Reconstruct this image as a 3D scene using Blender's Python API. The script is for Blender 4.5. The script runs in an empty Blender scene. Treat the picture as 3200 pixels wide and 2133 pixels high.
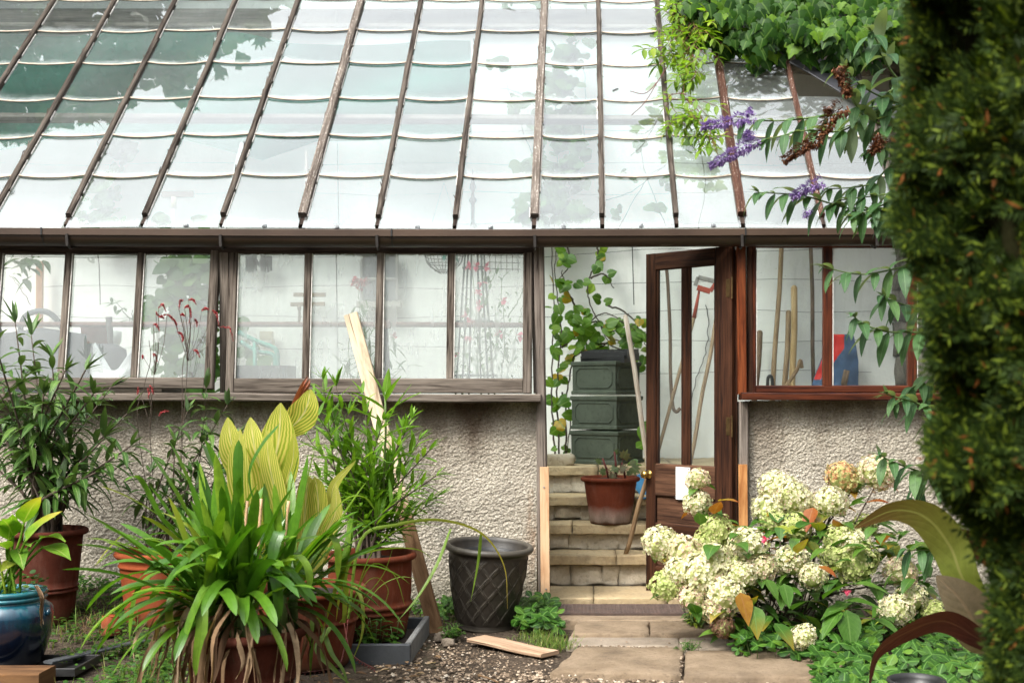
import bpy, math, random
from mathutils import Vector, Matrix, noise
rnd = random.Random(7)
R = math.radians
PI = math.pi
F, CX, CY, CAMH, D0 = 2786.0, 1340.0, 900.0, 1.22, 6.8
V = Vector
UP = V((0, 0, 1))
scene = bpy.context.scene
COL = scene.collection


def P(px, py, d):
    """world point seen at picture position px, py at d metres in front of the camera"""
    return V(((px - CX) * d / F, d - D0, CAMH + (CY - py) * d / F))


def X(px, d):
    return (px - CX) * d / F


def Z(py, d):
    return CAMH + (CY - py) * d / F


def lerp(a, b, t):
    return a + (b - a) * t


def smooth(a, b, x):
    t = max(0.0, min(1.0, (x - a) / (b - a)))
    return t * t * (3 - 2 * t)


def gz(x, y):
    return 0.13 * smooth(1.0, 2.6, -x) * smooth(-1.2, -0.1, y)


# ---------------------------------------------------------------- mesh builder
class MB:
    def __init__(s):
        s.v = []; s.f = []; s.m = []; s.uv = []

    def add(s, pts):
        n = len(s.v)
        s.v.extend(tuple(p) for p in pts)
        return n

    def face(s, idx, mat=0, uv=None):
        s.f.append(tuple(idx)); s.m.append(mat)
        s.uv.append(uv if uv else [(0.0, 0.0)] * len(idx))

    def quad(s, a, b, c, d, mat=0, uv=None):
        n = s.add((a, b, c, d))
        s.face((n, n + 1, n + 2, n + 3), mat, uv or [(0, 0), (1, 0), (1, 1), (0, 1)])

    def mesh(s, name, mats, smooth_=False, origin=(0, 0, 0)):
        o = V(origin)
        me = bpy.data.meshes.new(name)
        me.from_pydata([(p[0] - o[0], p[1] - o[1], p[2] - o[2]) for p in s.v], [], s.f)
        for m in (mats if isinstance(mats, (list, tuple)) else [mats]):
            me.materials.append(m)
        me.polygons.foreach_set('material_index', s.m)
        ul = me.uv_layers.new(name='UVMap')
        flat = []
        for u in s.uv:
            for c in u:
                flat.extend((c[0], c[1]))
        ul.data.foreach_set('uv', flat)
        me.polygons.foreach_set('use_smooth', [bool(smooth_)] * len(s.f))
        me.update()
        return me

    def build(s, name, mats, parent=None, smooth_=False, origin=None, label=None):
        if origin is None:
            origin = root_loc(parent) if parent else (0, 0, 0)
        me = s.mesh(name, mats, smooth_, origin)
        ob = bpy.data.objects.new(name, me)
        COL.objects.link(ob)
        if parent:
            ob.parent = parent
        else:
            ob.location = origin
        if label:
            ob['label'] = label
        return ob


def root_loc(o):
    while o.parent:
        o = o.parent
    return o.location.copy()


def thing(name, label, cat, loc=(0, 0, 0), group=None):
    o = bpy.data.objects.new(name, None)
    o.empty_display_size = 0.1
    COL.objects.link(o)
    o.location = loc
    o['label'] = label; o['category'] = cat
    if group:
        o['group'] = group
    return o


def tag(o, label=None, cat=None, group=None, kind=None):
    if label: o['label'] = label
    if cat: o['category'] = cat
    if group: o['group'] = group
    if kind: o['kind'] = kind
    return o


def frame(d, up=UP):
    d = V(d).normalized()
    u = V(up)
    if abs(d.dot(u.normalized())) > 0.98:
        u = V((0, 1, 0)) if abs(d.y) < 0.9 else V((1, 0, 0))
    side = d.cross(u).normalized()
    nrm = side.cross(d).normalized()
    return d, side, nrm


def beam(mb, A, B, w, h, up=UP, mat=0, ch=0.004, seg=1, wob=0.0, seed=0):
    """a bar of rectangular section with chamfered edges; w across, h along up. UV u runs along its length in metres"""
    A, B = V(A), V(B)
    d, side, nrm = frame(B - A, up)
    L = (B - A).length
    c = min(ch, w * 0.3, h * 0.3)
    sec = [(-w / 2 + c, -h / 2), (w / 2 - c, -h / 2), (w / 2, -h / 2 + c), (w / 2, h / 2 - c),
           (w / 2 - c, h / 2), (-w / 2 + c, h / 2), (-w / 2, h / 2 - c), (-w / 2, -h / 2 + c)]
    per = [0.0]
    for i in range(8):
        a, b = sec[i], sec[(i + 1) % 8]
        per.append(per[-1] + math.hypot(b[0] - a[0], b[1] - a[1]))
    rows = []
    off = (seed * 0.37 + A.x * 3.1 + A.z * 1.7) % 7.0
    for k in range(seg + 1):
        t = k / seg
        c0 = A + (B - A) * t
        if wob:
            q = A * 3 + d * (t * L * 2.2)
            c0 = c0 + side * noise.noise(q + V((seed, 0, 0))) * wob + nrm * noise.noise(q + V((0, seed + 5, 0))) * wob
        rows.append(mb.add([c0 + side * x + nrm * y for x, y in sec]))
    for k in range(seg):
        for i in range(8):
            j = (i + 1) % 8
            a, b = rows[k], rows[k + 1]
            u0, u1 = off + L * k / seg, off + L * (k + 1) / seg
            mb.face((a + i, b + i, b + j, a + j), mat, [(u0, per[i]), (u1, per[i]), (u1, per[i + 1]), (u0, per[i + 1])])
    cap = [(off + x * 0.3, 3 + y) for x, y in sec]
    mb.face([rows[0] + i for i in range(8)], mat, cap)
    mb.face([rows[-1] + i for i in reversed(range(8))], mat, cap[::-1])


def box(mb, x0, x1, y0, y1, z0, z1, mat=0, ch=0.004):
    """axis-aligned block, grain along its longest side"""
    dx, dy, dz = x1 - x0, y1 - y0, z1 - z0
    cx, cy, cz = (x0 + x1) / 2, (y0 + y1) / 2, (z0 + z1) / 2
    if dx >= dy and dx >= dz:
        beam(mb, (x0, cy, cz), (x1, cy, cz), dy, dz, UP, mat, ch)
    elif dz >= dy:
        beam(mb, (cx, cy, z0), (cx, cy, z1), dx, dy, V((0, 1, 0)), mat, ch)
    else:
        beam(mb, (cx, y0, cz), (cx, y1, cz), dx, dz, UP, mat, ch)


def lathe(mb, prof, n=32, M=None, mat=0, close=False, rfun=None):
    M = M or Matrix.Identity(4)
    rows = []
    for k, (r, z) in enumerate(prof):
        ring = []
        for i in range(n):
            a = 2 * PI * i / n
            rr = r if rfun is None else rfun(r, z, a)
            ring.append(M @ V((rr * math.cos(a), rr * math.sin(a), z)))
        rows.append(mb.add(ring))
    for k in range(len(prof) - 1):
        for i in range(n):
            j = (i + 1) % n
            a, b = rows[k], rows[k + 1]
            u0, u1 = i / n, (i + 1) / n
            mb.face((a + i, a + j, b + j, b + i), mat, [(u0, prof[k][1]), (u1, prof[k][1]), (u1, prof[k + 1][1]), (u0, prof[k + 1][1])])
    if close:
        mb.face([rows[0] + i for i in reversed(range(n))], mat)
        mb.face([rows[-1] + i for i in range(n)], mat)


def tube(mb, pts, rad, n=6, mat=0, cap=True):
    pts = [V(p) for p in pts]
    m = len(pts)
    if not isinstance(rad, (list, tuple)):
        rad = [rad] * m
    rows = []
    side = None
    acc = 0.0; us = []
    for k, p in enumerate(pts):
        d = (pts[min(k + 1, m - 1)] - pts[max(k - 1, 0)])
        if d.length < 1e-6: d = V((0, 0, 1))
        d.normalize()
        if side is None:
            d, side, nrm = frame(d)
        else:
            side = side - d * side.dot(d)
            side = side.normalized() if side.length > 1e-5 else frame(d)[1]
            nrm = side.cross(d)
            acc += (p - pts[k - 1]).length
        us.append(acc)
        r = rad[k] if k < len(rad) else rad[-1]
        rows.append(mb.add([p + side * (r * math.cos(2 * PI * i / n)) + nrm * (r * math.sin(2 * PI * i / n)) for i in range(n)]))
    for k in range(m - 1):
        for i in range(n):
            j = (i + 1) % n
            a, b = rows[k], rows[k + 1]
            v0, v1 = i / n * 0.1, (i + 1) / n * 0.1
            mb.face((a + i, a + j, b + j, b + i), mat, [(us[k], v0), (us[k], v1), (us[k + 1], v1), (us[k + 1], v0)])
    if cap:
        mb.face([rows[0] + i for i in reversed(range(n))], mat)
        mb.face([rows[-1] + i for i in range(n)], mat)


def curve(pts, n=12):
    """Catmull-Rom through pts"""
    pts = [V(p) for p in pts]
    if len(pts) == 2:
        return [pts[0].lerp(pts[1], i / n) for i in range(n + 1)]
    ext = [pts[0] * 2 - pts[1]] + pts + [pts[-1] * 2 - pts[-2]]
    out = []
    for i in range(len(pts) - 1):
        a, b, c, d = ext[i:i + 4]
        for k in range(n):
            t = k / n
            out.append(0.5 * ((2 * b) + (c - a) * t + (2 * a - 5 * b + 4 * c - d) * t * t + (3 * b - a - 3 * c + d) * t ** 3))
    out.append(pts[-1])
    return out


PROF = {
    'lance': lambda t: (math.sin(PI * t ** 0.75) ** 0.85) if 0 < t < 1 else 0.05,
    'ovate': lambda t: max(0.03, math.sin(PI * t ** 0.62) * (1 - 0.12 * t)),
    'obovate': lambda t: max(0.04, math.sin(PI * min(1, t ** 1.35)) ** 0.8),
    'strap': lambda t: (0.62 + 0.38 * min(1, t * 2.5)) * (1 if t < 0.78 else max(0.06, math.cos((t - 0.78) / 0.22 * PI / 2) ** 0.55)),
    'grass': lambda t: max(0.05, (0.7 + 0.3 * min(1, t * 4)) * (1 - t ** 2.2)),
    'canna': lambda t: max(0.03, math.sin(PI * t ** 0.8) ** 0.7 * (1 - 0.1 * t)),
}


def ribbon(mb, pts, W, prof='strap', fold=0.25, side0=None, up=UP, mat=0, twist=0.0, wave=0.0):
    pts = [V(p) for p in pts]
    m = len(pts)
    pf = PROF[prof]
    side = None
    base = None
    ph = rnd.random() * 6
    for k, p in enumerate(pts):
        d = pts[min(k + 1, m - 1)] - pts[max(k - 1, 0)]
        d.normalize()
        if side is None:
            side = V(side0) if side0 is not None else frame(d, up)[1]
        side = side - d * side.dot(d)
        side = side.normalized() if side.length > 1e-5 else frame(d, up)[1]
        if twist:
            side = (Matrix.Rotation(twist / m, 3, d) @ side)
        nrm = side.cross(d)
        t = k / (m - 1)
        w = W * 0.5 * pf(t)
        wv = wave * W * math.sin(t * 9 + ph)
        n = mb.add((p - side * w + nrm * (w * fold + wv), p, p + side * w + nrm * (w * fold - wv)))
        if base is not None:
            t0 = (k - 1) / (m - 1)
            mb.face((base, base + 1, n + 1, n), mat, [(t0, 0), (t0, .5), (t, .5), (t, 0)])
            mb.face((base + 1, base + 2, n + 2, n + 1), mat, [(t0, .5), (t0, 1), (t, 1), (t, .5)])
        base = n


def leaf(mb, p, d, L, W, droop=0.6, nseg=5, prof='lance', fold=0.25, side=None, mat=0, twist=0.0, wave=0.0):
    p = V(p); d = V(d).normalized()
    if side is None:
        side = frame(d)[1]
    pts = [p]
    q = p.copy(); dd = d.copy()
    for i in range(nseg):
        dd = (dd + V((0, 0, -1)) * (droop / nseg)).normalized()
        q = q + dd * (L / nseg)
        pts.append(q)
    ribbon(mb, pts, W, prof, fold, side, mat=mat, twist=twist, wave=wave)


def polyleaf(mb, outline, p, d, nrm, size, cup=0.12, mat=0, droop=0.0):
    """flat lobed leaf: outline in (across, along) with its base at 0,0"""
    d = V(d).normalized()
    side = d.cross(V(nrm))
    side = side.normalized() if side.length > 1e-4 else frame(d)[1]
    n2 = side.cross(d).normalized()
    pts = []
    for x, y in outline:
        h = -cup * (abs(x) ** 1.5) * 1.2 - droop * y * y
        pts.append(V(p) + (side * x + d * y + n2 * h) * size)
    c = V(p) + (d * 0.42 + n2 * (0.05 - droop * .16)) * size
    n = mb.add([c] + pts)
    m = len(pts)
    for i in range(m):
        j = (i + 1) % m
        a, b = outline[i], outline[j]
        mb.face((n, n + 1 + i, n + 1 + j), mat, [(.42, .5), (a[1], .5 + a[0] * .8), (b[1], .5 + b[0] * .8)])


def mirror(half):
    return half + [(-x, y) for x, y in reversed(half) if x != 0]


IVY = mirror([(0, 0.02), (.2, -.16), (.42, -.08), (.62, .1), (.42, .28), (.44, .46), (.24, .6), (.12, .84), (0, 1.0)])
HEART = mirror([(0, 0.04), (.18, -.14), (.38, -.1), (.52, .1), (.53, .34), (.42, .58), (.2, .82), (0, 1.0)])
MAPLE = mirror([(0, 0.0), (.2, -.12), (.5, -.05), (.38, .15), (.7, .35), (.36, .42), (.4, .72), (.15, .6), (0, 1.0)])
TRIL = mirror([(0, 0.0), (.1, .05), (.3, .3), (.4, .55), (.36, .62), (.34, .8), (.22, .84), (.15, .97), (0, 1.0)])


def rdir(r=rnd):
    z = r.uniform(-1, 1); a = r.uniform(0, 2 * PI); s = math.sqrt(1 - z * z)
    return V((s * math.cos(a), s * math.sin(a), z))


def az(a, e):
    """unit vector of azimuth a (0 = right, 90 = away from the camera) and elevation e, degrees"""
    a, e = R(a), R(e)
    return V((math.cos(a) * math.cos(e), math.sin(a) * math.cos(e), math.sin(e)))


def stone(mb, c, s, seed=0, mat=0, n=4, rough=0.12, rnd_=0.35):
    """irregular rounded block"""
    c = V(c); s = V(s)
    seen = {}
    for ax in range(3):
        for sg in (-1, 1):
            idx = {}
            for i in range(n + 1):
                for j in range(n + 1):
                    q = [0, 0, 0]; q[ax] = sg; q[(ax + 1) % 3] = i / n * 2 - 1; q[(ax + 2) % 3] = j / n * 2 - 1
                    key = tuple(round(k * 1000) for k in q)
                    if key not in seen:
                        q = V(q)
                        q = q.lerp(q.normalized() * 1.25, rnd_)
                        w = V((q.x * s.x, q.y * s.y, q.z * s.z)) * 0.5
                        nn = noise.noise_vector((c + w) * (1.1 / max(0.02, min(s.x, s.z))) + V((seed * 3.1, seed, 0)))
                        w += V(nn) * rough * min(s.x, s.y, s.z) + V(noise.noise_vector((c + w) * 60)) * 0.12 * rough * min(s.x, s.y, s.z)
                        seen[key] = mb.add([c + w])
                    idx[i, j] = seen[key]
            for i in range(n):
                for j in range(n):
                    f = (idx[i, j], idx[i + 1, j], idx[i + 1, j + 1], idx[i, j + 1])
                    mb.face(f if sg > 0 else f[::-1], mat)


def icos(mb, c, r, mat=0, n=10, m=7, sq=(1, 1, 1)):
    prof = [(max(0.001, math.sin(PI * k / m)), -math.cos(PI * k / m)) for k in range(m + 1)]
    M = Matrix.Translation(c) @ Matrix.Diagonal((r * sq[0], r * sq[1], r * sq[2], 1))
    lathe(mb, prof, n, M, mat)
# ---------------------------------------------------------------- materials
class NT:
    def __init__(s, name):
        s.mat = bpy.data.materials.new(name)
        s.mat.use_nodes = True
        s.t = s.mat.node_tree
        s.t.nodes.clear()
        s.out = s.t.nodes.new('ShaderNodeOutputMaterial')

    def n(s, typ, **kw):
        nd = s.t.nodes.new(typ)
        for k, v in kw.items():
            if k.startswith('_'):
                setattr(nd, k[1:], v)
            else:
                s.set(nd, k, v)
        return nd

    def set(s, nd, key, v):
        sock = nd.inputs[int(key[1:])] if key[0] == 'i' and key[1:].isdigit() else nd.inputs[key.replace('__', ' ')]
        if hasattr(v, 'is_linked'):
            s.t.links.new(v, sock)
        else:
            if sock.type == 'RGBA' and len(v) == 3:
                v = (*v, 1)
            sock.default_value = v

    def uv(s): return s.n('ShaderNodeTexCoord').outputs['UV']
    def obj(s): return s.n('ShaderNodeTexCoord').outputs['Object']
    def pos(s): return s.n('ShaderNodeNewGeometry').outputs['Position']
    def island(s): return s.n('ShaderNodeNewGeometry').outputs['Random Per Island']
    def objrnd(s): return s.n('ShaderNodeObjectInfo').outputs['Random']

    def scale(s, vec, sc):
        return s.n('ShaderNodeMapping', Vector=vec, Scale=sc).outputs[0]

    def noise(s, vec, scale=5, detail=4, rough=.55, dist=0):
        return s.n('ShaderNodeTexNoise', Vector=vec, Scale=scale, Detail=detail, Roughness=rough, Distortion=dist).outputs['Fac']

    def voro(s, vec, scale=5, feature='F1', rand=1.0):
        return s.n('ShaderNodeTexVoronoi', _feature=feature, Vector=vec, Scale=scale, Randomness=rand).outputs['Distance']

    def ramp(s, fac, stops, interp='LINEAR'):
        nd = s.n('ShaderNodeValToRGB', Fac=fac)
        cr = nd.color_ramp
        cr.interpolation = interp
        while len(cr.elements) < len(stops):
            cr.elements.new(0.5)
        for e, (p, c) in zip(cr.elements, stops):
            e.position = p
            e.color = (c, c, c, 1) if isinstance(c, (int, float)) else (*c, 1)
        return nd.outputs['Color']

    def mix(s, fac, a, b, mode='MIX'):
        nd = s.t.nodes.new('ShaderNodeMix')
        nd.data_type = 'RGBA'; nd.blend_type = mode
        for i, v in ((0, fac), (6, a), (7, b)):
            if hasattr(v, 'is_linked'):
                s.t.links.new(v, nd.inputs[i])
            else:
                nd.inputs[i].default_value = v if i == 0 else (*v, 1)
        return nd.outputs[2]

    def math(s, op, a, b=0.0, c=0.0):
        nd = s.t.nodes.new('ShaderNodeMath'); nd.operation = op
        for i, v in enumerate((a, b, c)):
            if hasattr(v, 'is_linked'):
                s.t.links.new(v, nd.inputs[i])
            else:
                nd.inputs[i].default_value = v
        return nd.outputs[0]

    def bump(s, h, strength=.5, dist=.01, normal=None):
        nd = s.n('ShaderNodeBump', Height=h, Strength=strength, Distance=dist)
        if normal is not None:
            s.t.links.new(normal, nd.inputs['Normal'])
        return nd.outputs[0]

    def bsdf(s, color, rough=.6, normal=None, spec=.5, metal=0.0, **kw):
        nd = s.n('ShaderNodeBsdfPrincipled', Base__Color=color, Roughness=rough, Metallic=metal, **kw)
        nd.inputs['Specular IOR Level'].default_value = spec
        if normal is not None:
            s.t.links.new(normal, nd.inputs['Normal'])
        return nd.outputs[0]

    def done(s, sh):
        s.t.links.new(sh, s.out.inputs['Surface'])
        return s.mat


def wood(name, dark, mid, pale, pale_amt=.5, rough=.75, flake=None, flake_amt=.0, grain=70, bump=.5, coat=0.0):
    """timber: grain along UV u; pale weathering in streaks; optional flaking old paint"""
    s = NT(name)
    uv = s.uv()
    g = s.noise(s.scale(uv, (4, grain, 1)), 1.0, 8, .65, .4)
    g2 = s.noise(s.scale(uv, (1.3, 16, 1)), 1.0, 5, .6, .3)
    w = s.noise(s.scale(uv, (50, 130, 1)), 1.0, 7, .75)
    c = s.mix(s.ramp(g, [(.35, 0), (.65, 1)]), dark, mid)
    c = s.mix(s.ramp(s.mix(.5, g, g2), [(.5 - .2 * pale_amt - .03, 0), (.62 - .12 * pale_amt + .06, 1)]), c, pale)
    h = s.mix(.5, g, g2)
    r = rough
    if flake:
        fm = s.ramp(s.mix(.35, w, g), [(.62 - flake_amt, 0), (.65 - flake_amt, 1)])
        c = s.mix(fm, c, flake)
        h = s.mix(.3, h, fm)
    crack = s.ramp(s.noise(s.scale(uv, (1.2, 130, 1)), 1.0, 3, .5), [(.3, 0), (.36, 1)])
    c = s.mix(s.math('MULTIPLY', s.math('SUBTRACT', 1, crack), .75), c, (dark[0] * .35, dark[1] * .35, dark[2] * .35))
    h = s.mix(.35, h, crack)
    return s.done(s.bsdf(c, r, s.bump(h, bump, .004), .18, Coat__Weight=coat, Coat__Roughness=.35))


def plain(name, c, rough=.5, var=.15, scale=12, bump=0.0, spec=.5, metal=0.0, bscale=60, coat=0.0):
    s = NT(name)
    o = s.obj()
    nz = s.noise(o, scale, 5, .6)
    lo = tuple(x * (1 - var) for x in c); hi = tuple(min(1, x * (1 + var)) for x in c)
    col = s.mix(s.ramp(nz, [(.3, 0), (.7, 1)]), lo, hi)
    nb = s.bump(s.noise(o, bscale, 4, .6), bump, .004) if bump else None
    return s.done(s.bsdf(col, s.ramp(nz, [(.3, max(0, rough - .08)), (.7, min(1, rough + .1))]), nb, spec, metal, Coat__Weight=coat))


def leafmat(name, a, b, c=None, vein=None, rough=.42, trans=.35, tip=None, tip_amt=.0, spec=.3, back=None, odd=None, odd_amt=0.0, spots=0.0):
    """leaf: each leaf its own green between a and b (c for a few), pale midrib, some light let through"""
    s = NT(name)
    uv = s.uv(); isl = s.island()
    sep = s.n('ShaderNodeSeparateXYZ', Vector=uv)
    u, v = sep.outputs[0], sep.outputs[1]
    stops = [(0, a), (.75, b)] + ([(1, c)] if c else [])
    col = s.ramp(isl, stops)
    if odd:
        i2 = s.math('FRACT', s.math('MULTIPLY', isl, 37.31))
        col = s.mix(s.ramp(i2, [(1 - odd_amt - .01, 0), (1 - odd_amt, 1)]), col, odd)
    nz = s.noise(s.obj(), 35, 4, .6)
    col = s.mix(s.ramp(nz, [(.35, .0), (.75, .55)]), col, tuple(x * .62 for x in a))
    m = s.math('ABSOLUTE', s.math('SUBTRACT', v, .5))
    if tip:
        i3 = s.math('FRACT', s.math('MULTIPLY', isl, 11.7))
        tf = s.math('MULTIPLY', s.ramp(i3, [(1 - tip_amt - .02, .0), (1 - tip_amt + .02, 1)]), s.ramp(u, [(.3, 0), (.95, 1)]))
        col = s.mix(tf, col, tip)
    if vein:
        col = s.mix(s.ramp(m, [(.02, .75), (.05, 0)]), col, vein)
        side = s.math('ABSOLUTE', s.math('SINE', s.math('SUBTRACT', s.math('MULTIPLY', u, 26), s.math('MULTIPLY', m, 16))))
        col = s.mix(s.ramp(side, [(.0, .35), (.14, 0)]), col, vein)
        bh = s.math('ADD', side, s.ramp(m, [(0, 0), (.06, 1)]))
    else:
        bh = s.ramp(m, [(0, 0), (.1, 1)])
    if spots:
        sp = s.ramp(s.noise(s.obj(), 90, 3, .6), [(.68 - spots, 0), (.70 - spots, 1)])
        col = s.mix(sp, col, (.09, .045, .02))
    if back:
        bf = s.n('ShaderNodeNewGeometry').outputs['Backfacing']
        col = s.mix(bf, col, back)
    p = s.bsdf(col, rough, s.bump(bh, .25, .002), spec)
    if trans:
        tr = s.n('ShaderNodeBsdfTranslucent', Color=s.mix(1.0, col, (1.25, 1.3, .5), 'MULTIPLY')).outputs[0]
        mx = s.n('ShaderNodeMixShader', i0=trans, i1=p, i2=tr)
        return s.done(mx.outputs[0])
    return s.done(p)


def glass(name, dust=.1, refl=1.0, tint=(.93, .96, .95), streak=.5, dcol=(.82, .86, .86), edge=False):
    """old horticultural pane: clear, mirror-like at a slant, filmed with pale dust"""
    s = NT(name)
    g = s.n('ShaderNodeNewGeometry')
    dt = s.n('ShaderNodeVectorMath', _operation='DOT_PRODUCT', i0=g.outputs['Incoming'], i1=g.outputs['Normal'])
    cs = s.math('ABSOLUTE', dt.outputs['Value'])
    fr = s.math('MULTIPLY_ADD', s.math('POWER', s.math('SUBTRACT', 1, cs), 5.0), .95, .05)
    fr = s.math('MINIMUM', s.math('MULTIPLY', fr, refl), .95)
    o = g.outputs['Position']
    d1 = s.noise(o, 3.0, 6, .65)
    d2 = s.noise(s.scale(o, (26, 26, 3)), 1.0, 5, .65)
    sp = s.ramp(s.noise(o, 95, 2, .5), [(.74, 0), (.78, 1)])
    dm = s.math('MULTIPLY', s.math('MULTIPLY_ADD', s.mix(.45, d1, d2), 2 * streak, 1 - streak), dust)
    wob = s.bump(s.noise(o, 2.6, 2, .5), .06, .05)
    tr = s.n('ShaderNodeBsdfTransparent', Color=tint).outputs[0]
    gl = s.n('ShaderNodeBsdfGlossy', Color=(1, 1, 1), Roughness=.02, Normal=wob).outputs[0]
    m1 = s.n('ShaderNodeMixShader', i0=fr, i1=tr, i2=gl).outputs[0]
    df = s.n('ShaderNodeBsdfDiffuse', Color=s.mix(sp, dcol, (.12, .11, .08))).outputs[0]
    tl = s.n('ShaderNodeBsdfTranslucent', Color=dcol).outputs[0]
    dd = s.n('ShaderNodeMixShader', i0=.5, i1=df, i2=tl).outputs[0]
    dm = s.math('MULTIPLY', dm, s.math('MULTIPLY_ADD', s.objrnd(), 1.1, .45))
    dm = s.math('MAXIMUM', dm, s.math('MULTIPLY', sp, .45))
    if edge:   # silt gathered at the lower edge of the pane and down its sides
        uvs = s.n('ShaderNodeSeparateXYZ', Vector=s.uv())
        ev = s.math('ADD', uvs.outputs[1], s.math('MULTIPLY', s.math('SUBTRACT', d1, .5), .5))
        dm = s.math('MAXIMUM', dm, s.ramp(ev, [(.0, .3), (.12, .07), (.25, 0)]))
    return s.done(s.n('ShaderNodeMixShader', i0=dm, i1=m1, i2=dd).outputs[0])


M = {}
M['bar'] = wood('weathered_bar', (.014, .01, .008), (.045, .033, .025), (.14, .118, .098), .3, .9, (.54, .5, .46), -.0, 60, 1.0)
M['bar_flaky'] = wood('flaky_bar', (.016, .011, .008), (.055, .039, .03), (.19, .16, .135), .5, .9, (.56, .52, .47), .075, 90, 1.0)
M['bar_red'] = wood('red_flaky_bar', (.025, .01, .006), (.06, .022, .013), (.12, .06, .04), .25, .85, (.55, .5, .45), .06, 90, .8)
M['sash'] = wood('grey_sash_wood', (.016, .011, .008), (.05, .037, .028), (.23, .195, .162), .42, .95, (.5, .46, .42), -.05, 85, 1.0)
M['post'] = wood('grey_post_wood', (.028, .02, .015), (.09, .069, .055), (.24, .205, .175), .5, .95, None, 0, 85, 1.0)
M['header'] = wood('dark_header_wood', (.012, .008, .006), (.035, .022, .017), (.07, .05, .04), .2, .85)
M['red'] = wood('red_varnish_wood', (.02, .0045, .002), (.062, .0135, .005), (.115, .03, .011), .25, .5, (.4, .32, .24), -.07, 60, .4, .15)
M['orange'] = wood('orange_varnish_wood', (.05, .01, .003), (.14, .03, .008), (.2, .056, .018), .25, .42, None, 0, 50, .4, .2)
M['door'] = wood('dark_door_wood', (.011, .004, .002), (.036, .012, .005), (.072, .028, .013), .2, .6, (.3, .2, .13), -.09, 70, .5, .0)
M['door_worn'] = wood('worn_door_wood', (.014, .0055, .003), (.045, .017, .008), (.13, .065, .036), .4, .75, (.33, .22, .16), -.05, 60, .6)
M['pine'] = wood('new_pine', (.42, .22, .11), (.58, .36, .2), (.64, .44, .27), .4, .6, None, 0, 30, .15)
M['pine_old'] = wood('varnished_pine', (.26, .1, .03), (.45, .2, .07), (.52, .28, .11), .4, .5, None, 0, 30, .2)
M['plank'] = wood('pale_plank', (.36, .27, .18), (.62, .52, .38), (.72, .64, .5), .5, .8, (.16, .11, .07), -.12, 25, .4)
M['plank_brown'] = wood('brown_plank', (.14, .08, .045), (.3, .19, .11), (.4, .28, .18), .4, .85, None, 0, 30, .6)
M['board'] = wood('fallen_board', (.2, .12, .07), (.36, .23, .145), (.44, .31, .21), .5, .8, None, 0, 25, .4)
M['handle'] = wood('tool_handle', (.15, .085, .04), (.29, .185, .1), (.38, .27, .16), .4, .55, None, 0, 40, .2)
M['handle_pale'] = wood('pale_tool_handle', (.36, .23, .1), (.5, .33, .15), (.56, .4, .22), .4, .5, None, 0, 40, .2)
M['handle_dark'] = wood('dark_tool_handle', (.06, .035, .022), (.15, .095, .06), (.22, .15, .1), .4, .6, None, 0, 40, .2)
M['handle_grey'] = wood('bleached_pole', (.3, .22, .16), (.48, .39, .31), (.6, .52, .44), .5, .8, None, 0, 50, .5)
M['gutter'] = plain('brown_gutter', (.028, .016, .009), .4, .25, 3, .1)
M['gutter2'] = plain('brown_fascia', (.05, .027, .014), .5, .3, 2, .15)
M['glass_roof'] = glass('roof_glass', .06, 2.25, (.92, .965, .965), .85, edge=True)
M['glass_win'] = glass('window_glass', .23, 1.25, (.95, .97, .96), .5)
M['glass_clean'] = glass('clean_window_glass', .015, .7, (.95, .97, .96), .6)
M['glass_door'] = glass('door_glass', .03, .8, (.95, .97, .96), .6)
M['lap'] = plain('lap_dirt', (.42, .36, .28), .9, .35, 60)
M['lapline'] = plain('lap_algae', (.05, .04, .03), .9, .4, 40)
M['putty'] = plain('old_putty', (.62, .6, .56), .85, .3, 50, .6)
M['clip'] = plain('lead_clip', (.3, .32, .33), .45, .3, 40, .2, .5, .6)
M['lead'] = plain('lead_flashing', (.02, .021, .025), .4, .3, 8, .3, .5)
M['black'] = plain('black_plastic', (.014, .014, .014), .45, .3, 20, .1)
M['slate'] = plain('slate', (.05, .055, .06), .7, .3, 12, .5)
M['slate_pale'] = plain('slate_edge', (.16, .16, .155), .8, .3, 25, .6)
M['brass'] = plain('brass', (.62, .4, .12), .3, .25, 30, .0, .5, 1.0)
M['brass_dull'] = plain('dull_brass', (.09, .055, .02), .5, .3, 30, .0, .5, .7)
M['iron'] = plain('dark_iron', (.03, .026, .023), .6, .3, 30, .2, .5, .4)
M['iron_green'] = plain('green_iron', (.03, .055, .045), .6, .3, 30, .1)
M['rust'] = plain('rusty_pipe', (.16, .075, .055), .8, .35, 30, .3)
M['teal'] = plain('teal_tube', (.05, .3, .23), .4, .1, 10)
M['cancan'] = plain('dark_green_can', (.035, .045, .05), .5, .2, 10)
M['white_pl'] = plain('white_plastic', (.8, .8, .78), .4, .06, 10)
M['bag_white'] = plain('white_bag', (.86, .87, .9), .4, .06, 30, .3)
M['orange_pl'] = plain('orange_pot', (.5, .12, .06), .6, .15, 12)
M['darkbag'] = plain('dark_compost_bag', (.06, .06, .07), .5, .3, 6, .3)
M['glove'] = plain('work_glove', (.09, .09, .09), .9, .2, 30, .4)
M['blue_sack'] = plain('blue_sack', (.05, .1, .2), .55, .3, 7, .3)
M['red_sack'] = plain('red_sack', (.62, .02, .015), .5, .15, 7, .3)
M['blue_pl'] = plain('blue_plastic', (.06, .22, .42), .4, .15, 8)
M['red_metal'] = plain('red_metal', (.4, .06, .03), .5, .25, 20)
M['grey_metal'] = plain('grey_metal', (.4, .38, .35), .4, .2, 20, 0, .5, .5)
M['paper'] = plain('white_paper', (.85, .85, .84), .8, .02, 10)
M['cream'] = plain('cream_plastic', (.62, .55, .38), .6, .1, 10)
M['shade'] = None
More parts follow.
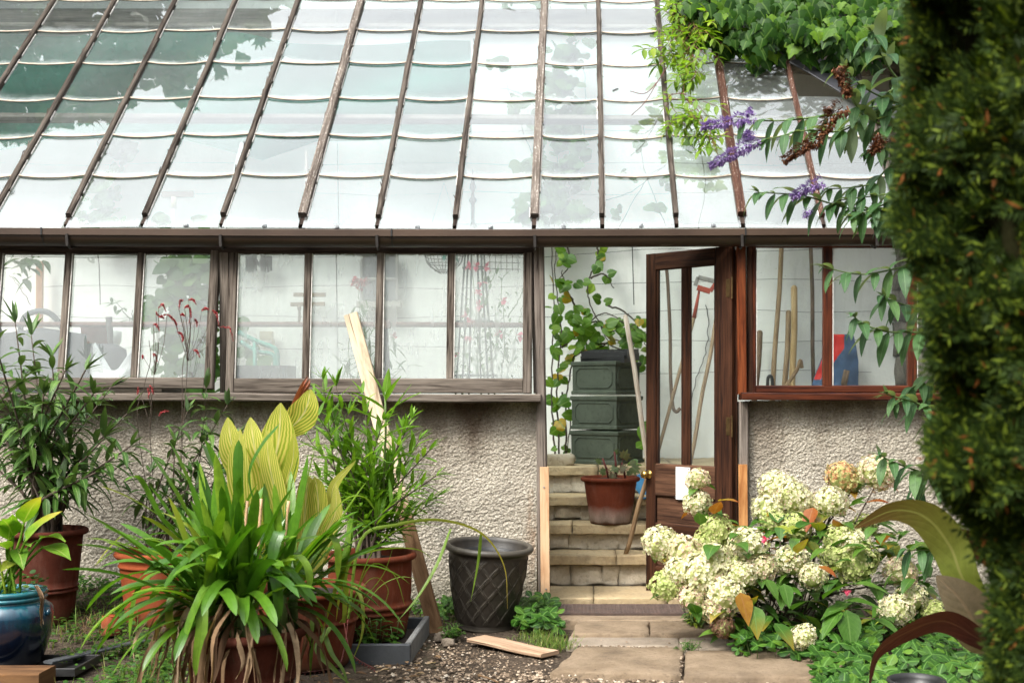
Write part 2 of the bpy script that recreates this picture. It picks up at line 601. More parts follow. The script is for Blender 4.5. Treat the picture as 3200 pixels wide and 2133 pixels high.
M['soil'] = plain('potting_soil', (.03, .022, .016), .95, .5, 60, 1.0)
M['dark_glass'] = plain('dark_hatch', (.16, .165, .17), .35, .15, 6)
M['hatch_sill'] = plain('hatch_sill', (.42, .4, .34), .8, .15, 12)
M['grate'] = plain('iron_grate', (.07, .045, .035), .75, .4, 20, .4)
M['pipe_pale'] = plain('pale_pipe', (.55, .45, .4), .6, .1, 10)


def mk_plank():
    M['plank_lean'] = wood('weathered_leaning_plank', (.2, .14, .085), (.45, .36, .24), (.57, .48, .35), .5, .85, (.14, .1, .065), -.04, 25, .5)
    t = M['plank_lean'].node_tree
    p = [n for n in t.nodes if n.type == 'BSDF_PRINCIPLED'][0]
    src = p.inputs['Base Color'].links[0].from_socket
    # the lower half has lost its paint and weathered brown
    tc = t.nodes.new('ShaderNodeNewGeometry'); sp = t.nodes.new('ShaderNodeSeparateXYZ'); mr = t.nodes.new('ShaderNodeMapRange')
    mr.inputs['From Min'].default_value = .75; mr.inputs['From Max'].default_value = .55
    mx = t.nodes.new('ShaderNodeMix'); mx.data_type = 'RGBA'; mx.blend_type = 'MULTIPLY'
    t.links.new(tc.outputs['Position'], sp.inputs[0]); t.links.new(sp.outputs[2], mr.inputs['Value']); t.links.new(mr.outputs[0], mx.inputs[0])
    t.links.new(src, mx.inputs[6]); mx.inputs[7].default_value = (.42, .3, .22, 1); t.links.new(mx.outputs[2], p.inputs['Base Color'])


mk_plank()


def mk_shade():
    s = NT('green_shade_cloth')
    o = s.pos()
    w = s.noise(s.scale(o, (40, 1, 1)), 1.0, 2, .5)
    big = s.noise(s.scale(o, (1, 1, 9)), 1.0, 3, .5)
    c = s.mix(big, (.002, .13, .088), (.01, .27, .185))
    c = s.mix(s.math('MULTIPLY', w, .3), c, (.01, .08, .06))
    d = s.bsdf(c, .7)
    t = s.n('ShaderNodeBsdfTranslucent', Color=c).outputs[0]
    return s.done(s.n('ShaderNodeMixShader', i0=.45, i1=d, i2=t).outputs[0])


M['shade'] = mk_shade()


def mk_roughcast():
    s = NT('roughcast_render')
    o = s.pos()
    n1 = s.noise(o, 88, 5, .78)
    v = s.voro(o, 75)
    big = s.noise(o, 2.2, 5, .6)
    c = s.ramp(n1, [(.3, (.12, .1, .075)), (.43, (.4, .355, .28)), (.56, (.62, .57, .475)), (.75, (.76, .71, .615))])
    c = s.mix(s.ramp(big, [(.42, 0), (.62, .6)]), c, (.33, .295, .245))
    sep = s.n('ShaderNodeSeparateXYZ', Vector=o)
    # brown run-off stains below the sill and green growth at the foot
    st = s.noise(s.scale(o, (3.2, 1, .7)), 1.0, 5, .65)
    zt = s.ramp(s.math('MULTIPLY', sep.outputs[2], 1 / 1.3), [(.5, 0), (.92, 1)])
    c = s.mix(s.math('MULTIPLY', s.ramp(st, [(.45, 0), (.62, .85)]), zt), c, (.13, .09, .06))
    # one strong brown run-off patch under the joint of the sill
    px_ = s.math('ABSOLUTE', s.math('ADD', sep.outputs[0], .62))
    pd = s.math('ADD', s.math('ADD', px_, s.math('MULTIPLY', s.math('SUBTRACT', 1.17, sep.outputs[2]), .55)), s.math('MULTIPLY', s.math('SUBTRACT', st, .5), .45))
    c = s.mix(s.ramp(pd, [(.1, .85), (.24, 0)]), c, (.1, .065, .042))
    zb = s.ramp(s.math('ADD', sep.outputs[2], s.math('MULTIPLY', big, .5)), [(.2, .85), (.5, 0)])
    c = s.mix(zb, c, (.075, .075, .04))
    rs = s.noise(s.scale(o, (9, 9, 2)), 1.0, 5, .7)
    xr = s.math('MULTIPLY', s.ramp(s.math('MULTIPLY_ADD', sep.outputs[0], 1.0, 1.0), [(.65, 0), (.74, 1), (.77, 1), (.8, 0)]), s.ramp(rs, [(.5, 0), (.6, .8)]))
    xr = s.math('MULTIPLY', xr, s.ramp(sep.outputs[2], [(.05, .3), (.5, 1), (.85, 0)]))
    c = s.mix(xr, c, (.2, .09, .03))
    h = s.mix(.5, n1, v)
    return s.done(s.bsdf(c, .95, s.bump(h, 1.0, .02), .2))


M['roughcast'] = mk_roughcast()


def mk_plaster():
    s = NT('white_plaster')
    o = s.pos()
    n1 = s.noise(o, 1.6, 5, .6)
    st = s.noise(s.scale(o, (7, 7, .9)), 1.0, 5, .65)
    c = s.mix(s.ramp(n1, [(.4, 0), (.75, .4)]), (.9, .895, .865), (.8, .8, .765))
    c = s.mix(s.ramp(st, [(.56, 0), (.8, .32)]), c, (.44, .43, .38))
    sp = s.ramp(s.noise(s.scale(o, (1, 1, .6)), 42, 3, .7), [(.72, 0), (.76, .5)])
    c = s.mix(sp, c, (.3, .29, .25))
    return s.done(s.bsdf(c, .9, s.bump(s.noise(o, 12, 5, .6), .4, .02), .2))


M['plaster'] = mk_plaster()


def mk_stone(name, a, b, dark, scale=6, bump=.8, bscale=25, moss=0.0):
    s = NT(name)
    o = s.pos()
    n1 = s.noise(o, scale, 7, .65)
    n2 = s.noise(o, bscale, 6, .7)
    c = s.mix(s.ramp(n1, [(.35, 0), (.68, 1)]), a, b)
    c = s.mix(s.ramp(n2, [(.3, .8), (.48, 0)]), c, dark)
    isl = s.island()
    c = s.mix(.35, c, s.ramp(isl, [(0, tuple(x * .7 for x in a)), (1, tuple(min(1, x * 1.25) for x in b))]))
    d = s.ramp(s.noise(o, 3.1, 5, .7), [(.5, 0), (.72, .7)])
    c = s.mix(d, c, dark)
    if moss:
        c = s.mix(s.ramp(s.noise(o, 4.3, 6, .7), [(.6 - moss, 0), (.75 - moss, .8)]), c, (.045, .05, .02))
    return s.done(s.bsdf(c, .9, s.bump(n2, bump, .008), .25))


M['tread'] = mk_stone('sandstone_tread', (.37, .27, .145), (.53, .42, .26), (.15, .11, .065), 6, .9, 40)
M['rubble'] = mk_stone('rubble_stone', (.44, .37, .26), (.64, .57, .45), (.17, .13, .09), 9, 1.0, 34)
M['mortar'] = mk_stone('lime_mortar', (.42, .36, .27), (.62, .57, .48), (.2, .16, .115), 9, 1.0, 40)
M['slab'] = mk_stone('path_slab', (.17, .122, .076), (.29, .22, .15), (.07, .05, .033), 8, 1.0, 48)
M['concrete'] = mk_stone('rough_concrete', (.2, .16, .12), (.3, .25, .195), (.1, .08, .06), 8, 1.0, 70)
M['oldstone'] = mk_stone('dark_wall_stone', (.16, .14, .115), (.26, .23, .19), (.05, .045, .04), 5, 1.0, 20, .08)


def mk_ground():
    s = NT('soil_and_gravel')
    o = s.pos()
    n1 = s.noise(o, 2.2, 6, .65)
    n2 = s.noise(o, 55, 5, .7)
    v = s.voro(o, 60)
    c = s.ramp(n2, [(.3, (.022, .016, .011)), (.5, (.06, .043, .03)), (.66, (.13, .1, .07)), (.8, (.24, .19, .145))])
    c = s.mix(s.ramp(n1, [(.42, 0), (.6, .75)]), c, (.035, .026, .018))
    c = s.mix(s.ramp(s.noise(o, 3.3, 5, .6), [(.55, 0), (.7, .6)]), c, (.04, .045, .018))
    return s.done(s.bsdf(c, .95, s.bump(s.mix(.5, n2, v), 1.0, .015), .2))


M['ground'] = mk_ground()


def mk_pebble():
    s = NT('gravel_pebbles')
    isl = s.island()
    c = s.ramp(isl, [(0, (.04, .028, .018)), (.4, (.12, .085, .055)), (.7, (.22, .16, .11)), (.9, (.36, .28, .2)), (1, (.48, .42, .34))])
    return s.done(s.bsdf(c, .85, s.bump(s.noise(s.obj(), 150, 3, .6), .4, .003), .3))


M['pebble'] = mk_pebble()


def mk_terracotta(name, c1, c2, bloom=.4, band=None, dirt=True):
    s = NT(name)
    o = s.obj()
    n1 = s.noise(o, 9, 5, .6); n2 = s.noise(o, 120, 3, .6)
    c = s.mix(s.ramp(n1, [(.3, 0), (.7, 1)]), c1, c2)
    st = s.noise(s.scale(o, (14, 14, 3)), 1.0, 6, .7)
    c = s.mix(s.math('MULTIPLY', s.ramp(st, [(.5, 0), (.75, 1)]), bloom), c, (.36, .24, .18))
    if band:
        z = s.n('ShaderNodeSeparateXYZ', Vector=o).outputs[2]
        bf = s.ramp(s.math('ADD', z, s.math('MULTIPLY', n1, .06)), [(band[0], 0), (band[1], .65), (band[2], .65), (band[3], 0)])
        c = s.mix(bf, c, (.5, .4, .34))
    c = s.mix(s.ramp(n2, [(.28, .5), (.4, 0)]), c, tuple(x * .5 for x in c1))
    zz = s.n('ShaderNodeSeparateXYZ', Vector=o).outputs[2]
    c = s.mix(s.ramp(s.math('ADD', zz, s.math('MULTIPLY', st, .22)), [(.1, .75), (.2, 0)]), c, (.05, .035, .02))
    return s.done(s.bsdf(c, .85, s.bump(n2, .25, .003), .12))


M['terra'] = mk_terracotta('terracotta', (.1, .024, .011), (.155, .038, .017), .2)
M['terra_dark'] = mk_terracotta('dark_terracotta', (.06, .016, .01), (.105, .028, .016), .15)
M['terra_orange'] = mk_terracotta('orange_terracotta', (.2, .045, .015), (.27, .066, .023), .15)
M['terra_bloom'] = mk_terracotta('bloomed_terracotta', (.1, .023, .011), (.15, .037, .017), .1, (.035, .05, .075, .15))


def mk_blue():
    s = NT('blue_glaze')
    o = s.obj()
    z = s.n('ShaderNodeSeparateXYZ', Vector=o).outputs[2]
    st = s.noise(s.scale(o, (24, 24, 2.2)), 1.0, 5, .6)
    c = s.ramp(s.math('MULTIPLY_ADD', s.math('SUBTRACT', st, .5), .5, s.math('MULTIPLY', z, 2.25)),
               [(.16, (.003, .005, .012)), (.4, (.004, .012, .03)), (.58, (.006, .05, .085)), (.74, (.016, .14, .17)), (.86, (.008, .08, .075)), (.97, (.012, .14, .12))])
    return s.done(s.bsdf(c, .16, s.bump(st, .12, .004), .6, Coat__Weight=.6, Coat__Roughness=.08))


M['blue'] = mk_blue()


def mk_bronze():
    s = NT('bronze_resin')
    o = s.obj()
    n1 = s.noise(o, 14, 5, .65)
    c = s.mix(s.ramp(n1, [(.35, 0), (.7, 1)]), (.014, .011, .008), (.036, .03, .023))
    pt = s.n('ShaderNodeNewGeometry').outputs['Pointiness']
    c = s.mix(s.ramp(pt, [(.51, 0), (.58, .7)]), c, (.16, .145, .115))
    return s.done(s.bsdf(c, .5, s.bump(s.noise(o, 90, 3, .6), .15, .003), .5))


M['bronze'] = mk_bronze()
M['planter'] = mk_stone('lead_grey_planter', (.055, .068, .048), (.09, .105, .078), (.03, .034, .026), 3, .25, 30)
M['woodblock'] = wood('rotten_block', (.03, .014, .008), (.11, .05, .02), (.17, .09, .04), .4, .9, (.26, .11, .03), .03, 20, .6)

# foliage
M['agap'] = leafmat('strap_leaf', (.045, .14, .01), (.1, .23, .016), (.22, .35, .03), None, .33, .32, (.3, .34, .04), .05, .5)
M['agap_yel'] = leafmat('yellowing_strap_leaf', (.09, .21, .015), (.16, .28, .022), (.22, .3, .03), None, .4, .35, (.38, .36, .05), .5, .3)
M['dead'] = leafmat('dead_leaf', (.09, .05, .028), (.26, .165, .09), (.46, .34, .22), None, .85, .2, None, 0, .2)
M['oleander'] = leafmat('oleander_leaf', (.035, .095, .016), (.075, .17, .028), (.15, .26, .055), (.26, .36, .13), .38, .25, back=(.075, .13, .05))
M['oleander_lt'] = leafmat('light_oleander_leaf', (.1, .23, .02), (.17, .34, .03), (.26, .43, .045), (.26, .38, .09), .4, .4)
M['stem'] = plain('woody_stem', (.07, .05, .035), .85, .35, 30, .5)
M['stem_green'] = plain('green_stem', (.1, .16, .04), .6, .25, 30)
M['stem_red'] = plain('red_stem', (.13, .025, .02), .6, .3, 30)
M['vine_stem'] = plain('vine_stem', (.055, .04, .028), .85, .35, 30, .4)
M['hydra'] = leafmat('hydrangea_leaf', (.04, .115, .014), (.075, .18, .02), (.12, .22, .03), (.12, .22, .05), .4, .3, (.32, .2, .02), .12, .5, None, (.3, .34, .04), .14)
M['hydra_red'] = leafmat('autumn_hydrangea_leaf', (.3, .07, .015), (.36, .2, .03), (.3, .3, .04), (.34, .16, .06), .45, .4, (.26, .05, .015), .4)
M['hedge'] = leafmat('conifer_spray', (.014, .028, .005), (.038, .068, .009), (.2, .27, .025), None, .6, .25, None, 0, .2, None, (.28, .1, .025), .013)
M['ivy'] = leafmat('ivy_leaf', (.011, .042, .005), (.036, .108, .009), (.15, .28, .018), (.09, .17, .03), .45, .3, None, 0, .16)
M['creeper'] = leafmat('light_creeper_leaf', (.12, .25, .015), (.22, .36, .025), (.36, .46, .04), (.25, .33, .07), .4, .45)
M['vine'] = leafmat('vine_leaf', (.055, .14, .012), (.12, .24, .018), (.25, .36, .03), (.18, .28, .07), .45, .45, None, 0, .4, None, (.46, .3, .03), .1)
M['tree'] = leafmat('tree_leaf', (.03, .07, .015), (.05, .11, .02), None, None, .45, .25)
M['straw'] = leafmat('strawberry_leaf', (.018, .07, .006), (.042, .125, .01), (.12, .23, .018), (.12, .25, .05), .45, .3)
M['weed'] = leafmat('weed_leaf', (.025, .08, .01), (.06, .15, .015), (.13, .22, .025), None, .5, .3)
M['grass'] = leafmat('grass_blade', (.08, .16, .025), (.16, .24, .04), (.32, .28, .1), None, .5, .3)
M['buddleia'] = leafmat('buddleia_leaf', (.03, .09, .028), (.06, .14, .04), (.1, .19, .055), (.12, .2, .09), .5, .25, None, 0, .3, (.2, .27, .16))
M['arum'] = leafmat('arum_leaf', (.1, .24, .02), (.2, .36, .03), (.42, .46, .06), (.36, .44, .12), .35, .4, (.55, .45, .06), .2)
M['canna_red'] = leafmat('bronze_canna_leaf', (.15, .19, .035), (.21, .25, .05), None, (.3, .3, .1), .35, .35, (.14, .06, .03), .2, .5, (.12, .045, .03))
M['canna_bronze'] = leafmat('dark_canna_leaf', (.09, .025, .018), (.13, .05, .03), None, (.15, .06, .04), .35, .3, None, 0, .5, (.2, .2, .05))
M['inside'] = leafmat('glasshouse_leaf', (.045, .12, .025), (.08, .18, .035), (.12, .23, .05), None, .5, .35)


def mk_canna():
    s = NT('striped_canna_leaf')
    uv = s.uv()
    sep = s.n('ShaderNodeSeparateXYZ', Vector=uv)
    u, v = sep.outputs[0], sep.outputs[1]
    m = s.math('ABSOLUTE', s.math('SUBTRACT', v, .5))
    nz = s.noise(s.scale(uv, (2, 5, 1)), 1.0, 3, .5)
    ph = s.math('ADD', s.math('SUBTRACT', s.math('MULTIPLY', m, 62), s.math('MULTIPLY', u, 34)), s.math('MULTIPLY', nz, 5))
    st = s.math('MULTIPLY_ADD', s.math('SINE', ph), .5, .5)
    isl = s.island()
    g = s.ramp(isl, [(0, (.26, .36, .03)), (1, (.4, .46, .05))])
    y = s.ramp(isl, [(0, (.62, .56, .1)), (1, (.72, .66, .2))])
    c = s.mix(s.ramp(st, [(.35, 0), (.62, 1)]), g, y)
    c = s.mix(s.ramp(m, [(.012, .8), (.035, 0)]), c, (.72, .66, .3))
    p = s.bsdf(c, .42, s.bump(st, .3, .003), .4)
    t = s.n('ShaderNodeBsdfTranslucent', Color=c).outputs[0]
    return s.done(s.n('ShaderNodeMixShader', i0=.4, i1=p, i2=t).outputs[0])


M['canna'] = mk_canna()


def petal(name, stops, trans=.3, rough=.6):
    s = NT(name)
    isl = s.island()
    c = s.ramp(isl, stops)
    u = s.n('ShaderNodeSeparateXYZ', Vector=s.uv()).outputs[0]
    c = s.mix(s.ramp(u, [(.0, .4), (.4, 0)]), c, (.42, .48, .16))
    p = s.bsdf(c, rough, None, .25)
    t = s.n('ShaderNodeBsdfTranslucent', Color=c).outputs[0]
    return s.done(s.n('ShaderNodeMixShader', i0=trans, i1=p, i2=t).outputs[0])


M['pet_cream'] = petal('cream_petals', [(0, (.46, .49, .2)), (.35, (.65, .63, .38)), (.75, (.76, .73, .53)), (.94, (.72, .58, .44)), (1, (.64, .38, .3))])
M['pet_green'] = petal('green_petals', [(0, (.3, .39, .1)), (.4, (.44, .51, .17)), (.8, (.58, .61, .27)), (1, (.64, .54, .34))])
M['pet_rose'] = petal('blush_petals', [(0, (.48, .5, .2)), (.45, (.7, .66, .42)), (.8, (.76, .6, .46)), (1, (.68, .36, .32))])
M['pet_tan'] = petal('faded_petals', [(0, (.5, .5, .2)), (.4, (.62, .46, .22)), (.8, (.56, .3, .14)), (1, (.4, .16, .08))])
M['pet_brown'] = petal('withered_petals', [(0, (.08, .04, .025)), (1, (.2, .11, .06))])
M['purple'] = petal('purple_florets', [(0, (.15, .08, .28)), (.5, (.3, .19, .46)), (1, (.52, .4, .66))], .3)
M['brown_spike'] = petal('withered_florets', [(0, (.07, .025, .012)), (.6, (.16, .06, .025)), (1, (.26, .11, .045))], .15)
M['redflower'] = petal('crimson_florets', [(0, (.3, .03, .03)), (.6, (.5, .07, .08)), (1, (.66, .2, .2))], .2)
M['pink'] = petal('pink_petals', [(0, (.7, .06, .16)), (1, (.85, .2, .3))], .3)
for k_ in ('purple', 'brown_spike', 'redflower', 'pink', 'pet_tan', 'pet_brown'):
    # these petals have no green throat
    for nd in M[k_].node_tree.nodes:
        if nd.type == 'MIX':
            for l in list(nd.inputs[0].links):
                M[k_].node_tree.links.remove(l)
            nd.inputs[0].default_value = 0.0
# ---------------------------------------------------------------- the greenhouse
def G(px, py, z=0.0):
    d = (CAMH - z) * F / (py - CY)
    return V(((px - CX) * d / F, d - D0, z))


def W(px, py, y=0.0):
    return P(px, py, D0 + y)


gh = thing('greenhouse', 'old lean-to greenhouse with sloping glass roof on a low roughcast wall', 'greenhouse', (-.2, 0, 0))


def rough_wall(mb, x0, x1, z0, z1, y=0.0, th=.2, step=.007, amp=.0055):
    nx = int((x1 - x0) / step); nz = int((z1 - z0) / step)
    base = len(mb.v)
    for j in range(nz + 1):
        for i in range(nx + 1):
            x = lerp(x0, x1, i / nx); z = lerp(z0, z1, j / nz)
            q = V((x, 0, z))
            h = noise.noise(q * 100) * .9 + noise.noise(q * 58 + V((9, 0, 0))) * .9 + noise.noise(q * 4) * 1.3 + noise.noise(q * 18) * .5
            e = min(1, i / 3, (nx - i) / 3)
            mb.v.append((x, y - amp * h * e, z))
    for j in range(nz):
        for i in range(nx):
            a = base + j * (nx + 1) + i
            mb.face((a, a + 1, a + nx + 2, a + nx + 1))
    box(mb, x0, x1, y + .016, y + th, z0, z1 - .003, 0, .002)


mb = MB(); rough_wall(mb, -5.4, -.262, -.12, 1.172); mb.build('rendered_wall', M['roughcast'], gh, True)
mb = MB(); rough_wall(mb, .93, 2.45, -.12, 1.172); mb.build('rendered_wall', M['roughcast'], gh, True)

# sills
mb = MB(); beam(mb, (-5.4, -.06, 1.194), (-.235, -.06, 1.186), .19, .046, UP, 0, .008, 12, .006, 1)
mb.build('sill', M['sash'], gh)
mb = MB(); beam(mb, W(1700, 910, -.05), W(2345, 912, -.05), .16, .042, UP, 0, .006, 6, .003, 2)
mb.build('sill', M['red'], gh, label='reddish brown window sill')

# posts
mb = MB(); beam(mb, W(519, 560, .0), W(521, 903, .0), .054, .09, V((0, -1, 0)), 0, .005, 6, .003, 3); mb.build('post', M['sash'], gh)
mb = MB(); beam(mb, W(1237, 548, -.005), W(1250, 1404, -.005), .056, .11, V((0, -1, 0)), 0, .007, 8, .003, 4)
beam(mb, W(1224, 560, .03), W(1232, 903, .03), .03, .06, V((0, -1, 0)), 0, .004, 1, 0, 5)
mb.build('door_post', M['post'], gh)
mb = MB(); beam(mb, W(1700, 560, -.01), W(1703, 905, -.01), .05, .1, V((0, -1, 0)), 0, .006, 4, .001, 6)
mb.build('door_post', M['orange'], gh, label='orange brown varnished door post')
mb = MB(); beam(mb, W(1721, 560, .01), W(1722, 903, .01), .034, .07, V((0, -1, 0)), 0, .005, 1, 0, 6)
beam(mb, W(1689.5, 575, .01), W(1691, 1400, .01), .012, .05, V((0, -1, 0)), 0, .003, 1, 0, 7)
mb.build('door_jamb', M['door'], gh)
mb = MB(); beam(mb, W(1706, 922, -.004), W(1707, 1404, -.004), .05, .11, V((0, -1, 0)), 0, .006, 4, .001, 8)
mb.build('lower_post', M['post'], gh)
mb = MB(); beam(mb, W(1250.5, 1072, -.082), W(1253, 1392, -.082), .05, .03, V((0, -1, 0)), 0, .002, 1, 0, 9)
st_ = mb.build('repair_batten', M['pine'], gh, label='new pale pine batten screwed to the door post')
mb = MB()
for p in ((1249, 1118), (1254, 1352)):
    q = W(p[0], p[1], -.0985); lathe(mb, [(.0001, -.002), (.005, 0), (.005, .003), (.0001, .0035)], 10, Matrix.Translation(q) @ Matrix.Rotation(R(90), 4, 'X'))
mb.build('screw', M['grey_metal'], st_)
mb = MB(); beam(mb, W(1706, 1066, -.082), W(1709, 1400, -.082), .048, .03, V((0, -1, 0)), 0, .002, 1, 0, 10)
mb.build('repair_batten', M['pine_old'], gh, label='orange stained pine batten on the right door post')

# header beams behind the gutter
mb = MB(); box(mb, -5.4, -.245, -.045, .05, 1.992, 2.07, 0, .004); box(mb, -.24, 2.45, -.04, .05, 2.052, 2.072, 0, .004)
box(mb, .93, 2.45, -.03, .045, 2.042, 2.051, 0, .003)
mb.build('header', M['header'], gh)
mb = MB(); box(mb, -5.4, 2.45, -.075, .06, 2.074, 2.125, 0, .006); mb.build('eaves_plate', M['bar'], gh)

# gutter
def extrude_x(mb, prof, x0, x1, n=1, mat=0, bend=None):
    m = len(prof); rows = []
    for k in range(n + 1):
        x = lerp(x0, x1, k / n); dz = bend(x) if bend else 0
        rows.append(mb.add([(x, p[0], p[1] + dz) for p in prof]))
    for k in range(n):
        for i in range(m):
            j = (i + 1) % m
            a, b = rows[k], rows[k + 1]
            mb.face((a + i, b + i, b + j, a + j), mat, [(k, i), (k + 1, i), (k + 1, i + 1), (k, i + 1)])
    mb.face([rows[0] + i for i in range(m)], mat); mb.face([rows[-1] + i for i in reversed(range(m))], mat)


sagf = lambda x: -.012 * math.sin(PI * (x + 3.5) / 5.5) if -3.5 < x < 2 else 0.012
half = [(-.13 + .052 * math.cos(a), 2.082 + .056 * math.sin(a)) for a in [PI + PI * k / 14 for k in range(15)]]
mb = MB(); extrude_x(mb, half + [(-.081, 2.076), (-.179, 2.076)], -5.4, 2.5, 40, 0, sagf)
gut = mb.build('gutter', M['gutter'], gh, False)
mb = MB(); extrude_x(mb, [(-.191, 2.081), (-.191, 2.114), (-.186, 2.118), (-.178, 2.117), (-.178, 2.079), (-.186, 2.077)], -5.4, 2.5, 40, 0, sagf)
mb.build('gutter_lip', M['gutter2'], gut)
for px in (97, 900, 1712):
    mb = MB(); x = X(px, 6.62)
    c = [(y * 1.0 - (.005 if y < -.13 else 0), z - .004 if z < 2.07 else z + .004) for y, z in half + [(-.081, 2.083), (-.191, 2.116)]]
    c = [((y + .13) * 1.05 - .13, z) for y, z in half] + [(-.08, 2.08), (-.195, 2.08), (-.195, 2.12), (-.193, 2.12)]
    extrude_x(mb, c, x - .004, x + .004, 1, 0, sagf)
    mb.build('gutter_joint', M['black'], gut)
for px in (152, 505, 865, 1228, 1705, 2015):
    mb = MB(); x = X(px, 6.6)
    beam(mb, (x, -.194, 2.085 + sagf(x)), (x + .002, -.19, 2.02 + sagf(x)), .016, .01, V((0, -1, 0)), 0, .002)
    tube(mb, [(x + .002, -.19, 2.025 + sagf(x)), (x, -.15, 2.012 + sagf(x)), (x, -.06, 2.03)], .006, 6)
    mb.build('gutter_bracket', M['iron'], gut)

# ---- roof
XB = [-5.03, -4.6, -4.175, -3.745, -3.315, -2.885, -2.457, -2.017, -1.572, -1.149, -.717, -.275, .105, .518, .887, 1.337, 1.78, 2.22]
SB = [0.0, .323, .62, .918, 1.227, 1.531, 1.843]
NR = V((0, -1, 1)).normalized()
SL = V((0, 1, 1)).normalized()


def roofP(x, s, n=0.0):
    dz = -.02 * math.exp(-((x - .3) / .5) ** 2) * smooth(0, 1.2, s) + .006 * math.sin(x * 2.1)
    return V((x, -.04 + s, 2.15 + s + dz)) + NR * n


for k, x in enumerate(XB):
    thick = k in (8, 11, 14)
    w = .048 if thick else .03
    mname = 'bar_red' if k in (14, 15) else ('bar_flaky' if thick else 'bar')
    mb = MB()
    s0 = .045
    beam(mb, roofP(x, s0, .012), roofP(x, 2.56, .012), w, .05 if thick else .042, NR, 0, .006, 16, .004, k)
    # dark end block below the bar's foot
    beam(mb, roofP(x, .0, -.012), roofP(x, s0 - .002, -.012), w * .8, .03, NR, 1, .003)
    # old putty fillet down the right-hand side, broken in places
    s = s0
    rr = random.Random(k + 40)
    while s < 2.3:
        ln = rr.uniform(.05, .35)
        if rr.random() < .8:
            off = w / 2 + .0035
            beam(mb, roofP(x + off, s, .008), roofP(x + off, s + ln, .008), .007, .01, NR, 2, .002, max(1, int(ln / .06)), .003, k)
        if rr.random() < .22:
            off = -w / 2 - .003
            beam(mb, roofP(x + off, s, .008), roofP(x + off, s + ln * .5, .008), .006, .01, NR, 2, .002, 2, .003, k)
        s += ln + rr.uniform(.0, .06)
    # flakes and splinters standing off the old wood
    for _ in range(16):
        s = rr.uniform(.1, 2.0); sg = rr.choice((-1, 1))
        beam(mb, roofP(x + sg * w * .5, s, .025), roofP(x + sg * (w * .5 + rr.uniform(.0, .008)), s + rr.uniform(.01, .05), .03), .005, .004, NR, 0, .001)
    ob = mb.build('glazing_bar', [M[mname], M['header'], M['putty']], gh)


def pane(mb, x0, x1, s0, s1, sag, first=False, n0=.0065, n1=.001):
    N = 10
    lo = []; hi = []; lo2 = []; hi2 = []
    th = .003
    for i in range(N + 1):
        t = i / N
        x = lerp(x0, x1, t)
        sg = 0 if first else -sag * (1 - (2 * t - 1) ** 2)
        lo.append(roofP(x, s0 + sg, n0)); hi.append(roofP(x, s1, n1))
    a = mb.add(lo); b = mb.add(hi)
    c = mb.add([p + NR * th for p in lo]); d = mb.add([p + NR * th for p in hi])
    for i in range(N):
        mb.face((a + i, b + i, b + i + 1, a + i + 1), 0, [(i / N, 0), (i / N, 1), ((i + 1) / N, 1), ((i + 1) / N, 0)])
        mb.face((c + i, c + i + 1, d + i + 1, d + i), 0, [(i / N, 0), ((i + 1) / N, 0), ((i + 1) / N, 1), (i / N, 1)])
        mb.face((a + i, a + i + 1, c + i + 1, c + i), 2 if not first else 0)
    if not first:
        # dirt caught in the overlap, and the dark line of algae under the pane's edge
        for mat, u0, u1, nn in ((1, .005, .0135, .0012), (2, -.002, .005, .0016)):
            q0 = []; q1 = []
            for i in range(N + 1):
                t = i / N; x = lerp(x0, x1, t)
                sg = -sag * (1 - (2 * t - 1) ** 2)
                jit = noise.noise(V((x * 22, s0 * 9, mat))) * .005
                q0.append(roofP(x, s0 + sg + u0, n0 + th + nn)); q1.append(roofP(x, s0 + sg + u1 + jit * (1 if mat == 1 else .4), n0 + th + nn))
            e = mb.add(q0); f = mb.add(q1)
            for i in range(N):
                mb.face((e + i, e + i + 1, f + i + 1, f + i), mat)


GM = [M['glass_roof'], M['lap'], M['lapline']]
rr = random.Random(5)
for k in range(2, 16):
    x0, x1 = XB[k] + .012, XB[k + 1] - .012
    if x0 > 1.3:
        rows = range(0, 3)
    elif x0 > .8:
        rows = range(0, 5)
    else:
        rows = range(0, 6)
    for r in rows:
        mb = MB()
        pane(mb, x0, x1, SB[r] - (.03 if r == 0 else 0) + rr.uniform(-.004, .004), SB[r + 1] + .022, rr.uniform(.013, .024), r == 0, rr.uniform(.0055, .0095), rr.uniform(.0, .002))
        pb = mb.build('roof_pane', GM, gh)
        if r == 0 and k in (6, 7, 8, 9, 10, 11, 12, 13):
            mc = MB(); xm = lerp(x0, x1, .5 + rr.uniform(-.08, .08))
            stone(mc, roofP(xm, -.022, .012), (.024, .02, .022), k, 0, 3, .15, .5)
            mc.build('glass_clip', M['clip'], pb)
mb = MB()
for k in range(0, 16):
    x0, x1 = XB[k] + .012, XB[k + 1] - .012
    if k < 2:
        for r in range(6):
            pane(mb, x0, x1, SB[r], SB[r + 1] + .02, .018, r == 0)
    if x0 < .8:
        pane(mb, x0, x1, 1.843, 2.2, .018); pane(mb, x0, x1, 2.18, 2.56, .018)
mb.build('upper_glazing', GM, gh)
# maker's sticker on one pane
mb = MB(); q = roofP(0.205, 1.01, .012)
beam(mb, q - V((.018, 0, 0)) - SL * .014, q + V((.018, 0, 0)) + SL * .014, .016, .001, NR, 0, .0003)
mb.build('sticker', M['black'], gh)

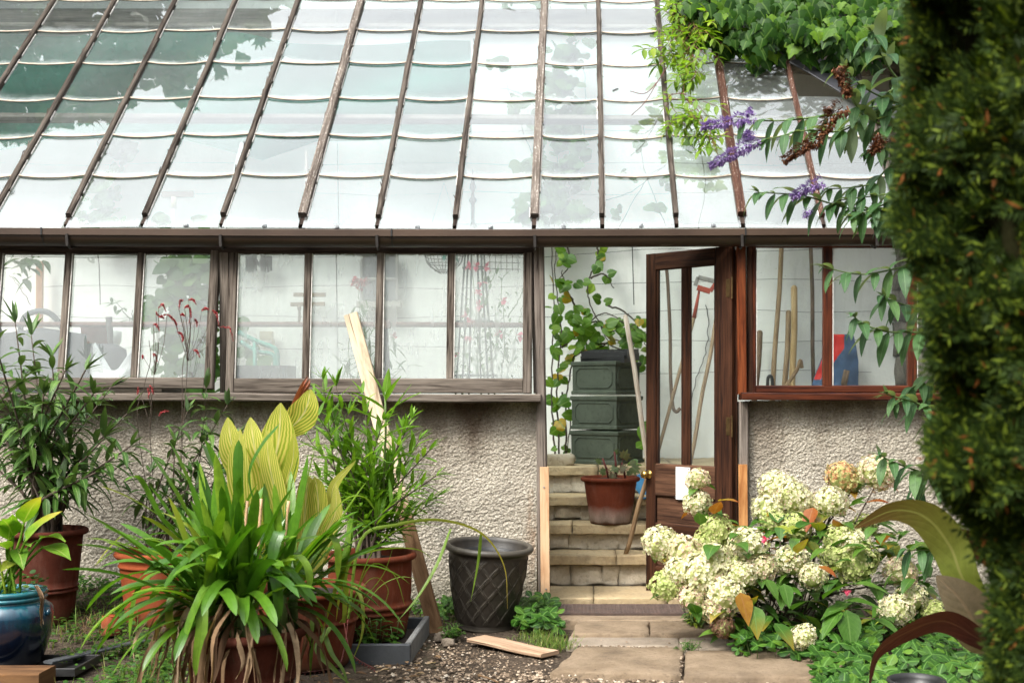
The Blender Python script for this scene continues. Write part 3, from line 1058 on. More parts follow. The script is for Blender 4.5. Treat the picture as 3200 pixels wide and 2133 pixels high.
# purlins and the wall plate under the roof
mb = MB(); beam(mb, roofP(-5.4, .86, -.08), roofP(2.4, .84, -.08), .05, .05, NR, 0, .005); mb.build('purlin', M['post'], gh)
mb = MB(); beam(mb, roofP(-5.4, 1.68, -.08), roofP(1.6, 1.66, -.08), .05, .05, NR, 0, .005); mb.build('purlin', M['post'], gh)
mb = MB(); box(mb, -5.4, 2.4, 2.44, 2.5, 3.98, 4.14, 0); box(mb, -5.4, -1.85, 2.26, 2.32, 3.93, 4.07, 0); mb.build('wall_plate', M['sash'], gh)
# upright inside, seen through the roof
mb = MB(); beam(mb, P(704, 345, 8.9), P(702, 560, 8.9), .022, .022, V((0, 1, 0))); mb.build('prop', M['pipe_pale'], gh)

# ---- windows
def sash(xs, top_py, bot_py, open_, name, m, bar_w=.04, rail_h=.075, stile=(.05, .05), red=False):
    yt = -.015
    zt = Z(top_py, D0 + yt); zb = Z(bot_py, D0 + yt - open_)
    f = lambda x, t: V((x, lerp(yt, yt - open_, t), lerp(zt, zb, t)))
    H = (zt - zb)
    mb = MB()
    nf = V((0, -1, 0))
    x0, x1 = xs[0], xs[-1]
    for i, x in enumerate(xs):
        w = stile[0] if i == 0 else (stile[1] if i == len(xs) - 1 else bar_w)
        dx = w / 2 if i == 0 else (-w / 2 if i == len(xs) - 1 else 0)
        end = 1 - (rail_h - .001) / H if 0 < i < len(xs) - 1 else 1.0
        beam(mb, f(x + dx, .045 if 0 < i < len(xs) - 1 else 0), f(x + dx, end), w, .045 if 0 < i < len(xs) - 1 else .05, nf, 0, .006, 5, .0025, i + 3)
    tb = 1 - rail_h / 2 / H
    beam(mb, f(x0 + stile[0] + .001, tb), f(x1 - stile[1] - .001, tb), rail_h, .046, nf, 0, .006, 6, .002, 11)
    tt = .0225
    beam(mb, f(x0 + stile[0] + .001, tt), f(x1 - stile[1] - .001, tt), .045 * H / H, .046, nf, 0, .005, 1, 0, 12)
    # white putty line at the left of each light
    for i in range(len(xs) - 1):
        w = stile[0] if i == 0 else bar_w / 2
        beam(mb, f(xs[i] + w + .003, .06) + V((0, -.012, 0)), f(xs[i] + w + .003, 1 - rail_h / H) + V((0, -.012, 0)), .005, .012, nf, 1, .001, 8, .0015, i)
    sh = mb.build('window', [M[m], M['putty']], gh)
    mg = MB()
    for i in range(len(xs) - 1):
        a0 = xs[i] + .01; a1 = xs[i + 1] - .01
        for dy, fl in ((0.0, False), (.003, True)):
            q = [f(a0, .03), f(a1, .03), f(a1, 1 - rail_h / H + .01), f(a0, 1 - rail_h / H + .01)]
            q = [p + V((0, dy + .004, 0)) for p in q]
            mg.quad(*(q if fl else q[::-1]))
    mg.build('window_panes', M['glass_clean' if red else 'glass_win'], sh)
    return sh


sc_ = lambda px: X(px, 6.785)
sash([sc_(-345), sc_(-160), sc_(3), sc_(162), sc_(327), sc_(506)], 563, 893, .125, 'a', 'sash', .038, .062, (.05, .048))
sash([sc_(530), sc_(710), sc_(875), sc_(1037), sc_(1223)], 563, 903, .085, 'b', 'sash', .04, .082, (.048, .05))
sash([sc_(-900), sc_(-720), sc_(-540), sc_(-362)], 563, 895, .03, 'c', 'sash', .04, .07)
sash([sc_(1728), sc_(1900), sc_(2094), sc_(2280), sc_(2345)], 552, 902, .0, 'd', 'red', .052, .042, (.018, .05), True)
mb = MB(); beam(mb, W(-354, 560, .0), W(-354, 903, .0), .05, .08, V((0, -1, 0)), 0, .005); mb.build('post', M['sash'], gh)

# ---- the open door
HX, HY = .838, -.03
FX, FY = .382, .405
du = V((HX - FX, HY - FY, 0)); DW = du.length; du.normalize()
dn = V((du.y, -du.x, 0))          # towards the camera side
if dn.y > 0: dn = -dn


def D(t, z, n=0.0):
    return V((FX, FY, z)) + du * t + dn * n


def dbar(mb, t0, z0, t1, z1, w, th, mat=0, ch=.004, n=0.0, seed=0):
    beam(mb, D(t0, z0, n), D(t1, z1, n), w, th, dn, mat, ch, 3, .0, seed)


mb = MB()
zt, zb = 2.035, .01
FS, HS = .075, .115
dbar(mb, FS / 2, zb, FS / 2, zt, FS, .042, 0, .006, seed=1)
dbar(mb, DW - HS / 2, zb, DW - HS / 2, zt, HS, .042, 0, .006, seed=2)
dbar(mb, FS + .001, zt - .05, DW - HS - .001, zt - .05, .1, .04, 0, .006, seed=3)
mt = (FS + DW - HS) / 2
dbar(mb, mt, .80, mt, zt - .101, .036, .036, 0, .006, seed=4)
for a, b in ((FS, mt - .018), (mt + .018, DW - HS)):       # mouldings round each light
    dbar(mb, a + .008, .80, a + .008, zt - .101, .014, .024, 0, .004, seed=5)
    dbar(mb, b - .008, .80, b - .008, zt - .101, .014, .024, 0, .004, seed=6)
dbar(mb, FS + .001, .705, DW - HS - .001, .705, .19, .04, 1, .006, seed=7)
dbar(mb, FS + .001, .53, DW - HS - .001, .53, .165, .016, 1, .002, n=-.006, seed=8)
dbar(mb, FS + .001, .425, DW - HS - .001, .425, .055, .044, 0, .006, seed=9)
dbar(mb, FS + .001, .30, DW - HS - .001, .30, .20, .016, 1, .002, n=-.006, seed=10)
dbar(mb, FS + .001, .105, DW - HS - .001, .105, .19, .04, 0, .006, seed=11)
door = mb.build('door', [M['door'], M['door_worn']], gh, label='dark brown half glazed door standing open inwards')
mb = MB()
for a, b in ((FS - .004, mt - .012), (mt + .012, DW - HS + .004)):
    for n in (.002, -.002):
        q = [D(a, .795, n), D(b, .795, n), D(b, zt - .095, n), D(a, zt - .095, n)]
        mb.quad(*(q if n > 0 else q[::-1]))
mb.build('door_panes', M['glass_door'], door)
mb = MB()
for n0 in (.021, -.021):
    sg = 1 if n0 > 0 else -1
    Mx = Matrix.Translation(D(.03, .735, n0)) @ (dn * sg).to_track_quat('Z', 'Y').to_matrix().to_4x4()
    lathe(mb, [(.0005, 0), (.024, 0), (.024, .004), (.010, .006), (.009, .025), (.018, .032), (.025, .042), (.022, .055), (.012, .062), (.0005, .063)], 20, Mx)
mb.build('handle', M['brass'], door, True)
for z in (1.80, 1.03):
    mb = MB(); dbar(mb, DW - .022, z - .05, DW - .022, z + .05, .028, .003, 0, .001, n=.0225)
    tube(mb, [D(DW + .004, z - .06, .02), D(DW + .004, z + .06, .02)], .006, 8)
    for k in (-.04, 0, .04):
        Mx = Matrix.Translation(D(DW - .022, z + k, .0242)) @ dn.to_track_quat('Z', 'Y').to_matrix().to_4x4()
        lathe(mb, [(.004, 0), (.003, .001), (.0003, .001)], 8, Mx)
    mb.build('hinge', M['brass_dull'], door)
mb = MB(); dbar(mb, .285, .60, .285, .787, .105, .0012, 0, .0003, n=.0212)
nt = mb.build('notice', M['paper'], door, label='blank white notice pinned to the lock rail')
mb = MB()
for a in (.243, .327):
    Mx = Matrix.Translation(D(a, .778, .022)) @ dn.to_track_quat('Z', 'Y').to_matrix().to_4x4()
    lathe(mb, [(.004, 0), (.003, .002), (.0003, .0025)], 8, Mx)
mb.build('pin', M['iron'], nt)

# inner floor and the retaining faces beside the steps
mb = MB(); box(mb, -5.4, -.33, .2, 2.5, .0, .70, 0, .01); box(mb, 1.02, 2.45, .2, 2.5, .0, .70, 0, .01)
mb.build('floor', M['mortar'], gh)
# lead valley at the roof's right-hand end
mb = MB()
a, b = roofP(1.42, 1.22, .05), roofP(2.3, .42, .05)
beam(mb, a, b, .2, .012, NR, 0, .004, 8, .012, 1)
mb.build('lead_valley', M['lead'], gh)

# ---- white wall behind
ww = thing('garden_wall', 'tall white rendered wall with training wires behind the greenhouse', 'wall', (-1.5, 2.6, 0))
mb = MB()
nx, nz = 120, 70
base = 0
for j in range(nz + 1):
    for i in range(nx + 1):
        x = lerp(-5.6, 2.5, i / nx); z = lerp(0, 4.9, j / nz)
        mb.v.append((x, 2.5 - .018 * noise.noise(V((x * 1.6, 0, z * 1.6))) - .006 * noise.noise(V((x * 7, 3, z * 7))), z))
for j in range(nz):
    for i in range(nx):
        a = j * (nx + 1) + i
        mb.face((a, a + 1, a + nx + 2, a + nx + 1))
box(mb, -5.6, 2.5, 2.53, 2.8, 0, 4.9)
mb.build('wall_face', M['plaster'], ww, True)
for k, py in enumerate((588, 659, 728, 798, 868, 444, 376, 300, 515)):
    mb = MB()
    z0 = Z(py, 9.26)
    pts = [(x * .25 - 5.3, 2.47, z0 + .012 * math.sin(x * .9 + k * 2) + .012 * noise.noise(V((x * .7, k * 3, 0))) + (.05 * smooth(-.4, .8, x * .25 - 5.3) if py > 560 else 0)) for x in range(0, 31)]
    tube(mb, pts, .0016, 4)
    mb.build('training_wire', M['iron'], ww)
mb = MB()
for px, a, b in ((772, 560, 870), (775, 330, 560), (1452, 560, 700), (382, 560, 700)):
    tube(mb, curve([P(px, a, 9.2), P(px + 2, (a + b) / 2, 9.2), P(px + 4, b, 9.2)], 6), .004, 5)
mb.build('cable', M['iron'], ww)
# crack in the plaster by the tools
mb = MB(); pts = []
rr = random.Random(3)
for k in range(28):
    t = k / 27
    pts.append(P(1622 + 8 * math.sin(t * 7) + rr.uniform(-3, 3) - 40 * t * t * 1.3, 700 + 300 * t, 9.285))
tube(mb, pts, .003, 4); mb.build('wall_crack', M['iron'], ww)
# grey hatch in the wall
mb = MB()
q0 = P(832, 583, 9.22); q1 = P(913, 690, 9.22)
box(mb, q0.x, q1.x, 2.40, 2.46, q1.z, q0.z, 0)
ht = mb.build('hatch', M['dark_glass'], ww)
mb = MB()
for a, b in (((q0.x, q0.z), (q0.x, q1.z)), ((q1.x, q0.z), (q1.x, q1.z)), ((q0.x, q0.z), (q1.x, q0.z)), ((q0.x, (q0.z * .45 + q1.z * .55)), (q1.x, (q0.z * .45 + q1.z * .55)))):
    beam(mb, (a[0], 2.392, a[1]), (b[0], 2.392, b[1]), .022, .015, V((0, -1, 0)))
mb.build('hatch_frame', M['grey_metal'], ht)
mb = MB(); box(mb, q0.x - .03, q1.x + .03, 2.34, 2.46, q1.z - .055, q1.z - .012, 0); mb.build('hatch_sill', M['hatch_sill'], ht)

# ---- steps inside the door
st = thing('stone_steps', 'worn sandstone steps rising inside the open doorway', 'steps', (.35, .6, 0))
lev = [(.046, .10, .56, [-.33, .06, .48, .56, 1.02]), (.23, .545, .83, [-.33, .20, .68, 1.02]), (.386, .81, 1.11, [-.33, -.07, .40, 1.02]),
       (.539, 1.09, 1.39, [-.33, .33, .70, 1.02]), (.716, 1.36, 2.5, [-.33, .1, .62, 1.02])]
for k, (z, y0, y1, xs) in enumerate(lev):
    mb = MB()
    for i in range(len(xs) - 1):
        w = xs[i + 1] - xs[i] - .006
        stone(mb, ((xs[i] + xs[i + 1]) / 2, (y0 + y1) / 2, z - .028), (w, y1 - y0, .056), k * 7 + i, 0, 12, .1, .006)
    mb.build('tread', M['tread'], st, True)
    if k:
        zb_ = lev[k - 1][0]; zt_ = z - .052
        mb = MB(); rr = random.Random(k)
        yy = y0 + .055
        box(mb, -.33, 1.02, yy + .015, yy + .2, zb_ - .05, zt_, 1, .002)
        x = -.33
        while x < 1.0:
            w = min(rr.uniform(.1, .24), 1.02 - x)
            h = (zt_ - zb_)
            stone(mb, (x + w / 2, yy + .03, zb_ + h * .48), (w * 1.04, .075 + rr.uniform(0, .02), h * rr.uniform(.92, 1.04)), k * 31 + int(x * 50), 1 if k == 4 else 0, 8, .22, .13)
            x += w
        mb.build('riser', [M['rubble'], M['mortar']], st, True)
mb = MB()
for i in range(2):
    x0, x1 = ((-.215, .54), (.55, .95))[i]
    y0, y1 = -.33, -.06
    for j in range(8):
        y = lerp(y0 + .006, y1 - .006, j / 7)
        beam(mb, (x0, y, .034), (x1, y, .034), .016, .02, UP, 0, .002)
    n = int((x1 - x0) / .021)
    for j in range(n + 1):
        x = lerp(x0 + .005, x1 - .005, j / n)
        beam(mb, (x, y0, .033), (x, y1, .033), .009, .02, UP, 0, .002)
box(mb, -.22, .96, -.34, -.05, -.03, .012, 1)
gr = mb.build('drain_grate', [M['grate'], M['black']], None, False, (.36, -.2, 0))
tag(gr, 'dark iron drain grate across the foot of the doorway', 'grate')


# ---- ground and path
def slab(mb, cor, th=.06, mat=0, seed=0, n=10):
    """flagstone with slightly broken edges: cor = four points of the top face"""
    a, b, c, d = [V(p) for p in cor]
    rim = []
    for p, q in ((a, b), (b, c), (c, d), (d, a)):
        for k in range(n):
            t = k / n
            r = p.lerp(q, t)
            r += V((noise.noise(r * 9 + V((seed, 0, 0))), noise.noise(r * 9 + V((0, seed, 0))), 0)) * .012
            rim.append(r)
    ce = (a + b + c + d) / 4
    m = len(rim)
    rings = [[ce + (r - ce) * f + V((0, 0, noise.noise(r * 6 * f + V((seed, 3, 0))) * .003)) for r in rim] for f in (.25, .5, .75, .965)]
    rings.append([r + V((0, 0, -.008)) for r in rim])
    rings.append([r + V((0, 0, -th)) for r in rim])
    ids = [mb.add(r) for r in rings]
    c0 = mb.add([ce])
    for i in range(m):
        j = (i + 1) % m
        mb.face((c0, ids[0] + i, ids[0] + j), mat)
        for k in range(len(ids) - 1):
            mb.face((ids[k] + i, ids[k + 1] + i, ids[k + 1] + j, ids[k] + j), mat)


def fix_up(mb):
    pass


mb = MB()
slab(mb, [G(1270, 1424, .03), G(1590, 1424, .03), G(1590, 1412, .03), G(1272, 1412, .03)], .08, 0, 9)
slab(mb, [G(1310, 1455, .03), G(1492, 1455, .03), G(1490, 1425, .03), G(1325, 1425, .03)], .08, 0, 1)
slab(mb, [G(1496, 1455, .03), G(1640, 1455, .03), G(1640, 1425, .03), G(1494, 1425, .03)], .08, 0, 2)
slab(mb, [G(1263, 1541, .025), G(1562, 1548, .025), G(1570, 1485, .025), G(1328, 1483, .025)], .08, 0, 3)
slab(mb, [G(1569, 1552, .025), G(1960, 1556, .025), G(1940, 1490, .025), G(1577, 1492, .025)], .08, 0, 4)
slab(mb, [G(1300, 1482, .012), G(1560, 1482, .012), G(1560, 1457, .012), G(1312, 1457, .012)], .08, 1, 5)
slab(mb, [G(1562, 1488, .012), G(1700, 1490, .012), G(1700, 1457, .012), G(1562, 1457, .012)], .08, 1, 6)
tag(mb.build('path', [M['slab'], M['concrete']], None, True, (.4, -1, 0)), kind='structure')

mb = MB()
xs = [-220, -80, -30, -14, -8, -6] + [-5 + .055 * i for i in range(0, 150)] + [3.6, 5, 9, 18, 40, 90, 220]
ys = [-220, -80, -30, -12, -7, -5] + [-3.4 + .055 * i for i in range(0, 66)] + [.6, 1.5, 3, 6, 14, 40, 90, 220]
for y in ys:
    for x in xs:
        fine = (-5 < x < 3.4 and -3.4 < y < .4)
        z = gz(x, y)
        if fine:
            z += .016 * noise.noise(V((x * 2.2, y * 2.2, 0))) + .01 * noise.noise(V((x * 8, y * 8, 1))) + .006 * noise.noise(V((x * 21, y * 21, 2)))
            if -.15 < x < 1.7 and y < -.2: z -= .012
        if y > .25: z -= .05
        mb.v.append((x, y, z - .006))
nx = len(xs)
for j in range(len(ys) - 1):
    for i in range(nx - 1):
        a = j * nx + i
        mb.face((a, a + 1, a + nx + 1, a + nx))
tag(mb.build('ground', M['ground'], None, True), kind='structure')
# ---------------------------------------------------------------- pots
def arc(cx, cz, r, a0, a1, n=6):
    return [(cx + r * math.cos(R(lerp(a0, a1, i / n))), cz + r * math.sin(R(lerp(a0, a1, i / n)))) for i in range(n + 1)]


def pot(name, label, loc, H, rb, rt, m, rim=.03, roll=.014, belts=(), soil=.035, n=48, tilt=None, bulge=0.0, group=None, cat='pot'):
    t = thing(name, label, cat, loc, group)
    body = [(.001, .004), (rb - .006, .0), (rb, .006)]
    N = 14
    for k in range(1, N):
        f = k / N
        r = lerp(rb, rt, f) + bulge * math.sin(PI * f)
        body.append((r, f * (H - rim)))
        for bz, bw in belts:
            if abs(f * (H - rim) - bz) < (H - rim) / N / 2:
                body += arc(r, bz + .004, bw, -80, 80, 5)
    body += [(rt, H - rim)]
    body += arc(rt + roll * .6, H - roll, roll, -70, 170, 8)
    body += [(rt - .016, H - rim), (rt - .02, H - soil - .03)]
    mb = MB()
    Mx = Matrix.Translation(loc) @ (tilt or Matrix.Identity(4))
    lathe(mb, body, n, Mx)
    mb.build('pot_body', m, t, True)
    mb = MB()
    rs = rt - .012
    lathe(mb, [(rs, H - soil - .012), (rs * .7, H - soil + .004), (rs * .35, H - soil + .01), (.001, H - soil + .006)], 28, Mx)
    mb.build('soil', M['soil'], t, True)
    return t


TERRA = 'terracotta pots standing in the garden'
lo = V((X(105, 6.15), 6.15 - D0, gz(X(105, 6.15), -.65) - .01))
pot('plant_pot', 'dark terracotta pot holding the tall oleander beside the blue glazed pot', lo, Z(1213, 6.15) - lo.z, .13, .178, M['terra_dark'], .035, .016, ((.16, .008), (.18, .006)), group=TERRA)
OL1 = V((lo.x, lo.y, Z(1213, 6.15) - .03))
lo = V((X(368, 6.25), 6.25 - D0, .03))
pot('plant_pot', 'orange terracotta pot half hidden behind the left side of the strap leaved clump', lo, Z(1262, 6.25) - lo.z, .165, .2, M['terra_orange'], .05, .016, ((.3, .008),), group=TERRA)
OL2 = V((lo.x, lo.y, Z(1262, 6.25) - .03))
lo = V((X(850, 5.9), 5.9 - D0, .03))
pot('plant_pot', 'broad red terracotta pot standing in the slate tray', lo, Z(1268, 5.9) - lo.z, .17, .2, M['terra'], .03, .016, ((.16, .012), (.13, .008)), bulge=.012, group=TERRA)
OL3 = V((lo.x, lo.y, Z(1268, 5.9) - .03))
lo = V((X(708, 5.45), 5.45 - D0, .0))
pot('plant_pot', 'terracotta pot of the striped canna behind the strap leaved clump', lo, Z(1345, 5.45), .18, .235, M['terra'], .04, .016, ((.2, .009),), group=TERRA)
CAN = V((lo.x, lo.y, Z(1345, 5.45) - .03))
lo = V((X(560, 4.6), 4.6 - D0, .0))
pot('plant_pot', 'large dark red terracotta pot under withered leaves nearest the camera', lo, Z(1436, 4.6), .16, .218, M['terra_dark'], .04, .018, ((.14, .008),), group=TERRA)
AGA = V((lo.x, lo.y, Z(1436, 4.6) - .02))
lo = V((X(1402, 7.72), 7.72 - D0, .386))
pot('plant_pot', 'red terracotta pot with pale limescale at its foot on the second step', lo, Z(1094, 7.72) - .386, .128, .168, M['terra_bloom'], .03, .014, (), .02, group=TERRA)
DP = V((lo.x, lo.y, Z(1094, 7.72) - .02))

# upturned broken pot
lo = V((X(252, 5.95), 5.95 - D0, .035))
mb = MB()
lathe(mb, [(.05, 0), (.05, .022), (.046, .024), (.043, .05), (.0405, .088), (.038, .09)], 28, Matrix.Translation(lo) @ Matrix.Rotation(R(4), 4, 'Y'),
      rfun=lambda r, z, a: r if z < .085 else r * (1 - .12 * (.5 + .5 * math.sin(a * 5))))
lathe(mb, [(.038, .09), (.034, .078), (.001, .078)], 28, Matrix.Translation(lo) @ Matrix.Rotation(R(4), 4, 'Y'))
tag(mb.build('small_pot', M['terra_orange'], None, True, lo), 'tiny upturned terracotta pot with a chipped rim among the weeds', 'pot')

# blue glazed jar
lo = V((X(22, 5.35), 5.35 - D0, .02))
jar = thing('glazed_jar', 'deep blue glazed jar with streaked glaze at the left edge', 'pot', lo)
H = Z(1352, 5.35) - .02
mb = MB()
prof = [(.001, .003), (.122, 0), (.13, .01), (.15, .06), (.172, .14), (.183, .22), (.182, H - .105), (.172, H - .075), (.15, H - .058), (.142, H - .052), (.142, H - .046)]
prof += arc(.146, H - .036, .009, -70, 90, 5) + [(.14, H - .026)] + arc(.143, H - .012, .013, -70, 160, 7) + [(.126, H - .03), (.124, H - .06)]
lathe(mb, prof, 64, Matrix.Translation(lo))
mb.build('jar_body', M['blue'], jar, True)
mb = MB(); lathe(mb, [(.13, H - .05), (.07, H - .03), (.001, H - .028)], 24, Matrix.Translation(lo)); mb.build('soil', M['soil'], jar, True)
for a in (R(-8), R(200)):
    mb = MB(); c = lo + V((.186 * math.cos(a), .186 * math.sin(a), H - .098))
    icos(mb, c, .016, 0, 12, 8, (.6, 1, 1)); mb.build('lug', M['blue'], jar, True)
JAR = lo + V((0, 0, H - .03))

# lattice planter, leaning a little to the right
lo = V((X(1113, 6.32), 6.32 - D0, .0))
lp = thing('lattice_planter', 'empty dark bronze planter embossed with a diagonal lattice', 'planter', lo)
H = .435
TL = Matrix.Translation(lo) @ Matrix.Rotation(R(3.6), 4, 'Y') @ Matrix.Rotation(R(3), 4, 'X')


def lat(r, z, a):
    if z < .035 or z > H - .055: return r
    e = min(1, (z - .035) / .015, (H - .055 - z) / .015)
    best = 0.0
    for sgn in (1, -1):
        f = (13 * a / (2 * PI) + sgn * z * 8.6) % 1.0
        f = abs(f - .5)
        # two close strands side by side
        best = max(best, math.exp(-((f - .065) / .034) ** 2))
    return r + .0065 * best * e


mb = MB()
prof = [(.001, .002), (.146, 0), (.15, .01), (.146, .026)]
prof += [(lerp(.146, .205, k / 70) + .008 * math.sin(PI * k / 70), lerp(.03, H - .045, k / 70)) for k in range(71)]
prof += [(.207, H - .04)] + arc(.215, H - .016, .0165, -80, 130, 8) + [(.198, H - .02), (.188, H - .055), (.180, H - .06)]
lathe(mb, prof, 260, TL, 0, False, lat)
mb.build('planter_body', M['bronze'], lp, True)
mb = MB(); lathe(mb, [(.176, H - .05), (.172, H - .052), (.165, H - .09), (.14, .12), (.001, .11)], 40, TL)
mb.build('liner', M['black'], lp, True)

# slate tray
tr = thing('slate_tray', 'dark slate sided tray on the gravel holding a terracotta pot', 'tray', (-.97, -1.0, 0))
mb = MB(); box(mb, -1.42, -.782, -1.335, -1.305, -.01, .083, 0, .004); mb.build('side', M['slate'], tr)
mb = MB(); box(mb, -.808, -.780, -1.304, -.66, -.01, .088, 0, .004); mb.build('side', M['slate_pale'], tr)
mb = MB(); box(mb, -1.42, -.81, -.685, -.66, -.01, .083, 0, .004); box(mb, -1.42, -1.395, -1.304, -.686, -.01, .083, 0, .004); mb.build('side', M['slate'], tr)
mb = MB(); box(mb, -1.394, -.809, -1.304, -.686, 0, .028, 0, .004); mb.build('bottom', M['soil'], tr)

# bits lying about
mb = MB(); beam(mb, P(806, 722, 6.72), P(1003, 1449, 6.2) + V((0, 0, -.01)), .078, .028, V((0, -1, .2)), 0, .003, 14, .003, 3)
plank = mb.build('leaning_plank', M['plank_lean'], None, False, P(1003, 1449, 6.2))
tag(plank, 'long rough sawn plank leaning against the greenhouse sill', 'plank')
mb = MB()
q = [G(1072, 1470, .02), G(1262, 1507, .02), G(1266, 1494, .02), G(1112, 1466, .02)]
a = (q[0] + q[3]) / 2; b = (q[1] + q[2]) / 2
beam(mb, a, b, .125, .018, UP, 0, .004, 8, .01, 4)
tag(mb.build('fallen_board', M['board'], None, False, a), 'flat reddish brown board lying on the gravel by the path', 'board')
mb = MB()
box(mb, X(-70, 5.0), X(104, 5.0), -1.86, -1.7, -.02, Z(1536, 5.02), 0, .006)
tag(mb.build('timber_block', M['woodblock'], None, False, (X(10, 5), -1.8, 0)), 'rusty brown rotten timber block below the blue jar', 'timber')
mb = MB(); z0 = .01
lo = V((X(150, 5.3), 5.3 - D0, z0))
for x0, x1, y0, y1, h in ((-.3, .1, -.14, -.13, .035), (-.3, .1, .13, .14, .035), (-.3, -.29, -.13, .13, .035), (.09, .1, -.13, .13, .035), (-.29, .09, -.13, .13, .006)):
    box(mb, lo.x + x0, lo.x + x1, lo.y + y0, lo.y + y1, z0, z0 + h, 0, .002)
tag(mb.build('seed_tray', M['black'], None, False, lo), 'shallow black plastic tray on the ground beside the blue jar', 'tray')
mb = MB()
lo = V((X(2105, 4.35), 4.35 - D0, 0)); h = Z(1557, 4.35)
lathe(mb, [(.075, 0), (.095, h - .02)] + arc(.098, h - .01, .008, -90, 120, 5) + [(.088, h - .02), (.08, h - .05), (.001, h - .05)], 40, Matrix.Translation(lo))
tag(mb.build('black_pot', M['black'], None, True, lo), 'black plastic pot at the bottom edge in front of the hedge', 'pot')
mb = MB()
beam(mb, G(110, 1520, .05), G(330, 1470, .03), .05, .012, UP, 0, .003, 4, .004)
tag(mb.build('edging_strip', M['slate'], None, False, G(220, 1495, .03)), 'dark edging strip lying slantwise among the weeds', 'edging')
for k, (px, py, s, r) in enumerate(((1018, 1462, .05, 0), (1030, 1475, .04, 1))):
    mb = MB(); stone(mb, G(px, py, .015), (s * 1.5, s, s * .9), k, 0, 5, .3, .5)
    tag(mb.build('rubble_lump', M['concrete'], None, True, G(px, py, 0)), ('larger' if k == 0 else 'smaller') + ' lump of broken concrete beside the slate tray', 'rubble')
mb = MB(); stone(mb, P(1286, 1056, 8.35), (.2, .12, .075), 3, 0, 7, .25, .25)
tag(mb.build('kerb_stone', M['rubble'], None, True, P(1286, 1066, 8.35)), 'rough grey stone block beside the stacked planters', 'stone')

# ---------------------------------------------------------------- plant builders
def whorl_stem(ms, ml, pts, r0, L, Wd, start=.35, gap=.045, per=3, elev=(25, 60), droop=(.5, 1.2), prof='lance', rr=rnd, tipn=5, ms_mat=0, ml_mat=0, wave=.02):
    c = curve(pts, 8)
    n = len(c)
    tube(ms, c, [lerp(r0, r0 * .3, k / (n - 1)) for k in range(n)], 6, ms_mat)
    acc = 0; tot = sum((c[i + 1] - c[i]).length for i in range(n - 1)); last = -1
    ph = rr.uniform(0, 360)
    for i in range(n - 1):
        acc += (c[i + 1] - c[i]).length
        f = acc / tot
        if f < start or acc - last < gap: continue
        last = acc
        ax = (c[i + 1] - c[i]).normalized()
        _, sd, nm = frame(ax)
        ph += 47
        for j in range(per):
            if rr.random() < .12: continue
            a = R(ph + j * 360 / per + rr.uniform(-20, 20))
            e = R(rr.uniform(*elev))
            d = ax * math.sin(e) + (sd * math.cos(a) + nm * math.sin(a)) * math.cos(e)
            k = rr.uniform(.7, 1.1) * lerp(1, .75, max(0, f - .8) * 5)
            leaf(ml, c[i] + V((0, 0, 0)), d, L * k, Wd * rr.uniform(.8, 1.15), rr.uniform(*droop), 5, prof, .3, None, ml_mat, rr.uniform(-.5, .5), wave)
    ax = (c[-1] - c[-3]).normalized(); _, sd, nm = frame(ax)
    for j in range(tipn):
        a = rr.uniform(0, 2 * PI); e = R(rr.uniform(50, 82))
        d = ax * math.sin(e) + (sd * math.cos(a) + nm * math.sin(a)) * math.cos(e)
        leaf(ml, c[-1], d, L * rr.uniform(.4, .8), Wd * rr.uniform(.6, .9), rr.uniform(.1, .5), 4, prof, .35, None, ml_mat)


def bush(name, label, base, tips, L, Wd, m, sm, r0=.011, start=.4, gap=.045, per=3, elev=(20, 60), droop=(.5, 1.2), dv=.28, rad=.05, seed=1, d0=6.2, cat='shrub', tipn=5, kink=.08, prof='lance', group=None):
    t = thing(name, label, cat, base, group)
    ms, ml = MB(), MB()
    rr = random.Random(seed)
    for (px, py) in tips:
        tip = P(px, py, d0 + rr.uniform(-dv, dv))
        b = base + V((rr.uniform(-rad, rad), rr.uniform(-rad, rad), -.02))
        mid = b.lerp(tip, .45) + V((rr.uniform(-kink, kink), rr.uniform(-kink, kink), .05)) + V(((b.x - tip.x) * .12, 0, 0))
        whorl_stem(ms, ml, [b, b.lerp(mid, .5) + V((rr.uniform(-.02, .02), 0, .02)), mid, tip], r0 * rr.uniform(.6, 1.2), L, Wd, start, gap, per, elev, droop, prof, rr, tipn)
    ms.build('stems', sm, t, True); ml.build('leaves', m, t, True)
    return t


OG = 'oleanders grown in pots along the wall'
T1 = [(-60, 800), (-20, 760), (35, 742), (72, 770), (118, 822), (150, 850), (196, 850), (214, 905), (255, 888), (292, 950), (300, 1024), (240, 1005), (180, 960), (100, 905), (50, 885), (0, 880),
      (-40, 950), (20, 985), (90, 1005), (150, 1045), (220, 1085), (268, 1075), (-30, 1055), (60, 1080), (-50, 880), (130, 960)]
bush('oleander', 'tall dark leaved oleander bush at the left edge of the picture', OL1, T1, .19, .034, M['oleander'], M['stem'], .013, .42, .046, 3, (10, 58), (.5, 1.5), .3, .07, 3, 6.1, group=OG)
T2 = [(474, 892), (430, 945), (522, 930), (540, 1005), (470, 1015), (402, 1015), (345, 1085), (562, 1062), (440, 1095), (300, 1130), (500, 1080), (380, 1140), (330, 1170)]
bush('oleander', 'sparse oleander with drooping leaves behind the strap leaved clump', OL2, T2, .15, .03, M['oleander'], M['stem'], .008, .45, .055, 3, (0, 55), (.6, 1.6), .15, .07, 5, 6.35, group=OG)
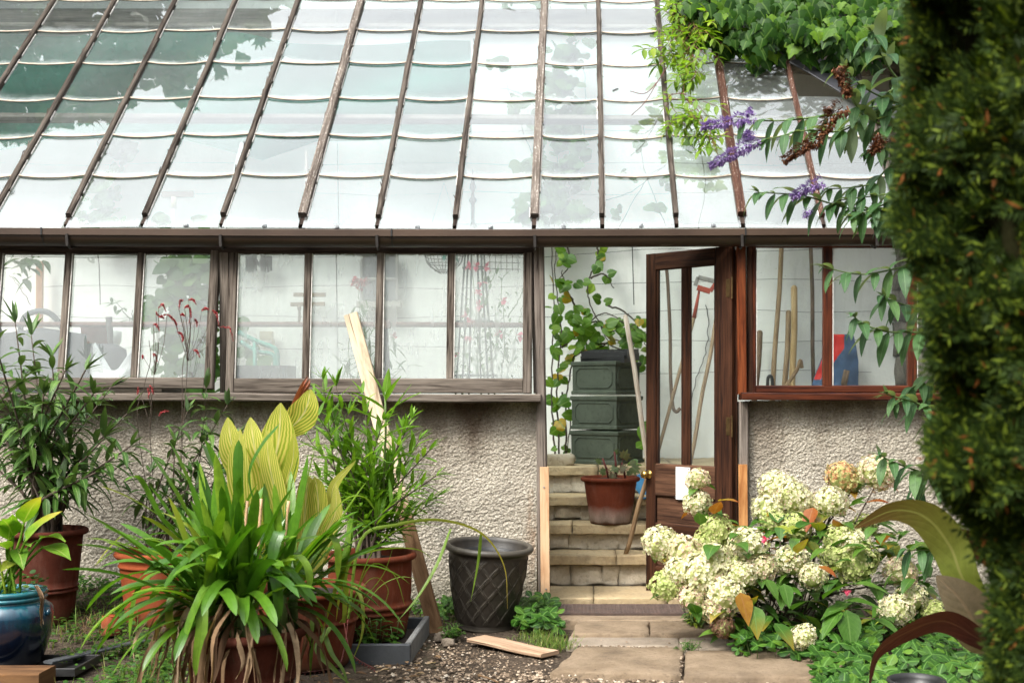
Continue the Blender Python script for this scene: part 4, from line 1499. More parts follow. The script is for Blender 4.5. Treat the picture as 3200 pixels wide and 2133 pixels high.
T3 = [(742, 872), (772, 888), (718, 932), (800, 952), (832, 905), (945, 962), (962, 1012), (985, 1035), (1002, 1092), (1004, 1140), (960, 1105), (902, 1052), (862, 1012), (830, 1042), (782, 1002), (742, 1042),
      (722, 1085), (802, 1122), (880, 1135), (940, 1178), (702, 1000), (760, 945), (925, 985), (880, 965), (975, 1165), (850, 1090)]
bush('oleander', 'bright light green oleander in front of the leaning plank', OL3, T3, .15, .022, M['oleander_lt'], M['stem'], .010, .28, .021, 3, (28, 70), (.1, .7), .22, .06, 7, 5.9, group=OG)
# broad shoot of the same bush
mb = MB(); rr = random.Random(2)
ob_ = [o for o in bpy.data.objects if o.name.startswith('oleander') and 'bright' in o.get('label', '')][0]
for (px, py, a, L) in ((878, 900, 118, .16), (885, 905, 85, .15), (892, 910, 60, .17), (880, 930, 140, .19), (895, 940, 40, .2), (880, 960, 150, .22), (892, 965, 62, .24), (885, 990, 30, .16)):
    p = P(885, py + 12, 5.75); leaf(mb, p, az(a, 0) * 0 + V((math.cos(R(a)), rr.uniform(-.5, .1), math.sin(R(a)))), L, .04, .3, 6, 'lance', .35, None, 0, .3, .02)
tube(mb, [P(885, 900, 5.75), P(886, 1000, 5.78), P(880, 1150, 5.85)], .005, 6, 1)
mb.build('broad_shoot', [M['oleander_lt'], M['stem_green']], ob_, True)


# ---- strap leaved clump (agapanthus)
ag = thing('strap_leaved_clump', 'big clump of arching green strap leaves in the nearest pot', 'plant', AGA)
mL, mD, mS = MB(), MB(), MB()
rr = random.Random(21)
crowns = [AGA + V((rr.uniform(-.17, .17), rr.uniform(-.15, .15), rr.uniform(.02, .1))) for _ in range(15)]
crowns += [AGA + V((x, y, z)) for x, y, z in ((-.15, .05, .1), (.03, -.08, .12), (.16, -.05, .12), (-.06, .02, .14))]
for c in crowns:
    tube(mS, [c + V((0, 0, -.12)), c + V((0, 0, .0)), c + V((0, 0, .05))], [.02, .018, .012], 8)
    n = rr.randint(9, 12)
    ph = rr.uniform(0, 360)
    out = V((c.x - AGA.x, c.y - AGA.y, 0)) * 2.2
    for j in range(n):
        a = R(ph + j * 180 + rr.uniform(-30, 30))
        arch = rr.random() < .66
        e = R(rr.uniform(34, 78) if arch else rr.uniform(52, 84))
        d = V((math.cos(a) * math.cos(e), math.sin(a) * math.cos(e) * .8, math.sin(e))) + out
        L = rr.uniform(.32, .58) if arch else rr.uniform(.36, .56)
        leaf(mL, c + V((0, 0, .01)), d, L, rr.uniform(.029, .042), rr.uniform(.9, 2.4) if arch else rr.uniform(.2, 1.0), 14, 'strap', rr.uniform(.15, .4), None, 0, rr.uniform(-.6, .6))


def strap(mb, pxs, w, mat=0, prof='strap', fold=.22, n=5, twist=0.0):
    ribbon(mb, curve([P(*p) for p in pxs], n), w, prof, fold, None, UP, mat, twist)


for pts, w, m in (
        ([(566, 1369, 4.5), (488, 1338, 4.4), (449, 1397, 4.33), (422, 1475, 4.3)], .04, 0),
        ([(430, 1320, 4.5), (395, 1375, 4.42), (390, 1420, 4.4), (402, 1470, 4.4)], .036, 2),
        ([(380, 1310, 4.55), (344, 1325, 4.5), (312, 1369, 4.47), (297, 1467, 4.46)], .036, 2),
        ([(480, 1320, 4.5), (466, 1380, 4.36), (463, 1450, 4.32), (449, 1550, 4.3)], .042, 2),
        ([(500, 1300, 4.5), (450, 1278, 4.42), (410, 1307, 4.36), (376, 1352, 4.34)], .038, 0),
        ([(500, 1290, 4.5), (470, 1236, 4.4), (430, 1246, 4.32), (394, 1285, 4.3)], .042, 0),
        ([(590, 1320, 4.45), (612, 1296, 4.36), (634, 1346, 4.32), (640, 1428, 4.32)], .042, 0),
        ([(610, 1310, 4.48), (643, 1222, 4.36), (632, 1250, 4.32), (623, 1293, 4.31)], .042, 0),
        ([(640, 1320, 4.5), (676, 1276, 4.42), (704, 1300, 4.38), (712, 1350, 4.37)], .036, 0),
        ([(640, 1290, 4.5), (664, 1310, 4.42), (695, 1345, 4.38), (728, 1383, 4.38)], .034, 0),
        ([(500, 1250, 4.7), (470, 1190, 4.7), (430, 1100, 4.72), (390, 1014, 4.75)], .045, 0),
        ([(540, 1240, 4.65), (520, 1150, 4.62), (500, 1080, 4.6), (471, 1010, 4.6)], .045, 0),
        ([(480, 1260, 4.7), (430, 1180, 4.7), (390, 1110, 4.72), (344, 1042, 4.75)], .042, 0),
        ([(548, 1240, 4.6), (547, 1150, 4.58), (546, 1080, 4.56), (548, 1010, 4.56)], .04, 0),
        ([(630, 1260, 4.65), (655, 1190, 4.66), (672, 1110, 4.68), (688, 1038, 4.7)], .042, 0),
        ([(660, 1270, 4.65), (690, 1190, 4.66), (705, 1110, 4.68), (724, 1028, 4.7)], .042, 0),
        ([(590, 1180, 4.6), (570, 1090, 4.58), (600, 1020, 4.58), (642, 972, 4.6)], .03, 0),
        ([(450, 1260, 4.6), (380, 1195, 4.55), (300, 1145, 4.52), (230, 1115, 4.52)], .035, 0),
        ([(430, 1250, 4.6), (370, 1190, 4.5), (320, 1100, 4.45), (285, 1105, 4.4)], .036, 0),
        ([(450, 1290, 4.6), (370, 1240, 4.55), (290, 1250, 4.5), (215, 1300, 4.5)], .034, 0),
        ([(400, 1290, 4.55), (300, 1230, 4.5), (255, 1255, 4.48), (218, 1300, 4.46)], .03, 2),
        ([(690, 1290, 4.6), (760, 1215, 4.6), (830, 1200, 4.62), (890, 1250, 4.66)], .034, 0),
        ([(680, 1290, 4.55), (740, 1230, 4.5), (772, 1250, 4.46), (775, 1330, 4.45)], .034, 0),
        ([(700, 1280, 4.6), (780, 1160, 4.62), (830, 1140, 4.64), (860, 1170, 4.68)], .034, 0)):
    strap(mL, pts, w, m)
# yellowed bunch hanging at the right
for k, pts in enumerate(([(806, 1190, 4.8), (800, 1260, 4.78), (775, 1340, 4.76), (742, 1445, 4.75)], [(804, 1200, 4.8), (796, 1270, 4.77), (782, 1350, 4.75), (772, 1425, 4.74)], [(803, 1210, 4.8), (790, 1290, 4.76), (765, 1370, 4.74), (735, 1470, 4.73)])):
    strap(mL, pts, .026, 2, 'grass')
mL.build('leaves', [M['agap'], M['dead'], M['agap_yel']], ag, True)
for k in range(125):
    a = rr.uniform(0, 2 * PI); r = rr.uniform(.12, .225)
    p = AGA + V((r * math.cos(a), r * math.sin(a) * .95, rr.uniform(.0, .16)))
    if p.y > AGA.y + .12: continue
    q = V((AGA.x + (r + rr.uniform(.03, .14)) * math.cos(a) + rr.uniform(-.12, .03), AGA.y + (r + rr.uniform(.05, .12)) * math.sin(a), rr.uniform(-.02, .25)))
    mid = p.lerp(q, .4) + V((.04 * math.cos(a), .05 * math.sin(a), .05))
    ribbon(mD, curve([p, mid, q.lerp(mid, .4) + V((rr.uniform(-.03, .03), 0, 0)), q], 4), rr.uniform(.008, .028), 'grass', rr.uniform(.2, .8), None, UP, 0, rr.uniform(-6, 6), .09)
mD.build('withered_leaves', M['dead'], ag, True)
mS.build('crowns', M['stem_green'], ag, True)
for px, py0, py1 in ((592, 1320, 1145), (560, 1300, 1150), (655, 1290, 1150)):
    mb = MB(); tube(mb, curve([P(px, py0, 4.6), P(px + 3, (py0 + py1) / 2, 4.6), P(px + 8, py1, 4.6)], 4), [.009, .006], 8)
    mb.build('cut_stalk', M['pine'], ag, True)

# ---- striped canna
cn = thing('striped_canna', 'canna with broad yellow and green striped leaves', 'plant', CAN)
mb = MB()
for pts, w in (([(600, 1300, 5.3), (570, 1110, 5.2), (535, 1030, 5.12), (523, 958, 5.1)], .145),
               ([(610, 1300, 5.3), (600, 1100, 5.22), (585, 1030, 5.2), (575, 958, 5.2)], .15),
               ([(640, 1300, 5.3), (622, 1120, 5.25), (640, 1010, 5.22), (645, 925, 5.2)], .2),
               ([(650, 1000, 5.28), (690, 960, 5.26), (706, 930, 5.24), (713, 893, 5.24)], .13),
               ([(590, 1300, 5.3), (560, 1160, 5.15), (548, 1060, 5.08), (552, 985, 5.05)], .11),
               ([(640, 1300, 5.3), (640, 1180, 5.2), (618, 1060, 5.16), (612, 985, 5.14)], .1),
               ([(660, 1300, 5.3), (650, 1150, 5.2), (672, 1060, 5.16), (676, 990, 5.14)], .07),
               ([(690, 1320, 5.4), (700, 1180, 5.35), (705, 1110, 5.32), (702, 1090, 5.3)], .085),
               ([(710, 1320, 5.4), (730, 1190, 5.35), (728, 1120, 5.32), (722, 1095, 5.3)], .09),
               ([(730, 1320, 5.45), (765, 1200, 5.4), (765, 1120, 5.36), (818, 1056, 5.34)], .055),
               ([(720, 1320, 5.4), (745, 1230, 5.36), (770, 1180, 5.34), (772, 1110, 5.33)], .08)):
    ribbon(mb, curve([P(*p) for p in pts], 7), w * 1.05, 'canna', .14, V((1, 0, 0)), UP, 0, 0, .015)
mb.build('leaves', M['canna'], cn, True)
mb = MB(); tube(mb, curve([P(625, 1310, 5.35), P(648, 1060, 5.3), P(668, 960, 5.27)], 6), .011, 8); tube(mb, curve([P(735, 1340, 5.45), P(745, 1200, 5.4), P(760, 1130, 5.38)], 6), .009, 8)
mb.build('stems', M['stem_green'], cn, True)
mb = MB()
for k in range(4):
    ribbon(mb, curve([P(668 + k, 957, 5.26), P(680 + k * 3, 920, 5.25), P(695 + k * 4, 885, 5.24), P(706 + k * 2, 862 + k * 3, 5.24)], 4), .022, 'grass', .9, None, UP, 0, k * 1.4)
mb.build('withered_flower', leafmat('canna_spent', (.3, .09, .05), (.42, .17, .1), None, None, .6, .2), cn, True)

# ---- grassy plant with long arching blades beside the slate tray
gp = thing('arching_grass_plant', 'loose plant of long arching grass blades drooping over the lattice planter', 'plant', P(800, 1420, 5.2))
mb = MB()
for pts, w in (([(800, 1420, 5.2), (829, 1240, 5.2), (911, 1205, 5.25), (1013, 1194, 5.4), (1107, 1225, 5.6), (1158, 1299, 5.75), (1166, 1397, 5.8)], .016),
               ([(1105, 1226, 5.62), (1098, 1290, 5.7), (1081, 1381, 5.75)], .016),
               ([(800, 1420, 5.2), (860, 1260, 5.2), (950, 1205, 5.25), (1036, 1215, 5.3)], .014),
               ([(1036, 1214, 5.3), (1005, 1295, 5.25), (960, 1370, 5.2), (911, 1428, 5.15)], .02),
               ([(790, 1420, 5.15), (800, 1300, 5.1), (860, 1265, 5.1), (958, 1262, 5.15), (1008, 1300, 5.2)], .02),
               ([(790, 1430, 5.1), (800, 1350, 5.05), (828, 1372, 5.0), (832, 1450, 4.98), (808, 1520, 4.97)], .024),
               ([(780, 1430, 5.1), (830, 1380, 5.1), (880, 1320, 5.15), (905, 1250, 5.2)], .012),
               ([(760, 1440, 5.0), (730, 1490, 4.9), (770, 1540, 4.85), (815, 1580, 4.82)], .03),
               ([(740, 1440, 5.0), (760, 1500, 4.9), (790, 1545, 4.85), (800, 1600, 4.82)], .026),
               ([(740, 1440, 5.0), (720, 1420, 4.95), (715, 1500, 4.9), (712, 1560, 4.88)], .024),
               ([(780, 1430, 5.1), (850, 1330, 5.1), (890, 1350, 5.12), (880, 1400, 5.12)], .012),
               ([(800, 1420, 5.2), (850, 1300, 5.2), (905, 1320, 5.22), (930, 1390, 5.25)], .014),
               ([(820, 1420, 5.3), (870, 1350, 5.3), (920, 1325, 5.32), (960, 1330, 5.34)], .01)):
    ribbon(mb, curve([P(*p) for p in pts], 6), w, 'grass', .4, None, UP, 0, rnd.uniform(-1, 1))
mb.build('blades', [leafmat('long_blade', (.13, .22, .03), (.2, .3, .045), (.34, .38, .07), None, .4, .35, (.5, .4, .08), .3)], gp, True)
mb = MB()
for pts in ([(800, 1420, 5.2), (790, 1490, 5.0), (770, 1530, 4.9), (690, 1545, 4.85)], [(790, 1430, 5.2), (808, 1500, 5.0), (860, 1535, 4.95)]):
    c = curve([P(*p) for p in pts], 8); tube(mb, c, .0022, 5)
    for q in c[8:]:
        icos(mb, q + V((0, 0, -.008)), .004, 0, 6, 4)
mb.build('seed_stalks', M['stem_red'], gp, True)

# ---- persicaria: thin stems with drooping red spikes
pe = thing('red_spike_plant', 'wiry plant with drooping crimson flower spikes against the window', 'plant', (X(395, 6.35), -.45, .05))
ms, mf = MB(), MB()
DP_ = 6.4
c4 = lambda x, y: (x * .3141, 514.5 + y * .3141)
spk = [[(1160, 612), (1190, 588), (1215, 642)], [(1140, 640), (1165, 672), (1222, 660)], [(1160, 680), (1182, 676), (1200, 690)], [(1222, 664), (1250, 676), (1262, 702)], [(1265, 690), (1285, 720), (1297, 770)],
       [(1308, 624), (1316, 566), (1338, 554)], [(1380, 552), (1412, 552), (1435, 585)], [(1350, 604), (1385, 606), (1400, 680)], [(1320, 664), (1336, 660), (1350, 672)], [(1422, 690), (1438, 715), (1440, 748)],
       [(1475, 632), (1500, 618), (1526, 624)], [(1555, 632), (1585, 660), (1600, 735)], [(1610, 748), (1680, 762), (1705, 850)], [(1300, 790), (1325, 800), (1338, 852)], [(1332, 800), (1340, 830), (1332, 860)], [(1120, 735), (1148, 738), (1165, 780)],
       [(1415, 918), (1442, 930), (1462, 975)], [(1118, 950), (1138, 960), (1152, 1003)], [(1040, 958), (1044, 970), (1040, 982)], [(1010, 1190), (1012, 1215), (1004, 1242)], [(1080, 1200), (1090, 1230), (1085, 1268)],
       [(1095, 1180), (1112, 1205), (1124, 1242)], [(1160, 1400), (1190, 1372), (1232, 1368)], [(1385, 620), (1395, 650), (1382, 730)], [(1350, 612), (1370, 600), (1390, 612)]]
hub = [c4(1130, 1100), c4(1370, 1000), c4(1350, 1250), c4(1100, 1500)]
root_ = [P(372, 1330, 6.35), P(405, 1330, 6.35)]
for a, b in ((root_[0], [c4(1098, 1560), c4(1125, 1120), c4(1122, 800)]), (root_[1], [c4(1340, 1480), c4(1372, 980), c4(1340, 700)]), (root_[1], [c4(1330, 1450), c4(1335, 1050), c4(1380, 850), c4(1400, 700)]), (root_[0], [c4(1010, 1500), c4(1050, 1200), c4(1100, 1000), c4(1090, 850)])):
    tube(ms, curve([a] + [P(px, py, DP_) for px, py in b], 8), [.0035, .003, .0018], 5)
for i, s in enumerate(spk):
    q = [P(*c4(*p), DP_ + (i % 5 - 2) * .03) for p in s]
    c = curve(q, 6)
    rr = random.Random(i)
    for k, p in enumerate(c):
        r = .0045 * math.sin(PI * (k + 1.2) / (len(c) + 1.4)) + .0022
        for _ in range(10):
            d = rdir(rr)
            leaf(mf, p, d, r * 1.6, r * 1.1, .2, 2, 'ovate', .2)
    hb = min(((hx, hy) for hx, hy in hub if hy > c4(*s[0])[1] + 20), key=lambda h: abs(h[0] - c4(*s[0])[0]) + .3 * abs(h[1] - c4(*s[0])[1]), default=hub[-1])
    tube(ms, curve([P(hb[0], hb[1], DP_), (P(hb[0], hb[1], DP_) * .45 + q[0] * .55) + V((.01, 0, -.02)), q[0]], 6) + c[1:], .0014, 4)
ms.build('stems', M['stem'], pe, True); mf.build('flower_spikes', M['redflower'], pe, True)

# ---- arum-like plant in the blue jar
ar = thing('arum_plant', 'pale green arrow leaved plant growing in the blue jar', 'plant', JAR)
mb, ms = MB(), MB()
rr = random.Random(6)
for px, py, tx, ty, L in ((55, 1200, 82, 1130, .2), (30, 1230, 10, 1170, .19), (60, 1240, 95, 1195, .19), (15, 1260, -30, 1210, .18), (100, 1255, 165, 1252, .2), (95, 1235, 150, 1215, .16), (40, 1260, 62, 1300, .15),
                          (70, 1250, 70, 1225, .13), (20, 1240, 25, 1120 + 60, .18), (-20, 1250, -60, 1220, .18), (40, 1290, -10, 1290, .13)):
    p = P(px, py, 5.25 + rr.uniform(-.1, .12)); q = P(tx, ty, 5.2 + rr.uniform(-.15, .1))
    d = (q - p)
    leaf(mb, p, d, L, L * .52, .6, 8, 'ovate', .3, None, 0, rr.uniform(-.5, .5), .03)
    tube(ms, curve([JAR + V((rr.uniform(-.06, .06), rr.uniform(-.06, .04), 0)), JAR.lerp(p, .6) + V((0, 0, .03)), p], 6), .006, 6)
mb.build('leaves', M['arum'], ar, True); ms.build('stalks', M['arum'], ar, True)
mb = MB()
for k in range(150):
    a = rr.uniform(0, 2 * PI); r = rr.uniform(.03, .15)
    p = JAR + V((r * math.cos(a), r * math.sin(a), rr.uniform(0, .09)))
    polyleaf(mb, TRIL if k % 2 else MAPLE, p, V((math.cos(a), math.sin(a), rr.uniform(-.3, .6))), UP + rdir(rr) * .5, rr.uniform(.016, .03))
wd_ = mb.build('jar_weeds', M['weed'], None, True, JAR)
tag(wd_, 'low weeds filling the mouth of the blue jar', 'weeds')
mb = MB()
for k in range(7):
    ribbon(mb, curve([P(78 + k, 1345, 5.17), P(92 + k * .8, 1372, 5.13), P(94 + rr.uniform(-3, 3), 1400, 5.13), P(96 + rr.uniform(-6, 4), 1420 + rr.uniform(-20, 25), 5.14)], 5), .014, 'grass', .8, None, UP, 0, rr.uniform(-3, 3), .08)
tag(mb.build('dry_root', M['dead'], None, True, P(90, 1350, 5.15)), 'withered brown root hanging over the rim of the blue jar', 'dead stem')

# ---- doorway pot plant: cut back stems
dp = thing('cut_back_plant', 'three cut back dark red stems with a few lobed leaves on the steps', 'plant', DP)
mb, ml = MB(), MB()
for (x0, y0, x1, y1) in ((1398, 1095, 1384, 1052), (1416, 1095, 1411, 1037), (1436, 1095, 1428, 1062)):
    tube(mb, [P(x0, y0 + 3, 7.7), P((x0 + x1) / 2 + 1, (y0 + y1) / 2, 7.7), P(x1, y1, 7.69)], [.0075, .0065, .006], 8)
rr = random.Random(4)
for px, py, s, a in ((1452, 1072, .07, -30), (1432, 1052, .07, 70), (1418, 1072, .06, 200), (1380, 1060, .05, 150), (1390, 1083, .05, 160), (1440, 1086, .04, 20), (1408, 1088, .05, 250), (1425, 1075, .055, 20), (1414, 1040, .035, 60), (1448, 1062, .05, 10)):
    p = P(px, py, 7.66 + rr.uniform(-.04, .04))
    polyleaf(ml, MAPLE, p, V((math.cos(R(a)), -.25, math.sin(R(a)) - .2)), V((0, -1, .6)) + rdir(rr) * .4, s, .15)
    tube(mb, [P(1416 + (px - 1416) * .3, 1085, 7.7), p], .0016, 4)
mb.build('stems', M['stem_red'], dp, True); ml.build('leaves', leafmat('bronze_green_leaf', (.05, .07, .025), (.09, .12, .035), (.14, .1, .05), (.12, .16, .06), .45, .3), dp, True)

# ---------------------------------------------------------------- hydrangea
HB = V((X(1790, 6.05), 6.05 - D0, 0.0))
hy = thing('hydrangea', 'large hydrangea bush with cream mophead flowers beside the doorway', 'shrub', HB)


def head_mesh(name, m, seed, R0=1.0):
    """mophead of unit radius: four-petalled florets over a ball"""
    rr = random.Random(seed)
    mb = MB()
    n = 260
    for k in range(n):
        z = 1 - 1.8 * (k + .5) / n
        a = k * 2.39996 + rr.uniform(-.25, .25)
        s = math.sqrt(max(0, 1 - z * z))
        o = V((s * math.cos(a), s * math.sin(a), z))
        lump = 1 + .16 * noise.noise(o * 2.1 + V((seed, 0, 0))) + .1 * noise.noise(o * 4.6 + V((0, seed, 0)))
        p = V((o.x * 1.02, o.y * 1.02, o.z * .9)) * (R0 * lump * rr.uniform(.9, 1.05))
        nn = (o + rdir(rr) * .42).normalized()
        _, sd, nm = frame(nn)
        sz = rr.uniform(.115, .17)
        ph = rr.uniform(0, PI)
        for j in range(4):
            b = ph + j * PI / 2 + rr.uniform(-.15, .15)
            d = sd * math.cos(b) + nm * math.sin(b)
            e = sd * -math.sin(b) + nm * math.cos(b)
            lift = rr.uniform(.1, .4)
            tip = p + (d + nn * lift).normalized() * sz
            w = sz * rr.uniform(.4, .52)
            m1 = p + (d * .62 + nn * lift * .75) * sz
            i = mb.add((p, m1 - e * w + nn * .012, tip - e * w * .35, tip + e * w * .35, m1 + e * w + nn * .012))
            mb.face((i, i + 1, i + 2, i + 3, i + 4), 0, [(0, .5), (.6, 0), (1, .3), (1, .7), (.6, 1)])
    icos(mb, V((0, 0, -.08)), .72, 1, 14, 9)
    return mb.mesh(name, [m, M['pet_green']], True)


HM = {k: [head_mesh('mophead_' + k, M['pet_' + k], 10 + i * 3 + ord(k[0])) for i in range(2 if k in ('cream', 'rose') else 1)] for k in ('cream', 'green', 'rose', 'tan', 'brown')}
heads = [(1601, 1101, 27, 'rose', 6.0), (1601, 1153, 31, 'cream', 6.0), (1646, 1217, 38, 'green', 5.95), (1519, 1250, 43, 'cream', 5.9), (1571, 1269, 42, 'rose', 5.85), (1627, 1247, 35, 'green', 5.95), (1534, 1344, 39, 'green', 5.8),
         (1612, 1318, 53, 'cream', 5.75), (1665, 1367, 44, 'cream', 5.65), (1650, 1400, 36, 'rose', 5.66), (1717, 1251, 43, 'cream', 5.85), (1747, 1303, 35, 'rose', 5.8), (1781, 1116, 38, 'cream', 6.3), (1822, 1142, 41, 'cream', 6.2), (1766, 1172, 40, 'cream', 6.25),
         (1782, 1195, 34, 'green', 6.2), (1830, 1209, 36, 'green', 6.15), (1907, 1153, 39, 'cream', 6.15), (1935, 1097, 38, 'tan', 6.3), (1958, 1108, 28, 'green', 6.3), (2013, 1086, 42, 'rose', 6.25), (1819, 1288, 38, 'cream', 5.8), (1867, 1322, 31, 'cream', 5.72), (1935, 1239, 40, 'green', 6.0),
         (1968, 1292, 49, 'green', 5.9), (1915, 1275, 32, 'green', 5.95), (2070, 1314, 37, 'rose', 5.9), (2058, 1402, 38, 'cream', 5.75), (2092, 1374, 35, 'cream', 5.8), (2145, 1404, 28, 'green', 5.8), (1845, 1462, 30, 'cream', 5.45), (1987, 1206, 28, 'green', 6.2), (1660, 1440, 26, 'brown', 5.6), (1562, 1312, 36, 'cream', 5.78), (1592, 1372, 35, 'rose', 5.72), (1702, 1322, 36, 'cream', 5.72), (1640, 1284, 38, 'cream', 5.8), (1690, 1288, 30, 'green', 5.85), (1862, 1180, 30, 'cream', 6.2), (1800, 1155, 34, 'cream', 6.25), (1960, 1250, 36, 'cream', 5.95)]
ms = MB(); ml = MB()
rr = random.Random(12)
for i, (px, py, r, k, d) in enumerate(heads):
    c = P(px, py, d)
    me = HM[k][i % len(HM[k])]
    o = bpy.data.objects.new('flower_head', me); COL.objects.link(o); o.parent = hy
    o.location = c - HB
    rad = r * d / F
    o.scale = (rad * 1.02, rad * 1.02, rad)
    o.rotation_euler = (rr.uniform(-.1, .75), rr.uniform(-.4, .4), rr.uniform(0, 6.28))
    if k == 'brown': o['label'] = 'withered brown flower head'
    if k == 'tan': o['label'] = 'faded rusty flower head'
    b = HB + V((rr.uniform(-.14, .14), rr.uniform(-.1, .12), 0))
    if k == 'brown': b = P(1700, 1470, 5.75)
    mid = V((lerp(b.x, c.x, .55) + rr.uniform(-.05, .05), lerp(b.y, c.y, .4), lerp(b.z, c.z, .6)))
    cv = curve([b, mid, c + V((0, 0, -rad * .6))], 8)
    tube(ms, cv, [.007, .006, .004], 6)
    # leaf pairs on the flowering stem
    for f in (16, 13, 10, 7):
        if f >= len(cv) or (f < 9 and rr.random() < .3): continue
        a = rr.uniform(0, PI)
        for s in (0, PI):
            if rr.random() < .2: continue
            d_ = V((math.cos(a + s), math.sin(a + s) * .8 - .25, rr.uniform(-.1, .45)))
            redleaf = (rr.random() < .42 and cv[f].z > .35)
            L = rr.uniform(.085, .14)
            leaf(ml, cv[f], d_, L, L * .62, rr.uniform(.4, 1.2), 7, 'ovate', .22, None, 1 if redleaf else 0, rr.uniform(-.4, .4), .012)
# named leaves that show
for px, py, tx, ty, d, L, m in ((1890, 1375, 1940, 1330, 5.55, .15, 0), (1950, 1390, 1890, 1400, 5.55, .14, 0), (1935, 1380, 2000, 1375, 5.5, .15, 0), (1945, 1400, 1955, 1470, 5.48, .16, 0), (1930, 1400, 1890, 1445, 5.5, .14, 0), (1960, 1340, 2030, 1340, 5.55, .14, 0),
                                (1715, 1400, 1735, 1360, 5.55, .1, 0), (1700, 1360, 1720, 1420, 5.5, .13, 1), (1730, 1390, 1740, 1450, 5.5, .13, 0), (1830, 1270, 1850, 1230, 5.7, .1, 1), (1868, 1165, 1850, 1210, 6.1, .12, 1), (1650, 1150, 1690, 1140, 5.9, .1, 1), (1640, 1180, 1650, 1150, 5.9, .1, 1),
                                (1880, 1300, 1915, 1310, 5.6, .09, 1), (1930, 1220, 1915, 1180, 6.0, .09, 1), (1610, 1205, 1605, 1170, 5.9, .09, 0), (1780, 1430, 1810, 1460, 5.45, .13, 0), (1760, 1330, 1790, 1370, 5.6, .1, 0), (1800, 1340, 1815, 1390, 5.55, .1, 0), (1600, 1410, 1590, 1380, 5.65, .1, 0),
                                (2000, 1200, 2030, 1160, 6.1, .12, 1), (2020, 1250, 2040, 1220, 6.0, .1, 1), (1960, 1160, 1990, 1130, 6.1, .1, 0), (1820, 1400, 1850, 1370, 5.5, .1, 0), (2010, 1420, 2060, 1440, 5.5, .12, 0)):
    p = P(px, py, d); q = P(tx, ty, d - .06)
    L *= 1.2
    leaf(ml, p, q - p, L, L * .62, .5, 7, 'ovate', .2, None, m, 0, .012)
for k in range(330):   # the dark inside of the bush
    p = P(rr.uniform(1640, 2140), rr.uniform(1200, 1460), rr.uniform(5.75, 6.35))
    L = rr.uniform(.09, .15)
    leaf(ml, p, V((rr.uniform(-1, 1), rr.uniform(-.9, .3), rr.uniform(-.2, .6))), L, L * .62, rr.uniform(.5, 1.3), 6, 'ovate', .22, None, 0, 0, .012)
ms.build('stems', M['stem'], hy, True); ml.build('leaves', [M['hydra'], M['hydra_red']], hy, True)
mb = MB()
for px, py, d in ((1757, 1238, 5.7), (1945, 1356, 5.5)):
    for k in range(12):
        leaf(mb, P(px, py, d), rdir(rr) + V((0, -.5, 0)), .024, .022, .3, 3, 'ovate', .3)
fu = mb.build('fuchsia_blooms', M['pink'], hy, True)
fu['label'] = 'few deep pink blooms among the cream ones'

# ---------------------------------------------------------------- buddleia
BB = V((X(2330, 5.1), 5.1 - D0, 0))
bu = thing('butterfly_bush', 'butterfly bush with purple and brown spikes arching in front of the roof', 'shrub', BB)
ms, ml, mf, mk = MB(), MB(), MB(), MB()
rr = random.Random(77)
branches = [([(2300, 330), (2070, 247), (1901, 266), (1800, 277), (1712, 277)], 5.0), ([(2200, 290), (2040, 250), (1935, 300), (1850, 300), (1757, 322)], 4.9), ([(2300, 470), (2085, 375), (1995, 424), (1894, 435)], 5.0),
            ([(2300, 520), (2077, 487), (1957, 480), (1845, 450), (1742, 442)], 4.9), ([(2300, 640), (2120, 600), (2066, 615), (1978, 630), (1893, 614)], 4.9), ([(2300, 760), (2135, 718), (2057, 693), (2031, 683)], 5.0),
            ([(2300, 800), (2119, 765), (2041, 762), (1985, 745), (1962, 727)], 4.9), ([(2300, 1000), (2170, 954), (2104, 925), (2038, 906)], 4.9), ([(2300, 1150), (2163, 1100), (2058, 1063), (2021, 1044)], 4.9),
            ([(2300, 1280), (2182, 1265), (2077, 1262)], 4.9), ([(2200, 300), (2060, 180), (2014, 94), (2002, 72)], 4.9), ([(2250, 260), (2080, 240), (1990, 205), (1940, 160)], 4.95), ([(2250, 330), (2100, 310), (1990, 270), (1960, 230)], 4.95),
            ([(2300, 470), (2120, 440), (2030, 470), (1960, 500)], 4.95), ([(2300, 1020), (2180, 1020), (2120, 1080), (2090, 1150)], 5.1), ([(2300, 880), (2180, 860), (2110, 880), (2060, 920)], 5.1),
            ([(2300, 330), (2120, 330), (2040, 330), (1990, 350)], 5.05), ([(2250, 420), (2140, 400), (2060, 440), (1930, 460)], 5.0), ([(2300, 180), (2120, 170), (2060, 200), (2010, 230)], 5.1), ([(2300, 560), (2150, 520), (2060, 500), (2010, 500)], 5.0)]
